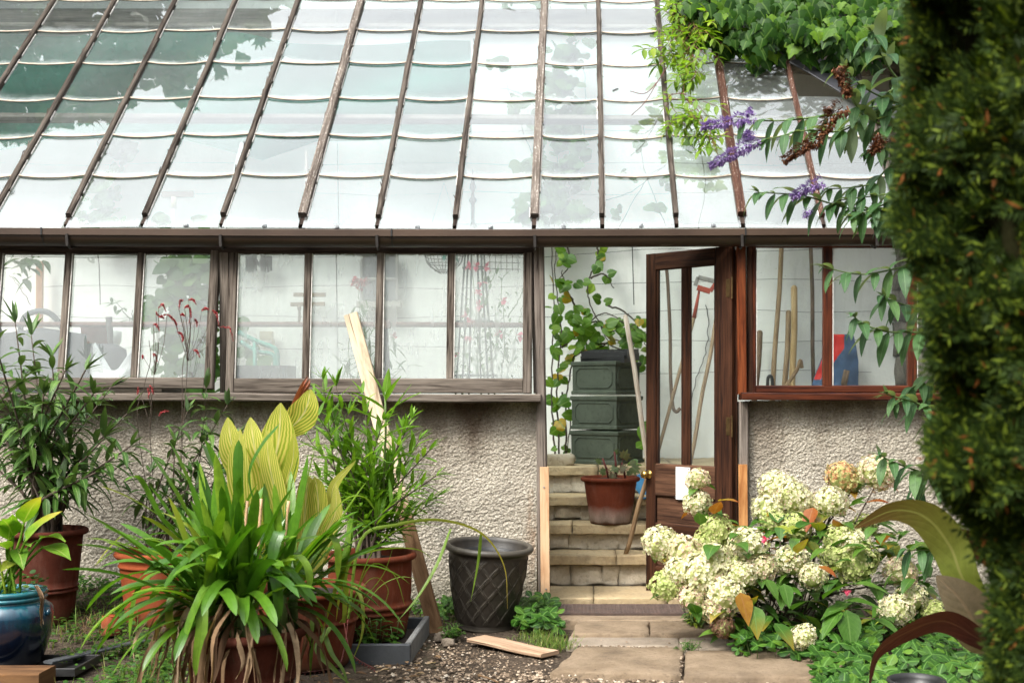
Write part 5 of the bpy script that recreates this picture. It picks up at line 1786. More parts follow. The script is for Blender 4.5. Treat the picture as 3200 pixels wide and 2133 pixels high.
for bi, (pts, d) in enumerate(branches):
    n = len(pts)
    c = curve([P(px, py, lerp(d + .25, d, k / (n - 1))) for k, (px, py) in enumerate(pts)], 8)
    tube(ms, [BB + V((0, 0, .6 + bi * .05)), c[0]] + c[1:], [.008] + [lerp(.006, .0022, k / len(c)) for k in range(len(c))], 6)
    acc = 0; last = -.03; flip = 0
    for k in range(1, len(c)):
        acc += (c[k] - c[k - 1]).length
        if acc - last < .05 or acc < .15: continue
        last = acc; flip += 1
        ax = (c[k] - c[k - 1]).normalized(); _, sd, nm = frame(ax)
        for s in (-1, 1):
            side = (sd if flip % 2 else nm) * s
            dd = ax * .55 + side * .6 + V((0, -.12, -.25))
            L = rr.uniform(.105, .165) * lerp(1.05, .6, max(0, k / len(c) - .6) * 2)
            leaf(ml, c[k], dd, L, L * .33, rr.uniform(.9, 2.0), 7, 'lance', .2, None, 0, rr.uniform(-.4, .4), .012)
    ax = (c[-1] - c[-2]).normalized()
    for j in range(4):
        leaf(ml, c[-1], ax + rdir(rr) * .7, rr.uniform(.04, .07), .016, .4, 5, 'lance', .3)


def spike(mb, pts, r0, n=150, sz=.011, seed=0, taper=.75, tail=.0):
    rr = random.Random(seed)
    c = curve(pts, 10)
    for k in range(n):
        f = rr.random() ** .9
        i = min(len(c) - 2, int(f * (len(c) - 1)))
        ax = (c[i + 1] - c[i]).normalized()
        _, sd, nm = frame(ax)
        a = rr.uniform(0, 2 * PI)
        r = r0 * (1 - taper * f) * (.55 + .6 * (0.5 + .5 * math.sin(f * 26))) * rr.uniform(.5, 1.1)
        o = sd * math.cos(a) + nm * math.sin(a)
        p = c[i].lerp(c[i + 1], f * (len(c) - 1) - i) + o * r * .85
        leaf(mb, p, o + ax * .5 + rdir(rr) * .4, sz * rr.uniform(.7, 1.3), sz * .55, .2, 2, 'ovate', .2)


d5 = 4.9
for i, (pts, r0, n) in enumerate((([(1735, 265), (1690, 275), (1645, 285), (1612, 290)], .024, 230), ([(1745, 318), (1705, 340), (1665, 362), (1631, 381)], .027, 320), ([(1890, 415), (1860, 428), (1838, 440), (1818, 453)], .022, 200), ([(1722, 330), (1718, 315), (1712, 305)], .02, 100), ([(1728, 270), (1722, 262), (1716, 262)], .012, 40), ([(1858, 478), (1852, 490), (1850, 500)], .012, 30))):
    spike(mf, [P(px, py, d5) for px, py in pts], r0 * 1.35, int(n * 3.4), .015, i)
for i, (pts, r0, n) in enumerate((([(1940, 240), (1905, 275), (1878, 318), (1840, 340), (1799, 369)], .03, 420), ([(1926, 152), (1938, 185), (1950, 222)], .024, 220), ([(1905, 245), (1898, 258)], .016, 40), ([(2010, 345), (2020, 320), (2034, 330)], .02, 90), ([(2025, 320), (2000, 350)], .022, 90))):
    spike(mk, [P(px, py, d5 - .05) for px, py in pts], r0 * 1.3, int(n * 3.6), .016, 20 + i, .6)
ms.build('branches', M['stem_green'], bu, True); ml.build('leaves', M['buddleia'], bu, True)
mf.build('purple_spikes', M['purple'], bu, True); mk.build('withered_spikes', M['brown_spike'], bu, True)

# ---------------------------------------------------------------- red canna at the right
RC = V((X(2300, 4.1), 4.1 - D0, 0))
rc = thing('bronze_canna', 'canna with big bronze green leaves in front of the conifer hedge', 'plant', RC)
mb = MB()
for pts, w, m, s0 in (([(2290, 1440, 4.1), (2215, 1335, 4.02), (2182, 1254, 4.0), (2126, 1187, 3.96), (2051, 1172, 3.95), (1962, 1212, 3.97)], .1, 0, (.5, -.2, .8)),
                      ([(2290, 1490, 4.1), (2245, 1440, 4.03), (2205, 1375, 3.98), (2150, 1322, 3.95)], .13, 1, (.7, 0, -.6)),
                      ([(2290, 1500, 4.1), (2242, 1462, 4.0), (2163, 1425, 3.92), (2070, 1458, 3.86), (2013, 1504, 3.83), (1996, 1575, 3.82)], .065, 2, (.2, .9, .3)),
                      ([(2300, 1300, 4.15), (2230, 1250, 4.1), (2180, 1235, 4.1), (2110, 1222, 4.1)], .07, 2, (.3, .6, .6))):
    cp = [P(*p) for p in pts]
    ribbon(mb, curve(cp, 8), w * 1.3, 'canna', .12, (cp[1] - cp[0]).cross(V((s0[0] * .3, 1, s0[2] * .3))) * -1, UP, m, 0, .01)
mb.build('leaves', [M['canna_red'], leafmat('grey_canna_leaf', (.2, .17, .11), (.26, .2, .14), None, (.3, .22, .15), .35, .3), M['canna_bronze']], rc, True)
mb = MB(); tube(mb, curve([RC, P(2300, 1500, 4.1), P(2290, 1300, 4.12)], 6), .014, 8); mb.build('stem', M['stem_red'], rc, True)
# ---------------------------------------------------------------- things inside the glasshouse
def single(mb, name, m, label, cat, loc, smooth_=True, group=None):
    return tag(mb.build(name, m, None, smooth_, loc), label, cat, group)


# stacked planters
PG = 'square planters stacked in the doorway'
rot = Matrix.Rotation(R(-31), 4, 'Z')
pc = P(1395, 1064, 8.62)
lab = ['lowest of the three stacked dark green panelled planters', 'middle one of the three stacked dark green panelled planters', 'topmost of the three stacked dark green panelled planters under the seed trays']
for k in range(3):
    z0 = .716 + k * .243
    loc = V((pc.x - .004 * k, pc.y, z0))
    Mx = Matrix.Translation(loc) @ rot
    wd2 = .193 - .006 * k
    t = thing('square_planter', lab[k], 'planter', loc, PG)
    mb = MB()
    def ring(w, z): return [Mx @ V((sx * w, sy * w, z)) for sx, sy in ((-1, -1), (1, -1), (1, 1), (-1, 1))]
    prof = [(wd2 - .004, 0), (wd2, .004), (wd2, .022), (wd2 - .008, .028), (wd2 - .006, .2), (wd2 + .002, .206), (wd2 + .004, .226), (wd2, .232), (wd2 - .02, .232), (wd2 - .02, .05)]
    ids = [mb.add(ring(w, z)) for w, z in prof]
    for a, b in zip(ids, ids[1:]):
        for i in range(4):
            j = (i + 1) % 4
            mb.face((a + i, a + j, b + j, b + i))
    mb.face([ids[-1] + i for i in range(4)]); mb.face([ids[0] + i for i in (3, 2, 1, 0)])
    mb.build('planter_body', M['planter'], t)
    for s in range(4):
        Rz = Matrix.Rotation(s * PI / 2, 4, 'Z')
        mb = MB()
        hw, z_0, z_1, cc = wd2 - .035, .048, .184, .03
        octo = [(-hw + cc, z_0), (hw - cc, z_0), (hw, z_0 + cc), (hw, z_1 - cc), (hw - cc, z_1), (-hw + cc, z_1), (-hw, z_1 - cc), (-hw, z_0 + cc)]
        pts = [Mx @ Rz @ V((x, -(wd2 - .005), z)) for x, z in octo]
        for i in range(8):
            beam(mb, pts[i], pts[(i + 1) % 8], .008, .008, Mx.to_3x3() @ Rz.to_3x3() @ V((0, -1, 0)), 0, .003)
        mb.build('panel_moulding', M['planter'], t)
top = V((pc.x, pc.y, .716 + 2 * .243 + .234))
mb = MB()
for i in range(2):
    o = top + V((.02, -.02, i * .03))
    Mt = Matrix.Translation(o) @ Matrix.Rotation(R(-28 + 6 * i), 4, 'Z') @ Matrix.Rotation(R(6), 4, 'X')
    for a in range(8):
        x = -.17 + a * .34 / 7
        beam(mb, Mt @ V((x, -.12, .025)), Mt @ V((x, .12, .025)), .006, .05, UP, 0, .001)
    for a in range(6):
        y = -.12 + a * .24 / 5
        beam(mb, Mt @ V((-.17, y, .024)), Mt @ V((.17, y, .024)), .006, .048, UP, 0, .001)
single(mb, 'seed_tray', M['black'], 'pair of black cell trays lying on the stacked planters', 'tray', top, False)

# poles and tools by the door
def pole(name, a, b, r, m, label, cat='pole', flat=False, group=None, r1=None):
    mb = MB()
    c = [a.lerp(b, k / 8) + V((.004 * math.sin(k * 1.3), 0, 0)) for k in range(9)]
    tube(mb, c, [lerp(r, r1 or r, k / 8) for k in range(9)], 10)
    icos(mb, c[-1], (r1 or r) * .99, 0, 10, 6)
    return tag(mb.build(name, m, None, True, a), label, cat, group)


pole('pole', P(1516, 1240, 8.05), P(1438, 728, 8.2), .017, M['handle_grey'], 'pale bleached pole leaning behind the open door', group='poles by the door')
pole('broom_handle', P(1437, 1273, 7.42), P(1504, 1030, 7.18), .0145, M['handle'], 'brown broom handle leaning on the door knob', 'handle', group='poles by the door')
floor_z = .716
def fl(px, d): return V((X(px, d), d - D0, floor_z))
TG = 'tools leaning on the white wall'
# stirrup hoe seen through the door
hoe = thing('stirrup_hoe', 'hoe with a red and grey stirrup head leaning upside down behind the door glass', 'hoe', fl(1512, 8.7), TG)
mb = MB(); A_, B_ = fl(1505, 8.7), P(1594, 730, 9.12)
tube(mb, [A_, A_.lerp(B_, .5), B_], .0135, 10); mb.build('shaft', M['handle'], hoe, True)
mb = MB(); C_ = P(1606, 668, 9.12); tube(mb, [B_, B_.lerp(C_, .6), C_], [.017, .012, .009], 10); mb.build('socket', M['red_metal'], hoe, True)
mb = MB()
q = [P(x * .2531 + 1176, 514.5 + y * .2531, 9.1) for x, y in ((1680, 575), (1662, 560), (1690, 482), (1855, 525), (1852, 555), (1800, 612))]
beam(mb, q[1], q[2], .03, .012, V((0, -1, 0))); beam(mb, q[2], q[3], .035, .012, V((0, -1, 0))); mb.build('stirrup', M['grey_metal'], hoe)
mb = MB(); beam(mb, q[0], q[5], .042, .014, V((0, -1, 0))); beam(mb, q[5], q[3], .03, .012, V((0, -1, 0))); mb.build('blade', M['red_metal'], hoe)
pole('rake_handle', fl(1585, 8.6), P(1645, 735, 9.1), .0155, M['handle'], 'straight brown handle leaning at the right of the door glass', 'handle', group=TG)
mb = MB()
c = curve([P(1528, 600, 9.15), P(1533, 640, 9.13), P(1539, 760, 9.1), P(1540, 860, 9.0), P(1545, 930, 8.95), P(1553, 945, 8.9), P(1562, 938, 8.88)], 8)
tube(mb, c, .013, 8); single(mb, 'hooked_stick', M['handle_dark'], 'dark walking stick like handle with a hooked lower end behind the door', 'handle', P(1545, 945, 8.95), group=TG)
# blue dustpan
dp_ = P(1478, 1140, 7.95)
mb = MB()
beam(mb, P(1455, 1141, 8.0), P(1510, 1141, 7.95), .2, .012, UP, 0, .004)
beam(mb, P(1462, 1125, 8.06), P(1508, 1095, 8.06), .16, .008, V((.3, -1, .2)), 0, .003)
tube(mb, curve([P(1500, 1095, 8.05), P(1512, 1075, 8.05), P(1520, 1066, 8.05)], 5), [.018, .014, .012], 8)
single(mb, 'dustpan', M['blue_pl'], 'blue plastic dustpan half hidden behind the door on the steps', 'dustpan', dp_, False)

# tools behind the right-hand window
def tool(name, px0, px1, py1, d0, d1, r, m, label, r1=None):
    return pole(name, fl(px0, d0), P(px1, py1, d1), r, M[m], label, 'handle', group=TG, r1=r1)


tool('tool_handle', 1722, 1746, 765, 8.85, 9.15, .021, 'handle_dark', 'short dark rounded handle nearest the door post behind the right window', .024)
tool('tool_handle', 1765, 1797, 540, 8.9, 9.2, .02, 'handle', 'tall brown handle running up past the top of the right window', .018)
tool('tool_handle', 1794, 1812, 718, 8.9, 9.12, .022, 'handle', 'mid brown rounded handle just left of the pale one', .021)
tool('tool_handle', 1817, 1825, 662, 8.8, 9.0, .024, 'handle_pale', 'thick pale yellow handle in the right window', .024)
tool('tool_handle', 1873, 1862, 545, 9.0, 9.22, .016, 'handle_dark', 'thin dark upright handle close to the middle bar of the right window', .015)
mb = MB(); tube(mb, curve([P(1763, 900, 8.8), P(1764, 868, 8.8), P(1772, 866, 8.8), P(1776, 900, 8.8)], 6), .012, 8)
single(mb, 'fork_grip', M['black'], 'black plastic fork grip at the foot of the tall handle', 'grip', P(1768, 900, 8.8))
mb = MB(); tube(mb, curve([P(1795, 905, 8.75), P(1810, 880, 8.75), P(1830, 850, 8.8), P(1838, 828, 8.85), P(1842, 845, 8.86)], 6), .014, 8)
single(mb, 'curved_grip', M['handle'], 'curved wooden grip behind the pale handle', 'handle', P(1800, 905, 8.75))
# blue and red sack
sk = thing('sack', 'blue sack with a red corner propped against the wall in the right window', 'sack', fl(1920, 8.9))
mb = MB()
out = [(1852, 1010), (1858, 900), (1872, 860), (1905, 775), (1918, 767), (1935, 770), (1960, 772), (1966, 795), (1972, 830), (1971, 900), (1972, 1050), (1860, 1050)]
def sackfront(px, py): return P(px, py, 8.86) + V((0, -.05 * math.sin(max(0, min(1, (px - 1850) / 122)) * PI) - .015 * noise.noise(V((px * .04, py * .04, 0))), 0))
N = 60
rows = []
for j in range(N + 1):
    py = lerp(768, 1064, j / N)
    def cut(py):
        xs_ = []
        for a, b in zip(out, out[1:] + out[:1]):
            if (a[1] - py) * (b[1] - py) <= 0 and a[1] != b[1]:
                xs_.append(a[0] + (py - a[1]) / (b[1] - a[1]) * (b[0] - a[0]))
        return (min(xs_), max(xs_)) if xs_ else (1856, 1972)
    l, r = cut(min(py, 1045))
    if j == 0: l, r = 1908, 1958
    rows.append((mb.add([sackfront(lerp(l, r, i / 48), py) for i in range(49)]), py, l, r))
for (a, p0, l0, r0), (b, p1, l1, r1) in zip(rows, rows[1:]):
    for i in range(48):
        px = lerp(l0, r0, (i + .5) / 48)
        py = (p0 + p1) / 2
        mb.face((a + i, b + i, b + i + 1, a + i + 1), 1 if (py < 880 and px < 1936 - max(0, (py - 800)) * .75 and py < 870) else 0)
# closed back
bk = [(mb.add([P(l, py, 9.1), P(r, py, 9.1)])) for (_, py, l, r) in rows]
for (a, *_), (b, *_), ka, kb in zip(rows, rows[1:], bk, bk[1:]):
    mb.face((ka, kb, b, a)); mb.face((a + 48, b + 48, kb + 1, ka + 1)); mb.face((ka + 1, kb + 1, kb, ka))
mb.face([rows[0][0] + i for i in range(49)] + [bk[0] + 1, bk[0]])
mb.build('sack_body', [M['blue_sack'], M['red_sack']], sk, True)
mb = MB(); tube(mb, [P(1938, 884, 8.55), P(1945, 850, 8.55)], .022, 8); tube(mb, [fl(1936, 8.55), P(1938, 884, 8.55)], .016, 8)
single(mb, 'broken_handle', M['handle_dark'], 'dark stub of a broken handle in front of the blue sack', 'handle', fl(1936, 8.55))

# staging rail along the left half
rl = thing('pipe_rail', 'long rusty pipe rail running across behind the left windows', 'rail', (-2, .8, .7))
mb = MB(); tube(mb, [P(-420, 745, 7.6), P(300, 745, 7.6), P(900, 745, 7.6), P(1232, 747, 7.6)], .017, 10); mb.build('pipe', M['rust'], rl, True)
for px in (250, 882, -240):
    mb = MB(); q = P(px, 728, 7.6); tube(mb, [q, V((q.x + .02, q.y, q.z - .3)), V((q.x + .0, q.y, .7))], [.022, .018, .018], 8); mb.build('rail_post', M['iron'], rl, True)
mb = MB(); beam(mb, P(870, 745, 7.57), P(897, 745, 7.57), .05, .05, UP); mb.build('clamp', M['rust'], rl)

bench = thing('potting_bench', 'low potting bench behind the left windows', 'bench', (-2.6, 1.25, .7))
mb = MB(); box(mb, -5.2, -1.75, .95, 1.6, 1.17, 1.2, 0); mb.build('bench_top', M['sash'], bench)
for x in (-5.1, -3.5, -1.85):
    for y in (1.0, 1.55):
        mb = MB(); box(mb, x - .03, x + .03, y - .03, y + .03, .7, 1.168, 0); mb.build('leg', M['sash'], bench)
bz = 1.2
# watering cans
def can(px, sc, d, label, mirror_=1):
    c = V((X(px, d), d - D0, bz))
    t = thing('watering_can', label, 'watering can', c, 'watering cans on the bench')
    mb = MB()
    lathe(mb, [(.001, 0), (.14 * sc, 0), (.145 * sc, .02), (.135 * sc, .22 * sc), (.12 * sc, .3 * sc), (.08 * sc, .33 * sc), (.075 * sc, .31 * sc), (.001, .3 * sc)], 28, Matrix.Translation(c))
    mb.build('can_body', M['cancan'], t, True)
    mb = MB()
    tube(mb, curve([c + V((.13 * sc * mirror_, 0, .12 * sc)), c + V((.17 * sc * mirror_, 0, .33 * sc)), c + V((.07 * sc * mirror_, 0, .48 * sc)), c + V((-.07 * sc * mirror_, 0, .46 * sc)), c + V((-.11 * sc * mirror_, 0, .30 * sc))], 8), .017 * sc, 8)
    mb.build('handle', M['cancan'], t, True)
    mb = MB()
    tube(mb, [c + V((-.12 * sc * mirror_, 0, .1 * sc)), c + V((-.3 * sc * mirror_, 0, .38 * sc)), c + V((-.36 * sc * mirror_, 0, .44 * sc))], [.028 * sc, .018 * sc, .024 * sc], 8)
    mb.build('spout', M['cancan'], t, True)
can(85, 1.12, 7.95, 'dark watering can with a high curved handle in the leftmost window')
can(-30, 1.0, 8.15, 'dark watering can cut off by the left edge of the picture', -1)
# white tub
q = V((X(222, 8.35), 8.35 - D0, bz))
mb = MB(); lathe(mb, [(.001, 0), (.125, 0), (.15, .3), (.165, .32), (.165, .38), (.15, .385), (.14, .36), (.001, .35)], 32, Matrix.Translation(q) @ Matrix.Diagonal((1, .8, 1.15, 1)))
single(mb, 'white_tub', M['white_pl'], 'big white plastic tub with a lid behind the second window', 'tub', q)
q = V((X(217, 7.85), 7.85 - D0, bz)); h = Z(742, 7.85) - bz
mb = MB(); lathe(mb, [(.001, 0), (.06, 0), (.083, h - .03), (.09, h - .03), (.09, h), (.08, h), (.001, h - .04)], 28, Matrix.Translation(q))
single(mb, 'plant_pot', M['orange_pl'], 'orange plastic pot under the pipe rail in the second window', 'pot', q)
# dark compost bag and white bag
q = V((X(185, 7.55), 7.55 - D0, .7))
mb = MB()
lathe(mb, [(.001, 0), (.24, .0), (.27, .1), (.27, .55), (.25, Z(795, 7.55) - .7 - .02), (.2, Z(790, 7.55) - .7), (.001, Z(792, 7.55) - .7)], 28, Matrix.Translation(q) @ Matrix.Diagonal((1.1, .55, 1, 1)), 0, False,
      lambda r, z, a: r * (1 + .08 * noise.noise(V((math.cos(a) * 2, math.sin(a) * 2, z * 4)))))
single(mb, 'compost_bin', M['darkbag'], 'dark grey dustbin shaped tub of compost behind the second window', 'bin', q)
q = V((X(95, 7.4), 7.4 - D0, .7))
mb = MB()
lathe(mb, [(.001, 0), (.2, .0), (.22, .1), (.22, Z(760, 7.4) - .72), (.001, Z(752, 7.4) - .7)], 24, Matrix.Translation(q) @ Matrix.Diagonal((1.2, .6, 1, 1)), 0, False,
      lambda r, z, a: r * (1 + .1 * noise.noise(V((math.cos(a) * 2, math.sin(a) * 2, z * 4 + 5)))))
single(mb, 'compost_sack', M['darkbag'], 'slumped dark compost sack below the watering can', 'sack', q)
# white plastic bag on the sill inside
q = P(262, 872, 7.15); rr = random.Random(8)
mb = MB()
n = 26; rows = []
for j in range(9):
    t_ = j / 8
    ring = []
    for i in range(n):
        a = 2 * PI * i / n
        ear = max(0, math.cos(a)) ** 3 * .9 + max(0, math.cos(a - PI)) ** 3 * 1.15
        z = t_ * (.055 + .15 * ear) * (1 if t_ < 1 else .97)
        r = .115 * (1 - .35 * t_ * (1 - ear * .3)) * (1 + .18 * noise.noise(V((math.cos(a) * 3, math.sin(a) * 3, t_ * 3))))
        ring.append(q + V((r * math.cos(a) * 1.25, r * math.sin(a) * .7, z + .012 * noise.noise(V((math.cos(a) * 6, math.sin(a) * 6, t_ * 5))))))
    rows.append(mb.add(ring))
for a, b in zip(rows, rows[1:]):
    for i in range(n):
        mb.face((a + i, a + (i + 1) % n, b + (i + 1) % n, b + i))
ce = mb.add([q + V((0, 0, .03))])
for i in range(n): mb.face((rows[-1] + i, rows[-1] + (i + 1) % n, ce))
single(mb, 'white_bag', M['bag_white'], 'crumpled white carrier bag with two ears on the sill of the second window', 'bag', q)
mb = MB(); box(mb, q.x - .3, q.x + .35, q.y - .2, q.y + .2, .7, q.z - .002)
single(mb, 'crate', M['sash'], 'wooden crate under the white carrier bag', 'crate', (q.x, q.y, .7), False)
# teal framed trolley
mb = MB()
a = [P(x * .3141, 514.5 + y * .3141, 7.9) for x, y in ((1745, 790), (1860, 850), (1990, 900), (2025, 940), (2030, 1060))]
tube(mb, curve(a, 6), .016, 8)
a = [P(x * .3141, 514.5 + y * .3141, 8.2) for x, y in ((1760, 860), (1880, 930), (2000, 960), (2010, 1080))]
tube(mb, curve(a, 6), .014, 8)
tube(mb, [P(585, 780, 7.9), P(586, 860, 7.9), V((X(586, 7.9), 1.1, .7))], .013, 8)
tube(mb, [P(640, 840, 7.9), V((X(640, 7.9), 1.1, .7))], .014, 8)
tube(mb, [P(585, 800, 7.9), P(590, 800, 8.2)], .01, 8)
tube(mb, [P(635, 830, 8.2), V((X(635, 8.2), 1.4, .7))], .012, 8)
single(mb, 'trolley_frame', M['teal'], 'turquoise tubular trolley frame in the fourth window from the left', 'trolley', V((X(586, 7.9), 1.1, .7)))
mb = MB(); q0 = P(540, 840, 7.5); q1 = P(668, 870, 7.5)
box(mb, q0.x, q1.x, q0.y - .12, q0.y + .15, .7, q0.z, 0, .01)
single(mb, 'dark_crate', M['darkbag'], 'dark grey crate in front of the turquoise trolley frame', 'crate', (q0.x, q0.y, .7), False)
# gloves pegged to the wire
for gi, px in enumerate((577, 612)):
    mb = MB(); q = P(px, 588, 9.2)
    beam(mb, q, q + V((0, 0, -.075)), .085, .022, V((0, -1, 0)), 0, .008)
    for f, (dx, L) in enumerate(((-.031, .045), (-.010, .055), (.011, .052), (.031, .042))):
        tube(mb, [q + V((dx, 0, -.07)), q + V((dx * 1.15, 0, -.07 - L))], [.0105, .009], 8)
    sgn = 1 if gi == 0 else -1
    tube(mb, [q + V((sgn * .035, 0, -.03)), q + V((sgn * .062, 0, -.075))], [.012, .009], 8)
    single(mb, 'work_glove', M['glove'], ('left' if gi == 0 else 'right') + ' one of a pair of grey work gloves hung on the wire', 'glove', q, True, 'gloves on the wire')
# brush rack
br = thing('hanging_brush', 'wooden brush with a dark handle hanging on the wall in the fourth window', 'brush', P(710, 677, 9.2))
mb = MB(); beam(mb, P(675, 677, 9.2), P(748, 677, 9.2), .03, .03, V((0, -1, 0))); beam(mb, P(668, 699, 9.15), P(746, 698, 9.15), .03, .03, V((0, -1, 0))); mb.build('brush_bar', M['handle'], br)
mb = MB(); tube(mb, curve([P(687, 702, 9.12), P(688, 722, 9.12), P(687, 740, 9.12)], 5), [.009, .016, .014, .01], 8); mb.build('handle', M['handle_dark'], br, True)
# squeegee seen through the roof
sq = thing('squeegee', 'squeegee with a dark blade and cream socket standing against the wall', 'squeegee', fl(398, 9.0))
mb = MB(); beam(mb, P(372, 447, 9.1), P(445, 446, 9.1), .05, .03, V((0, -1, 0))); mb.build('blade', M['handle_dark'], sq)
mb = MB(); tube(mb, [P(400, 452, 9.1), P(399, 478, 9.1)], .022, 8); mb.build('socket', M['cream'], sq, True)
mb = MB(); tube(mb, [P(399, 478, 9.1), P(397, 600, 9.1), fl(396, 8.9)], .012, 8); mb.build('shaft', M['white_pl'], sq, True)

# obelisk with sweet peas
ob = thing('plant_obelisk', 'dark green metal obelisk with a spear finial among sweet peas', 'obelisk', fl(1092, 7.9))
mb = MB()
q = P(1090, 580, 7.9)
for k in range(6):
    a = k * PI / 3 + .3
    f = V((X(1092, 7.9) + .165 * math.cos(a), 7.9 - D0 + .165 * math.sin(a), floor_z))
    tube(mb, [f, V((q.x + .06 * math.cos(a), q.y + .06 * math.sin(a), q.z + .02)), P(1086, 500, 7.9)], .006, 6)
for z_, r in ((q.z - .1, .078), (q.z - .45, .118), (Z(862, 7.9), .14)):
    c = V((X(1091, 7.9), 7.9 - D0, z_))
    tube(mb, [c + V((r * math.cos(2 * PI * i / 24), r * math.sin(2 * PI * i / 24), 0)) for i in range(25)], .006, 6)
mb.build('frame', M['iron_green'], ob, True)
mb = MB()
lathe(mb, [(.012, 0), (.012, .1), (.03, .13), (.012, .15), (.01, .18), (.022, .21), (.018, .23), (.012, .25), (.001, .33)], 12, Matrix.Translation(P(1086, 505, 7.9)))
mb.build('finial', M['iron'], ob, True)


def cloud(name, label, cat, pts, leafm, L, outline=None, n=150, stems=(), d=8.5, dv=.25, seed=0, flowers=None, fm=None, fs=.03, W_=.5, group=None, prof='ovate', smat='vine_stem', sr=.004):
    """a climbing or bushy plant: leaves scattered round given picture points (px, py, spread)"""
    rr = random.Random(seed)
    base = fl(pts[0][0], d)
    t = thing(name, label, cat, base, group)
    ml, ms_, mf_ = MB(), MB(), MB()
    tot = sum(p[2] ** 1.3 for p in pts)
    for px, py, sp in pts:
        for _ in range(max(2, int(n * sp ** 1.3 / tot))):
            p = P(px + rr.gauss(0, sp * .5), py + rr.gauss(0, sp * .5), d + rr.uniform(-dv, dv))
            s = L * rr.uniform(.6, 1.2)
            dd = V((rr.uniform(-1, 1), rr.uniform(-.8, .1), rr.uniform(-1, .35)))
            if outline:
                polyleaf(ml, outline, p, dd, V((rr.uniform(-.5, .5), -1, rr.uniform(0, .9))), s, .2, 0, .1)
            else:
                leaf(ml, p, dd, s, s * W_, rr.uniform(.2, .9), 5, prof, .25)
    for s in stems:
        c = curve([P(*q) if len(q) == 3 else P(q[0], q[1], d + .05) for q in s], 7)
        for k in range(len(c)):
            c[k] = c[k] + V((rr.uniform(-1, 1), 0, rr.uniform(-1, 1))) * .006
        tube(ms_, c, [lerp(sr, sr * .4, k / len(c)) for k in range(len(c))], 5)
    if flowers:
        for px, py in flowers:
            for _ in range(6):
                leaf(mf_, P(px, py, d - dv * .6), rdir(rr) + V((0, -.4, 0)), fs, fs * .8, .3, 3, 'ovate', .3)
    ml.build('leaves', leafm, t, True)
    if ms_.v: ms_.build('stems', M[smat], t, True)
    if mf_.v: mf_.build('flowers', fm or M['pink'], t, True)
    return t


cloud('sweet_pea', 'sweet pea with pink flowers climbing the green obelisk', 'climber', [(1095, 700, 35), (1110, 760, 50), (1090, 820, 50), (1135, 800, 50), (1070, 860, 30), (1160, 700, 30), (1165, 770, 40), (1120, 640, 25), (1160, 840, 40)], M['inside'], .05, None, 330,
      [[(1100, 900), (1095, 760), (1085, 600)], [(1130, 900), (1125, 760), (1110, 620)], [(1080, 900), (1070, 800), (1075, 700)], [(1150, 900), (1160, 760), (1150, 660), (1170, 620)], [(1110, 900), (1140, 800), (1135, 700)], [(1120, 900), (1100, 780), (1125, 660), (1150, 600)],
       [(1160, 890), (1185, 780), (1200, 700)], [(1165, 730, 8.2), (1190, 690, 8.2), (1210, 640, 8.2)]],
      7.85, .2, 2, [(1078, 613), (1096, 612), (1117, 614), (1107, 649), (1099, 672), (1100, 702), (1070, 728), (1082, 737), (1158, 689), (1147, 768), (1195, 772), (1050, 815), (1077, 773)], M['pink'], .042, .42, smat='stem_green')
cloud('tall_flower', 'tall faded pink flowering plant behind the leaning plank', 'plant', [(835, 750, 40), (815, 800, 50), (840, 850, 45), (800, 860, 40), (825, 700, 28), (870, 800, 40), (885, 850, 30), (930, 850, 20), (900, 780, 16)], M['inside'], .11, None, 130,
      [[(820, 900), (830, 760), (822, 655)], [(840, 900), (850, 800), (832, 660)], [(860, 900), (880, 830), (905, 770)], [(810, 900), (800, 800), (815, 700)], [(870, 900), (920, 850)]],
      8.0, .15, 4, [(813, 650), (820, 645), (828, 652), (835, 648), (818, 658), (830, 660), (842, 655), (825, 640), (815, 640), (838, 642), (905, 772)], M['redflower'], .035, .22, prof='lance', smat='stem_green')
cloud('climber', 'leafy climber filling the third window behind the red flower spikes', 'climber', [(420, 620, 50), (450, 680, 55), (440, 740, 55), (470, 800, 50), (400, 780, 40), (460, 600, 45), (390, 600, 25), (420, 850, 40), (380, 680, 25), (345, 700, 14), (340, 730, 14), (470, 860, 40), (556, 740, 14), (575, 800, 14), (590, 830, 14)], M['inside'], .095, HEART, 330,
      [[(450, 1000), (440, 800), (430, 600), (400, 540)], [(455, 1000), (480, 760), (460, 560)], [(440, 900), (380, 820), (350, 780)], [(470, 800), (420, 700), (380, 640)]], 8.6, .3, 6)
cloud('climber', 'climber with pale leaves against the wall seen through the left of the roof', 'climber', [(225, 420, 40), (240, 470, 40), (270, 360, 30), (210, 500, 30), (290, 345, 22), (255, 330, 20), (180, 440, 18), (380, 510, 22), (470, 505, 16)], M['inside'], .08, HEART, 120,
      [[(230, 700), (225, 500), (250, 400), (280, 330)], [(228, 540), (180, 470), (165, 440)]], 9.05, .1, 8)
cloud('climber', 'tall climber against the wall between the middle bars of the roof', 'climber', [(1280, 200, 50), (1270, 300, 55), (1290, 400, 55), (1260, 460, 45), (1300, 120, 40), (1320, 330, 40), (1340, 250, 22), (1200, 480, 30), (1190, 230, 18), (1150, 150, 14), (1330, 470, 30), (1240, 500, 40), (1210, 380, 22)], M['inside'], .095, HEART, 300,
      [[(1270, 560), (1280, 400), (1275, 250), (1290, 80)], [(1275, 500), (1330, 380), (1345, 220), (1335, 120)], [(1270, 450), (1220, 350), (1180, 240), (1140, 130)], [(1280, 300), (1200, 220), (1130, 200)]], 9.05, .13, 10)
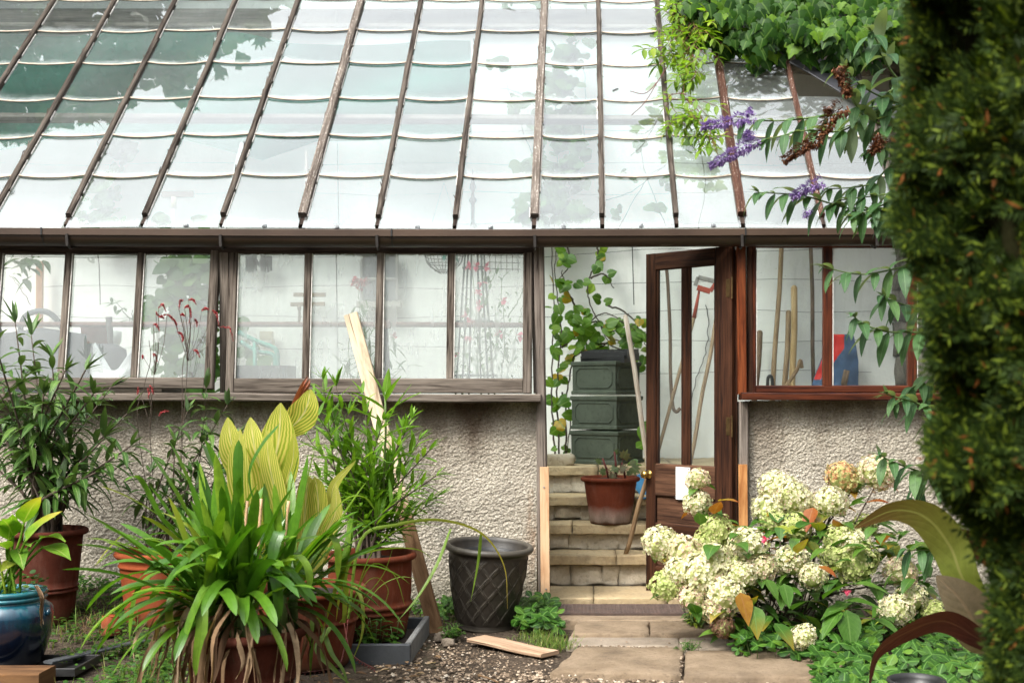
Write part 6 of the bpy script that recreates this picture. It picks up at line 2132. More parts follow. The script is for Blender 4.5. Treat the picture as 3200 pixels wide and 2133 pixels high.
cloud('climber', 'loose tendrils on the wall behind the right side of the roof', 'climber', [(1440, 400, 16), (1500, 470, 22), (1460, 330, 12), (1530, 420, 18), (1590, 320, 18), (1420, 490, 14)], M['inside'], .07, HEART, 34,
      [[(1400, 560), (1480, 420), (1530, 380)], [(1530, 520), (1490, 420), (1460, 300)], [(1390, 460), (1450, 440), (1540, 370)], [(1600, 540), (1620, 420), (1600, 300)]], 9.1, .08, 12)
cloud('young_plant', 'leggy young plant by the white tub in the second window', 'plant', [(265, 690, 12), (285, 710, 10), (300, 735, 8)], M['inside'], .09, None, 12, [[(312, 760), (285, 715), (262, 690)], [(300, 750), (305, 710)]], 8.0, .05, 14, W_=.4)
cloud('young_plant', 'big leaved plant above the watering can in the leftmost window', 'plant', [(30, 630, 24), (60, 650, 14), (70, 605, 26), (40, 590, 26), (95, 600, 18)], M['inside'], .16, None, 22, [[(70, 700), (45, 660), (20, 630)], [(80, 560), (70, 600)]], 8.2, .1, 15, W_=.42)
# climber in the doorway
cv_ = [(1282, 590, 24), (1275, 640, 22), (1280, 690, 24), (1275, 750, 24), (1290, 800, 30), (1285, 860, 26), (1275, 920, 24), (1280, 980, 24), (1285, 1025, 18), (1320, 730, 24), (1345, 745, 26), (1330, 770, 28), (1365, 760, 26), (1390, 770, 26), (1410, 740, 22), (1430, 750, 24), (1445, 775, 22), (1470, 745, 20), (1475, 775, 22),
       (1360, 790, 24), (1400, 800, 24), (1430, 800, 22), (1320, 800, 24), (1300, 830, 20), (1310, 760, 22), (1350, 700, 16), (1385, 690, 14), (1375, 575, 10), (1385, 590, 8), (1348, 650, 14), (1372, 610, 7), (1395, 632, 6), (1320, 650, 14), (1300, 920, 14), (1310, 950, 14), (1320, 720, 20), (1480, 800, 20), (1460, 820, 18), (1305, 600, 14), (1300, 655, 14)]
stm = [[(1275, 1050), (1268, 900), (1272, 700), (1265, 540)], [(1285, 1050), (1280, 900), (1290, 760), (1275, 640), (1280, 540)], [(1300, 1040), (1300, 940), (1310, 860), (1330, 780), (1380, 720), (1430, 740), (1480, 770)],
       [(1370, 540), (1372, 590), (1355, 640), (1350, 680), (1370, 730), (1400, 790)], [(1355, 640), (1390, 630), (1410, 660)], [(1290, 800), (1360, 740), (1400, 760), (1480, 740)], [(1310, 820), (1380, 790), (1440, 800), (1485, 760)], [(1320, 700), (1300, 660), (1290, 620)],
       [(1330, 760), (1360, 800), (1420, 780), (1450, 820)], [(1395, 700), (1440, 720), (1470, 760), (1485, 800)], [(1300, 560), (1310, 600), (1285, 640)], [(1290, 900), (1310, 960), (1300, 1040)]]
cloud('doorway_climber', 'green and yellow leaved climber on the wall inside the doorway', 'climber', cv_, M['vine'], .076, HEART, 185, stm, 8.95, .12, 20, None, sr=.008)
cloud('doorway_seedling', 'small trailing plant on the ledge beside the planters', 'plant', [(1482, 1020, 12), (1470, 1065, 10), (1478, 980, 10)], M['vine'], .09, HEART, 12, [[(1490, 1070), (1482, 1020), (1488, 960)]], 8.3, .05, 22)
# hanging wire basket
wb = thing('wire_basket', 'hanging wire basket by the wall at the top of the fifth window', 'basket', P(1015, 600, 8.9))
mb = MB()
c0 = P(1020, 575, 8.9)
for k in range(14):
    a = 2 * PI * k / 14
    tube(mb, curve([c0 + V((.15 * math.cos(a), .15 * math.sin(a), 0)), c0 + V((.12 * math.cos(a), .12 * math.sin(a), -.1)), c0 + V((.03 * math.cos(a), .03 * math.sin(a), -.17))], 4), .0025, 4)
for r, z_ in ((.15, 0), (.14, -.05), (.115, -.1), (.07, -.15)):
    tube(mb, [c0 + V((r * math.cos(2 * PI * i / 24), r * math.sin(2 * PI * i / 24), z_)) for i in range(25)], .0025, 4)
tube(mb, [c0 + V((-.15, 0, 0)), c0 + V((0, 0, .5))], .002, 4); tube(mb, [c0 + V((.15, 0, 0)), c0 + V((0, 0, .5))], .002, 4)
mb.build('wire_frame', M['iron'], wb, True)
mb = MB(); rr = random.Random(5)
for k in range(14): leaf(mb, c0 + V((rr.uniform(.0, .1), rr.uniform(-.08, .02), rr.uniform(-.09, 0))), rdir(rr), .05, .025, .3)
mb.build('lining', M['teal'], wb, True)
mb = MB()
for x in range(6):
    tube(mb, [P(1125 + x * 13, 560, 9.0), P(1125 + x * 13, 622 + 4 * (x % 2), 9.0)], .0025, 4)
for y in range(4):
    tube(mb, [P(1120, 572 + y * 15, 9.0), P(1195, 574 + y * 15, 9.0)], .0025, 4)
single(mb, 'wire_grid', M['iron'], 'piece of wire mesh hung on the wall above the sweet peas', 'wire mesh', P(1150, 622, 9.0))
mb = MB(); beam(mb, P(92, 600, 9.2), P(90, 760, 9.2), .05, .03, V((0, -1, 0)))
single(mb, 'wall_batten', M['pine_old'], 'upright wooden batten on the wall behind the watering can', 'batten', P(90, 760, 9.2), False)
mb = MB(); q = P(612, 770, 9.22); box(mb, q.x - .045, q.x + .045, q.y - .03, q.y + .04, q.z - .035, q.z + .03)
tube(mb, [P(628, 780, 9.22), V((X(628, 9.22), 2.42, .7))], .012, 8)
single(mb, 'socket_box', M['cream'], 'cream electrical box on the wall behind the turquoise frame', 'box', q, False)

# green shade cloth hung under the roof
mb = MB()
def cloth(px, f):
    bot = 320
    if 420 < px < 725: bot += 52 * (1 - abs(px - 605) / (120 if px > 605 else 185))
    if px < 130: bot += 22 * min(1, (130 - px) / 130)
    topy = 72 + 6 * math.sin(px * .011) + (30 * smooth(520, 700, px) if px < 800 else 30)
    py = lerp(topy, bot, f)
    return P(px, py, 8.88) + V((0, .05 * math.sin(px * .016 + f * 2) + .035 * math.sin(px * .006 + f * 9), 0))
nx, nf = 120, 16
for j in range(nf + 1):
    for i in range(nx + 1):
        mb.v.append(cloth(lerp(-420, 1082, i / nx), j / nf))
for j in range(nf):
    for i in range(nx):
        a = j * (nx + 1) + i
        mb.face((a, a + nx + 1, a + nx + 2, a + 1))
single(mb, 'shade_cloth', M['shade'], 'green shade cloth hung under the left half of the glass roof', 'shade cloth', P(300, 100, 8.88))
mb = MB(); q = P(575, 300, 8.6)
beam(mb, P(560, 330, 8.7), P(470, 700, 8.7), .05, .02, V((0, -1, 0)))
single(mb, 'timber_strut', M['white_pl'], 'whitewashed strut slanting up inside the left half of the glasshouse', 'strut', P(470, 700, 8.7), False)
# ---------------------------------------------------------------- outer greenery and loose ground
def roof_s(py):
    k = (CY - py) / F
    return (6.76 * k - .93) / (1 - k)


def on_roof(px, py, off=0.0):
    s = roof_s(py)
    d = 6.76 + s
    return P(px, py, d) + NR * off


# old stone outbuilding end at the right with the ivy on it
sw = thing('stone_wall', 'dark old stone wall under the ivy at the right end of the greenhouse', 'wall', (2.5, 1.6, 0))
mb = MB(); rr = random.Random(9)
for zz in range(18):
    y = .55 + max(0, (zz * .25 - 2.4)) * .72
    while y < 2.5:
        w = rr.uniform(.25, .5)
        stone(mb, (2.58, y + w / 2, zz * .25 + .12), (.42, w * .98, .245), zz * 9 + int(y * 7), 0, 4, .2, .15)
        y += w
for zz in range(9):
    x = 1.05 + zz * .02
    while x < 2.4:
        w = rr.uniform(.25, .45)
        stone(mb, (x + w / 2, 2.42, 3.75 + zz * .22), (w * .98, .3, .215), zz * 5 + int(x * 11), 0, 4, .2, .15)
        x += w
mb.build('masonry', M['oldstone'], sw, True)

# ivy
iv = thing('ivy', 'glossy dark green ivy hanging over the upper right corner of the roof', 'ivy', (1.6, 2.3, 3.6))
ml, ms = MB(), MB()
rr = random.Random(31)


def ivy_low(px):   # lower edge of the ivy in the picture
    pts = [(1540, 40), (1570, 120), (1640, 130), (1700, 168), (1740, 178), (1790, 158), (1830, 172), (1900, 190), (1950, 195), (2000, 170), (2060, 140), (2200, 140), (2400, 160)]
    for a, b in zip(pts, pts[1:]):
        if a[0] <= px <= b[0]: return lerp(a[1], b[1], (px - a[0]) / (b[0] - a[0]))
    return 40 if px < 1540 else 160


n = 0
while n < 2050:
    px = rr.uniform(1545, 2380); lo_ = ivy_low(px)
    py = lo_ - abs(rr.gauss(0, 1)) * 95
    if py < -330: continue
    off = rr.uniform(.03, .34)
    p = on_roof(px, max(py, -60), off) + (V((0, 0, (-60 - py) / 340)) if py < -60 else V((0, 0, 0)))
    d = V((rr.uniform(-.8, .8), rr.uniform(-.5, .1), -1))
    nm = V((rr.uniform(-.7, .7), -1, rr.uniform(.1, 1.0)))
    polyleaf(ml, IVY, p, d, nm, rr.uniform(.055, .105), .22, 0, .12)
    n += 1
for k in range(26):
    px = rr.uniform(1560, 2300)
    c = [on_roof(px + rr.uniform(-30, 30) + j * rr.uniform(-14, 14), lerp(-60, ivy_low(px) - 5, j / 4), .12 + rr.uniform(-.04, .1)) for j in range(5)]
    tube(ms, curve(c, 5), [.01, .004], 5)
# the woody body of the ivy against the wall
for k in range(90):
    p = on_roof(rr.uniform(1600, 2350), rr.uniform(-60, 110), .02)
    stone(ms, p, (.28, .12, .22), k, 0, 3, .5, .6)
ml.build('leaves', M['ivy'], iv, True); ms.build('stems', plain('ivy_wood', (.02, .017, .012), .95, .4, 12, .8), iv, True)

# pale creeper at the ivy's left edge
cr = thing('creeper', 'pale yellow green creeper trailing down the roof beside the ivy', 'climber', on_roof(1570, 0, .1))
ml, ms = MB(), MB()
rr = random.Random(41)


def pinnate(p, d, s, n=5):
    d = V(d).normalized(); _, sd, nm = frame(d, V((0, -1, .5)))
    tube(ms, [p, p + d * s], .0016, 4)
    leaf(ml, p + d * s, d, s * .8, s * .34, .5, 5, 'lance', .25)
    for k in range(n // 2):
        q = p + d * s * lerp(.35, .9, k / max(1, n // 2 - 1))
        for sg in (-1, 1):
            leaf(ml, q, d * .5 + sd * sg, s * .68, s * .3, .7, 5, 'lance', .25)


for pts, n_, sp in (([(1600, -40), (1570, 60), (1545, 110), (1535, 180)], 24, 26), ([(1640, -20), (1590, 60), (1570, 120), (1590, 180)], 32, 30), ([(1560, -40), (1555, 20), (1550, 80)], 24, 22), ([(1580, 150), (1575, 200), (1600, 232)], 14, 16),
                    ([(1535, 175), (1515, 172), (1500, 178)], 5, 5), ([(1640, 100), (1610, 150), (1560, 100)], 20, 24)):
    c = curve([on_roof(px, py, .16) for px, py in pts], 10)
    tube(ms, c, [.004, .002], 5)
    for _ in range(n_):
        p = rr.choice(c) + V((rr.gauss(0, 1), 0, rr.gauss(0, 1))) * sp * .0014 + V((0, -rr.uniform(0, .15), 0))
        pinnate(p, V((rr.uniform(-1, .6), rr.uniform(-.6, .2), rr.uniform(-1, .3))), rr.uniform(.075, .125))
for pts in ([(1570, 160), (1568, 235), (1570, 270), (1600, 300), (1620, 350), (1640, 380)], [(1572, 262), (1545, 262), (1525, 275)], [(1535, 190), (1510, 230), (1480, 260), (1445, 255)], [(1510, 230), (1480, 280), (1450, 310)]):
    tube(ms, curve([on_roof(px, py, .14) for px, py in pts], 8), .0025, 5)
for px, py, n_, sp in ((1550, 265, 5, 14), (1565, 305, 8, 16), (1590, 310, 10, 18), (1605, 340, 12, 18), (1622, 355, 10, 16), (1600, 215, 8, 18), (1580, 225, 5, 12)):
    for _ in range(n_):
        p = on_roof(px + rr.gauss(0, sp * .6), py + rr.gauss(0, sp * .6), .13 + rr.uniform(-.04, .08))
        pinnate(p, V((rr.uniform(-1, .8), rr.uniform(-.5, .1), rr.uniform(-1, .1))), rr.uniform(.07, .11))
ml.build('leaves', M['creeper'], cr, True); ms.build('stems', M['stem_red'], cr, True)

# tree whose crown overhangs the roof from behind the wall (the roof mirrors it)
trr = thing('overhanging_tree', 'big leafy tree behind the garden wall mirrored in the upper left panes', 'tree', (-5.4, 3.7, 0))
mb = MB()
tube(mb, curve([V((-5.4, 3.7, 0)), V((-5.3, 3.6, 2.5)), V((-5.0, 3.3, 4.6)), V((-4.6, 3.0, 6.2))], 6), [.2, .18, .15, .12, .1], 12)
for q in ((-3.2, 2.5, 6.0), (-4.2, 1.6, 6.0), (-5.6, 1.6, 6.1), (-2.7, 3.2, 6.3), (-6.0, 2.6, 6.4), (-1.4, 2.6, 6.1)):
    tube(mb, curve([V((-4.95, 3.25, 4.9)), V((-4.95, 3.25, 4.9)).lerp(V(q), .5) + V((0, 0, .35)), V(q)], 6), [.08, .02], 8)
mb.build('trunk', M['stem'], trr, True)
mb = MB(); rr = random.Random(51)


def tree_edge(x):  # near edge of the crown (world y) as a function of x, at the underside
    pts = [(-7, .9), (-5.0, 1.2), (-4.1, 1.30), (-3.55, 1.55), (-3.0, 1.85), (-2.65, 2.1), (-2.3, 2.4), (-2.05, 3.0)]
    for a, b in zip(pts, pts[1:]):
        if a[0] <= x <= b[0]: return lerp(a[1], b[1], (x - a[0]) / (b[0] - a[0]))
    return .9 if x < -7 else 9


k = 0
while k < 4200:
    x = rr.uniform(-6.8, -1.95); e = tree_edge(x)
    y = e + rr.random() ** 1.4 * 3.0 + .17 + .2 * noise.noise(V((x * 2.4, 0, 5)))
    if y > 4.6: continue
    z = 5.3 + rr.random() * .5 + .12 * noise.noise(V((x * 2, y * 2, 0)))
    polyleaf(mb, HEART if k % 2 else MAPLE, V((x, y, z)), V((rr.uniform(-1, 1), rr.uniform(-1, 1), rr.uniform(-.8, .1))), UP + rdir(rr) * .6, rr.uniform(.09, .17), .15)
    k += 1
for cx_, cy_ in ((-.55, 2.35), (-.38, 2.3), (-.18, 2.38), (.0, 2.3), (.28, 2.4), (-.75, 2.5), (.45, 2.45), (-1.3, 2.6), (-1.75, 2.55), (-3.9, 1.32), (-3.35, 1.42), (-3.25, 1.5), (-4.3, 1.35), (-2.95, 1.8)):
    for _ in range(9):
        polyleaf(mb, IVY, V((cx_ + rr.gauss(0, .09), cy_ + rr.gauss(0, .09) + .1, 5.3 + rr.uniform(-.1, .2))), rdir(rr) + V((0, 0, -.6)), UP + rdir(rr) * .6, rr.uniform(.08, .15), .15)
mb.build('crown', M['tree'], trr, True)

# conifer hedge close to the camera
hg = thing('conifer_hedge', 'dark clipped conifer hedge out of focus along the right edge', 'hedge', (1.4, -3.6, 0))
EDGE = [(-200, 2085), (0, 2092), (150, 2100), (250, 2086), (350, 2072), (450, 2064), (540, 2052), (600, 2108), (700, 2122), (760, 2150), (800, 2132), (900, 2178), (1000, 2152), (1050, 2130), (1100, 2150), (1200, 2225), (1300, 2280), (1400, 2292), (1500, 2280), (1568, 2280), (1750, 2290)]


def edge(py):
    for a, b in zip(EDGE, EDGE[1:]):
        if a[0] <= py <= b[0]: return 42 + lerp(a[1], b[1], (py - a[0]) / (b[0] - a[0]))
    return 2116


def hsurf(u, py):
    """u 0 = left silhouette .. 1 = far right; rounded front of the hedge"""
    d = 2.25 - .3 * math.sin(min(1, u * 1.6) * PI / 2) + .1 * noise.noise(V((u * 5, py * .006, 0))) + .06 * noise.noise(V((u * 14, py * .02, 4)))
    return P(lerp(edge(py) + 6, 2900, u), py, d)


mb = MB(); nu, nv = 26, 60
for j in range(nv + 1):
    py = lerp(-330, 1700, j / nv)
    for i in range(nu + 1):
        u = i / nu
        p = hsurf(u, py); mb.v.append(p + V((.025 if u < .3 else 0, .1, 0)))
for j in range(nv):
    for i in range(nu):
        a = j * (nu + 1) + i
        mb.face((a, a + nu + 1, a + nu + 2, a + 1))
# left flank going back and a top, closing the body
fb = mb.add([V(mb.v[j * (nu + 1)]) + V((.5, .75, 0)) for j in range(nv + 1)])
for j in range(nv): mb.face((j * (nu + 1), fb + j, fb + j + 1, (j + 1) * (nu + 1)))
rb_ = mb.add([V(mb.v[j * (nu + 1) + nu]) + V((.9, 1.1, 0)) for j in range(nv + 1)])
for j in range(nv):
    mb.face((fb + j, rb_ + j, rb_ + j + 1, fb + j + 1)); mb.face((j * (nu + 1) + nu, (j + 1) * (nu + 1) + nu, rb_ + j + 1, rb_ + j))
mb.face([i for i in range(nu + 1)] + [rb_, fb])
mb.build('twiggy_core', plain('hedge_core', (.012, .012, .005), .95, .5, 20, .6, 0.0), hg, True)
mb = MB(); rr = random.Random(61)


def spray(p, d, s, mat):
    d = V(d).normalized(); _, sd, nm = frame(d, V((0, -1, .4)))
    for k in range(11):
        f = k / 10
        q = p + d * s * f * .9
        sg = (-1 if k % 2 else 1) if k < 10 else 0
        dd = (d * .8 + sd * sg * .75 + nm * rr.uniform(-.25, .25)).normalized()
        l = s * lerp(.55, .3, f); w = l * .12
        e = dd.cross(nm).normalized() * w
        i = mb.add((q, q + dd * l * .45 - e, q + dd * l, q + dd * l * .45 + e))
        mb.face((i, i + 1, i + 2, i + 3), mat, [(0, .5), (.5, 0), (1, .5), (.5, 1)])


for k in range(13000):
    py = rr.uniform(-260, 1680)
    u = rr.random() ** 1.7 if k % 3 else 0.03 * rr.random()
    p = hsurf(u, py)
    out = V((-.9 if u < .12 else rr.uniform(-.6, .4), -rr.uniform(.2, 1.0), rr.uniform(-.35, .9)))
    clump = noise.noise(V((p.x * 7, p.y * 4, p.z * 7)))
    if clump < -.28 and u > .04: continue
    depth = rr.uniform(-.02, .07) - .08 * clump
    spray(p + V((.3, 1, 0)).normalized() * depth * (1.2 if u > .1 else .6), out + rdir(rr) * .35, rr.uniform(.035, .075), 0)
mb.build('foliage', M['hedge'], hg, False)
hg['label'] = 'dark conifer hedge out of focus along the right edge'

# ---------------------------------------------------------------- ground cover, weeds, gravel
def stuff(mb, name, m, label, cat, smooth_=True):
    return tag(mb.build(name, m, None, smooth_, (0, 0, 0)), label, cat, None, 'stuff')


mb = MB(); ms = MB(); rr = random.Random(71)


def strawberry(p, s, d=None, lean=None):
    a = rr.uniform(0, 2 * PI)
    n = (UP + V((rr.uniform(-.6, .6), -rr.uniform(.0, .9), 0))).normalized()
    h = rr.uniform(.02, .1)
    c = p + V((rr.uniform(-.03, .03), rr.uniform(-.03, .02), h))
    tube(mb, [p, c], .0015, 4, 1)
    _, sd, nm = frame(n)
    for j in range(3):
        b = a + j * 2 * PI / 3
        dd = sd * math.cos(b) + nm * math.sin(b) + n * .1
        polyleaf(mb, TRIL, c, dd, n, s * rr.uniform(.85, 1.15), .25, 0, .08)


def poly_rand(poly):
    xs_ = [q[0] for q in poly]; ys_ = [q[1] for q in poly]
    while True:
        x, y = rr.uniform(min(xs_), max(xs_)), rr.uniform(min(ys_), max(ys_))
        c = False; j = len(poly) - 1
        for i in range(len(poly)):
            if (poly[i][1] > y) != (poly[j][1] > y) and x < (poly[j][0] - poly[i][0]) * (y - poly[i][1]) / (poly[j][1] - poly[i][1]) + poly[i][0]: c = not c
            j = i
        if c: return x, y


for poly, n, s in (([(1700, 1490), (1770, 1440), (1900, 1430), (2100, 1450), (2260, 1470), (2260, 1640), (1900, 1640), (1880, 1560), (1790, 1520)], 330, .06), ([(1690, 1480), (1745, 1500), (1740, 1520), (1690, 1515)], 12, .045), ([(1880, 1545), (1990, 1560), (1960, 1640), (1880, 1640)], 30, .05)):
    for _ in range(n):
        px, py = poly_rand(poly); strawberry(G(px, py, .01), s * rr.uniform(.7, 1.1))
stuff(mb, 'strawberry_cover', [M['straw'], M['stem_green']], 'bright three lobed strawberry leaves carpeting the ground below the hydrangea', 'ground cover')
for label, poly, n, s in (('strawberry clump between the lattice planter and the doorway', [(1172, 1452), (1200, 1398), (1260, 1400), (1300, 1438), (1285, 1455)], 62, .055), ('small green clump behind the lattice planter', [(1005, 1420), (1010, 1385), (1045, 1380), (1050, 1425)], 26, .05)  ):
    mb = MB()
    for _ in range(n):
        px, py = poly_rand(poly); strawberry(G(px, py, .01), s * rr.uniform(.7, 1.1))
    sc2 = tag(mb.build('strawberry_clump', [M['straw'], M['stem_green']], None, True, G(*poly[0])), label, 'plant')


def blades(mb, p, n, h, w=.004, mat=0, spread=.04):
    for _ in range(n):
        q = p + V((rr.gauss(0, spread), rr.gauss(0, spread), 0))
        leaf(mb, q, V((rr.uniform(-.6, .6), rr.uniform(-.6, .4), 1)), h * rr.uniform(.5, 1.1), w, rr.uniform(.4, 1.6), 4, 'grass', .3, None, mat)


mb = MB()
for _ in range(60):
    px, py = poly_rand([(1195, 1468), (1250, 1455), (1315, 1478), (1300, 1500), (1230, 1490)])
    blades(mb, G(px, py, .0), 9, .06)
tag(mb.build('grass_tuft', M['grass'], None, True, G(1250, 1480)), 'yellowish grass tuft at the left edge of the stone path', 'grass', None, 'stuff')
for i, (lab_, cx_, cy_, n, h, m) in enumerate((('dark leafy weed growing at the end of the drain grate', 1600, 1440, 46, .1, 'hydra'), ('low green weed in the joint of the path slabs', 1585, 1492, 24, .05, 'weed'), ('thin pale weed sprouting beside the concrete lumps', 1040, 1465, 30, .07, 'weed'), ('leafy weed inside the slate tray at its right corner', 890, 1440, 30, .13, 'weed')   )):
    mb = MB()
    for _ in range(n):
        p = G(cx_ + rr.gauss(0, 11 if n > 20 else 7), cy_ + rr.gauss(0, 5), .01)
        if lab_.startswith('leafy weed inside'): p = V((X(895, 5.8) + rr.uniform(-.12, .05), -1.0 + rr.uniform(-.2, .15), .03))
        top_ = p + V((rr.uniform(-.04, .04), rr.uniform(-.05, .02), h * rr.uniform(.4, 1.1)))
        tube(mb, [p, top_], .0014, 4, 1)
        for j in range(5):
            a = rr.uniform(0, 6.28); l = h * rr.uniform(.3, .55)
            leaf(mb, p.lerp(top_, rr.uniform(.3, 1)), V((math.cos(a), math.sin(a), rr.uniform(-.1, .6))), l, l * .36, .6, 4, 'lance', .25)
    tag(mb.build('weed', [M[m], M['stem_green']], None, True, G(cx_, cy_)), lab_, 'weed', 'single weeds on the path and gravel')
# weeds and litter across the left foreground
mb = MB()
LEFT = [(110, 1440), (180, 1400), (290, 1420), (420, 1440), (420, 1640), (130, 1640), (170, 1560), (120, 1500)]
for _ in range(900):
    px, py = poly_rand(LEFT)
    p = G(px, py, .0); p.z = gz(p.x, p.y)
    if noise.noise(V((p.x * 5, p.y * 5, 0))) < -.12: continue
    k = rr.random()
    if k < .55:
        h = rr.uniform(.02, .07)
        for j in range(4):
            a = rr.uniform(0, 6.28); polyleaf(mb, TRIL, p + V((rr.uniform(-.02, .02), rr.uniform(-.02, .02), h * rr.random())), V((math.cos(a), math.sin(a), .2)), UP + V((0, -.4, 0)) + rdir(rr) * .4, rr.uniform(.012, .03), .2)
    elif k < .8:
        blades(mb, p, 5, rr.uniform(.05, .13), .005, 1)
    else:
        for j in range(6):
            a = rr.uniform(0, 6.28); l = rr.uniform(.025, .05); leaf(mb, p + V((0, 0, rr.uniform(.0, .06))), V((math.cos(a), math.sin(a), .5)), l, l * .4, .5, 4, 'lance', .25)
for _ in range(420):   # growth along the foot of the wall
    x = rr.uniform(-3.4, -.3); y = rr.uniform(-.32, -.02) if x < -1.6 or rr.random() < .4 else rr.uniform(-.12, -.02)
    p = V((x, y, gz(x, y)))
    for j in range(5):
        a = rr.uniform(0, 6.28); polyleaf(mb, TRIL, p + V((rr.uniform(-.03, .03), rr.uniform(-.03, .02), rr.uniform(0, .07))), V((math.cos(a), math.sin(a), .3)), UP + V((0, -.6, 0)) + rdir(rr) * .4, rr.uniform(.01, .028), .2)
for _ in range(260):
    px, py = poly_rand([(850, 1400), (960, 1400), (1230, 1380), (1240, 1400), (1240, 1410), (960, 1450), (880, 1440)])
    p = G(px, py, 0)
    if p.y > -.03: continue
    blades(mb, p, 2, rr.uniform(.02, .05), .004, 1)
stuff(mb, 'weeds', [M['weed'], M['grass']], 'mixed low weeds and grass over the soil in the left foreground', 'weeds')
mb = MB()
for _ in range(70):
    p = G(200 + rr.gauss(0, 22), 1440 + rr.gauss(0, 12), .04)
    blades(mb, p, 4, .08, .003)
tag(mb.build('dry_grass_tuft', M['dead'], None, True, G(200, 1440)), 'dry straw coloured grass tuft beside the tiny upturned pot', 'grass', None, 'stuff')
mb = MB()
for _ in range(240):
    px, py = poly_rand([(300, 1480), (500, 1440), (700, 1500), (1000, 1480), (1060, 1640), (250, 1640)])
    p = G(px, py, .008)
    a = rr.uniform(0, 6.28); l = rr.uniform(.02, .06)
    leaf(mb, p, V((math.cos(a), math.sin(a), .15)), l, l * .5, .3, 4, 'ovate', .5)
stuff(mb, 'fallen_leaves', M['dead'], 'withered brown leaves fallen on the soil round the nearest pot', 'fallen leaves')

# gravel
mb = MB(); rr = random.Random(81)
OCT = [(1, 0, 0), (0, 1, 0), (-1, 0, 0), (0, -1, 0), (0, 0, 1)]
def pebble(p, s):
    a = rr.uniform(0, 6.28); c_, s_ = math.cos(a), math.sin(a)
    sx, sy, sz = s * rr.uniform(.7, 1.4), s * rr.uniform(.6, 1.0), s * rr.uniform(.4, .8)
    n = mb.add([p + V(((x * c_ * sx - y * s_ * sy), (x * s_ * sx + y * c_ * sy), z * sz)) for x, y, z in
                [(1, .3, 0), (.3, 1, 0), (-.6, .8, 0), (-1, -.2, 0), (-.2, -1, 0), (.8, -.7, 0), (.5, .2, .9), (-.2, .5, 1), (-.5, -.3, .95), (.3, -.5, .9)]])
    for f in ((0, 1, 6), (1, 7, 6), (1, 2, 7), (2, 3, 8, 7), (3, 4, 8), (4, 9, 8), (4, 5, 9), (5, 0, 6, 9), (6, 7, 8, 9)):
        mb.face([n + k for k in f])
for poly, n, s0, s1 in (([(820, 1640), (860, 1500), (1010, 1465), (1100, 1490), (1260, 1520), (1262, 1552), (1990, 1562), (1990, 1640)], 3000, .004, .010), ([(850, 1640), (950, 1545), (1990, 1560), (1990, 1640)], 3800, .005, .011), ([(1000, 1500), (1050, 1450), (1200, 1470), (1270, 1480), (1270, 1545), (1050, 1560)], 600, .003, .007),
                         ([(1290, 1482), (1560, 1484), (1572, 1492), (1566, 1550), (1562, 1550), (1556, 1490), (1300, 1486)], 120, .004, .009), ([(1280, 1430), (1960, 1500), (1960, 1552), (1280, 1545)], 70, .004, .008)):
    for _ in range(n):
        px, py = poly_rand(poly)
        z = .02 if (1280 < px < 1960 and py < 1552) else -.004
        pebble(G(px, py, z), rr.uniform(s0, s1))
stuff(mb, 'gravel', M['pebble'], 'loose tan and brown gravel in front of the path', 'gravel', False)
mb = MB(); tube(mb, curve([G(1100, 1550, .012), G(1120, 1556, .012), G(1145, 1566, .012)], 4), [.008, .006, .004], 6)
tag(mb.build('twig', M['dead'], None, True, G(1120, 1556)), 'short dry twig lying on the gravel at the bottom', 'twig')
jw = [o for o in bpy.data.objects if o.name == 'jar_weeds']
for o in jw: o['kind'] = 'stuff'
# ---------------------------------------------------------------- camera, sky, sun
cam = bpy.data.cameras.new('camera')
co = bpy.data.objects.new('camera', cam)
COL.objects.link(co)
co.location = (0, -D0, CAMH)
co.rotation_euler = (R(90), 0, 0)
cam.sensor_width = 36.0
cam.lens = F / 2352 * 36.0
cam.shift_x = -(CX - 1176) / 2352
cam.shift_y = (CY - 784) / 2352
cam.clip_start = .05; cam.clip_end = 600
cam.dof.use_dof = True
cam.dof.focus_distance = 6.1
cam.dof.aperture_fstop = 4.0
scene.camera = co

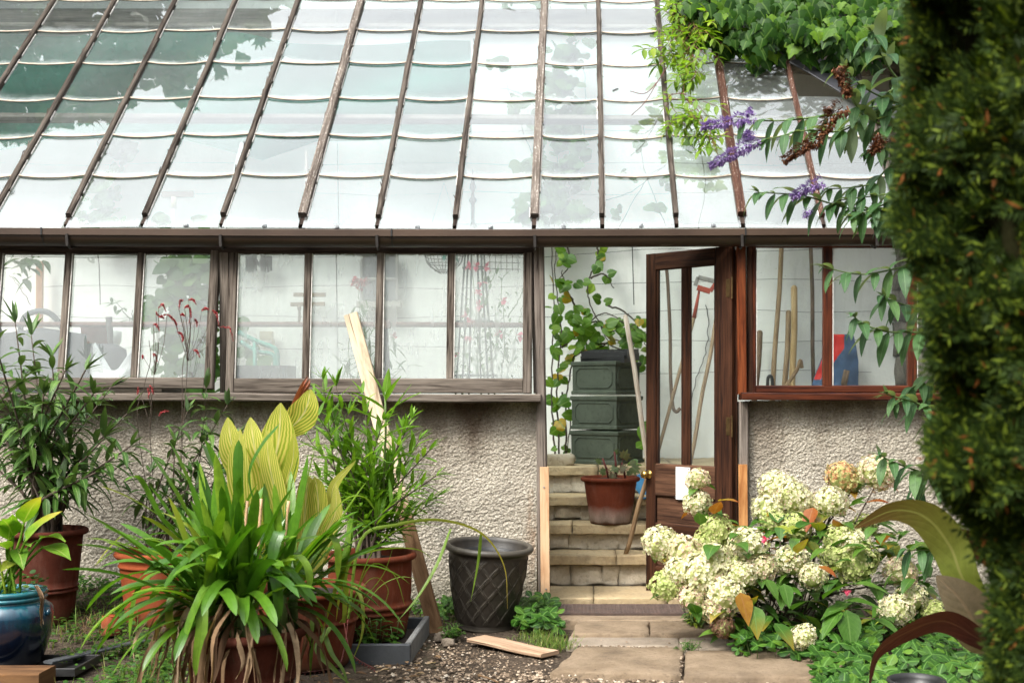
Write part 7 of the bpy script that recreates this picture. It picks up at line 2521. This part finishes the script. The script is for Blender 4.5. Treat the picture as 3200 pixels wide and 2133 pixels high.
SUN_EL, SUN_AZ = 47.0, -38.0      # the sun stands behind the camera's left shoulder
wd = bpy.data.worlds.new('World'); scene.world = wd; wd.use_nodes = True
t = wd.node_tree; t.nodes.clear()
sky = t.nodes.new('ShaderNodeTexSky'); sky.sky_type = 'NISHITA'; sky.sun_disc = False
sky.sun_elevation = R(SUN_EL); sky.sun_rotation = R(180 + SUN_AZ * -1)
sky.air_density = 1.0; sky.dust_density = 6.0; sky.ozone_density = 1.0
hs = t.nodes.new('ShaderNodeHueSaturation'); hs.inputs['Saturation'].default_value = .13
bg = t.nodes.new('ShaderNodeBackground'); bg.inputs['Strength'].default_value = .15
wo = t.nodes.new('ShaderNodeOutputWorld')
# bright cloud cover: evens the clear sky out and lightens it overhead
ge = t.nodes.new('ShaderNodeTexCoord'); sp = t.nodes.new('ShaderNodeSeparateXYZ')
mr = t.nodes.new('ShaderNodeMapRange'); mr.inputs['From Min'].default_value = 0; mr.inputs['From Max'].default_value = 1
mr.inputs['To Min'].default_value = .75; mr.inputs['To Max'].default_value = 8.0
mx = t.nodes.new('ShaderNodeVectorMath'); mx.operation = 'SCALE'
t.links.new(ge.outputs['Generated'], sp.inputs[0]); pw = t.nodes.new('ShaderNodeMath'); pw.operation = 'POWER'; pw.inputs[1].default_value = 2.2
t.links.new(sp.outputs[2], pw.inputs[0]); t.links.new(pw.outputs[0], mr.inputs['Value'])
t.links.new(sky.outputs[0], hs.inputs['Color']); t.links.new(hs.outputs[0], mx.inputs[0]); t.links.new(mr.outputs[0], mx.inputs['Scale'])
t.links.new(mx.outputs[0], bg.inputs['Color']); t.links.new(bg.outputs[0], wo.inputs['Surface'])

sl = bpy.data.lights.new('sun', 'SUN'); so = bpy.data.objects.new('sun', sl); COL.objects.link(so)
sl.energy = 3.0; sl.angle = R(9); sl.color = (1.0, .92, .79)
a_, e_ = R(SUN_AZ), R(SUN_EL)
sd = V((math.sin(a_) * math.cos(e_), -math.cos(a_) * math.cos(e_), math.sin(e_)))   # towards the sun
so.rotation_euler = sd.to_track_quat('Z', 'Y').to_euler()
so.location = sd * 30

vs = scene.view_settings
vs.view_transform = 'Standard'; vs.look = 'None'; vs.gamma = 1.0; vs.use_curve_mapping = False
vs.exposure = -0.5
cy = scene.cycles
cy.max_bounces = 10; cy.transparent_max_bounces = 24; cy.diffuse_bounces = 4; cy.glossy_bounces = 4; cy.transmission_bounces = 4
cy.use_denoising = True
cy.caustics_reflective = False; cy.caustics_refractive = False
cy.sample_clamp_indirect = 6.0
scene.render.film_transparent = False
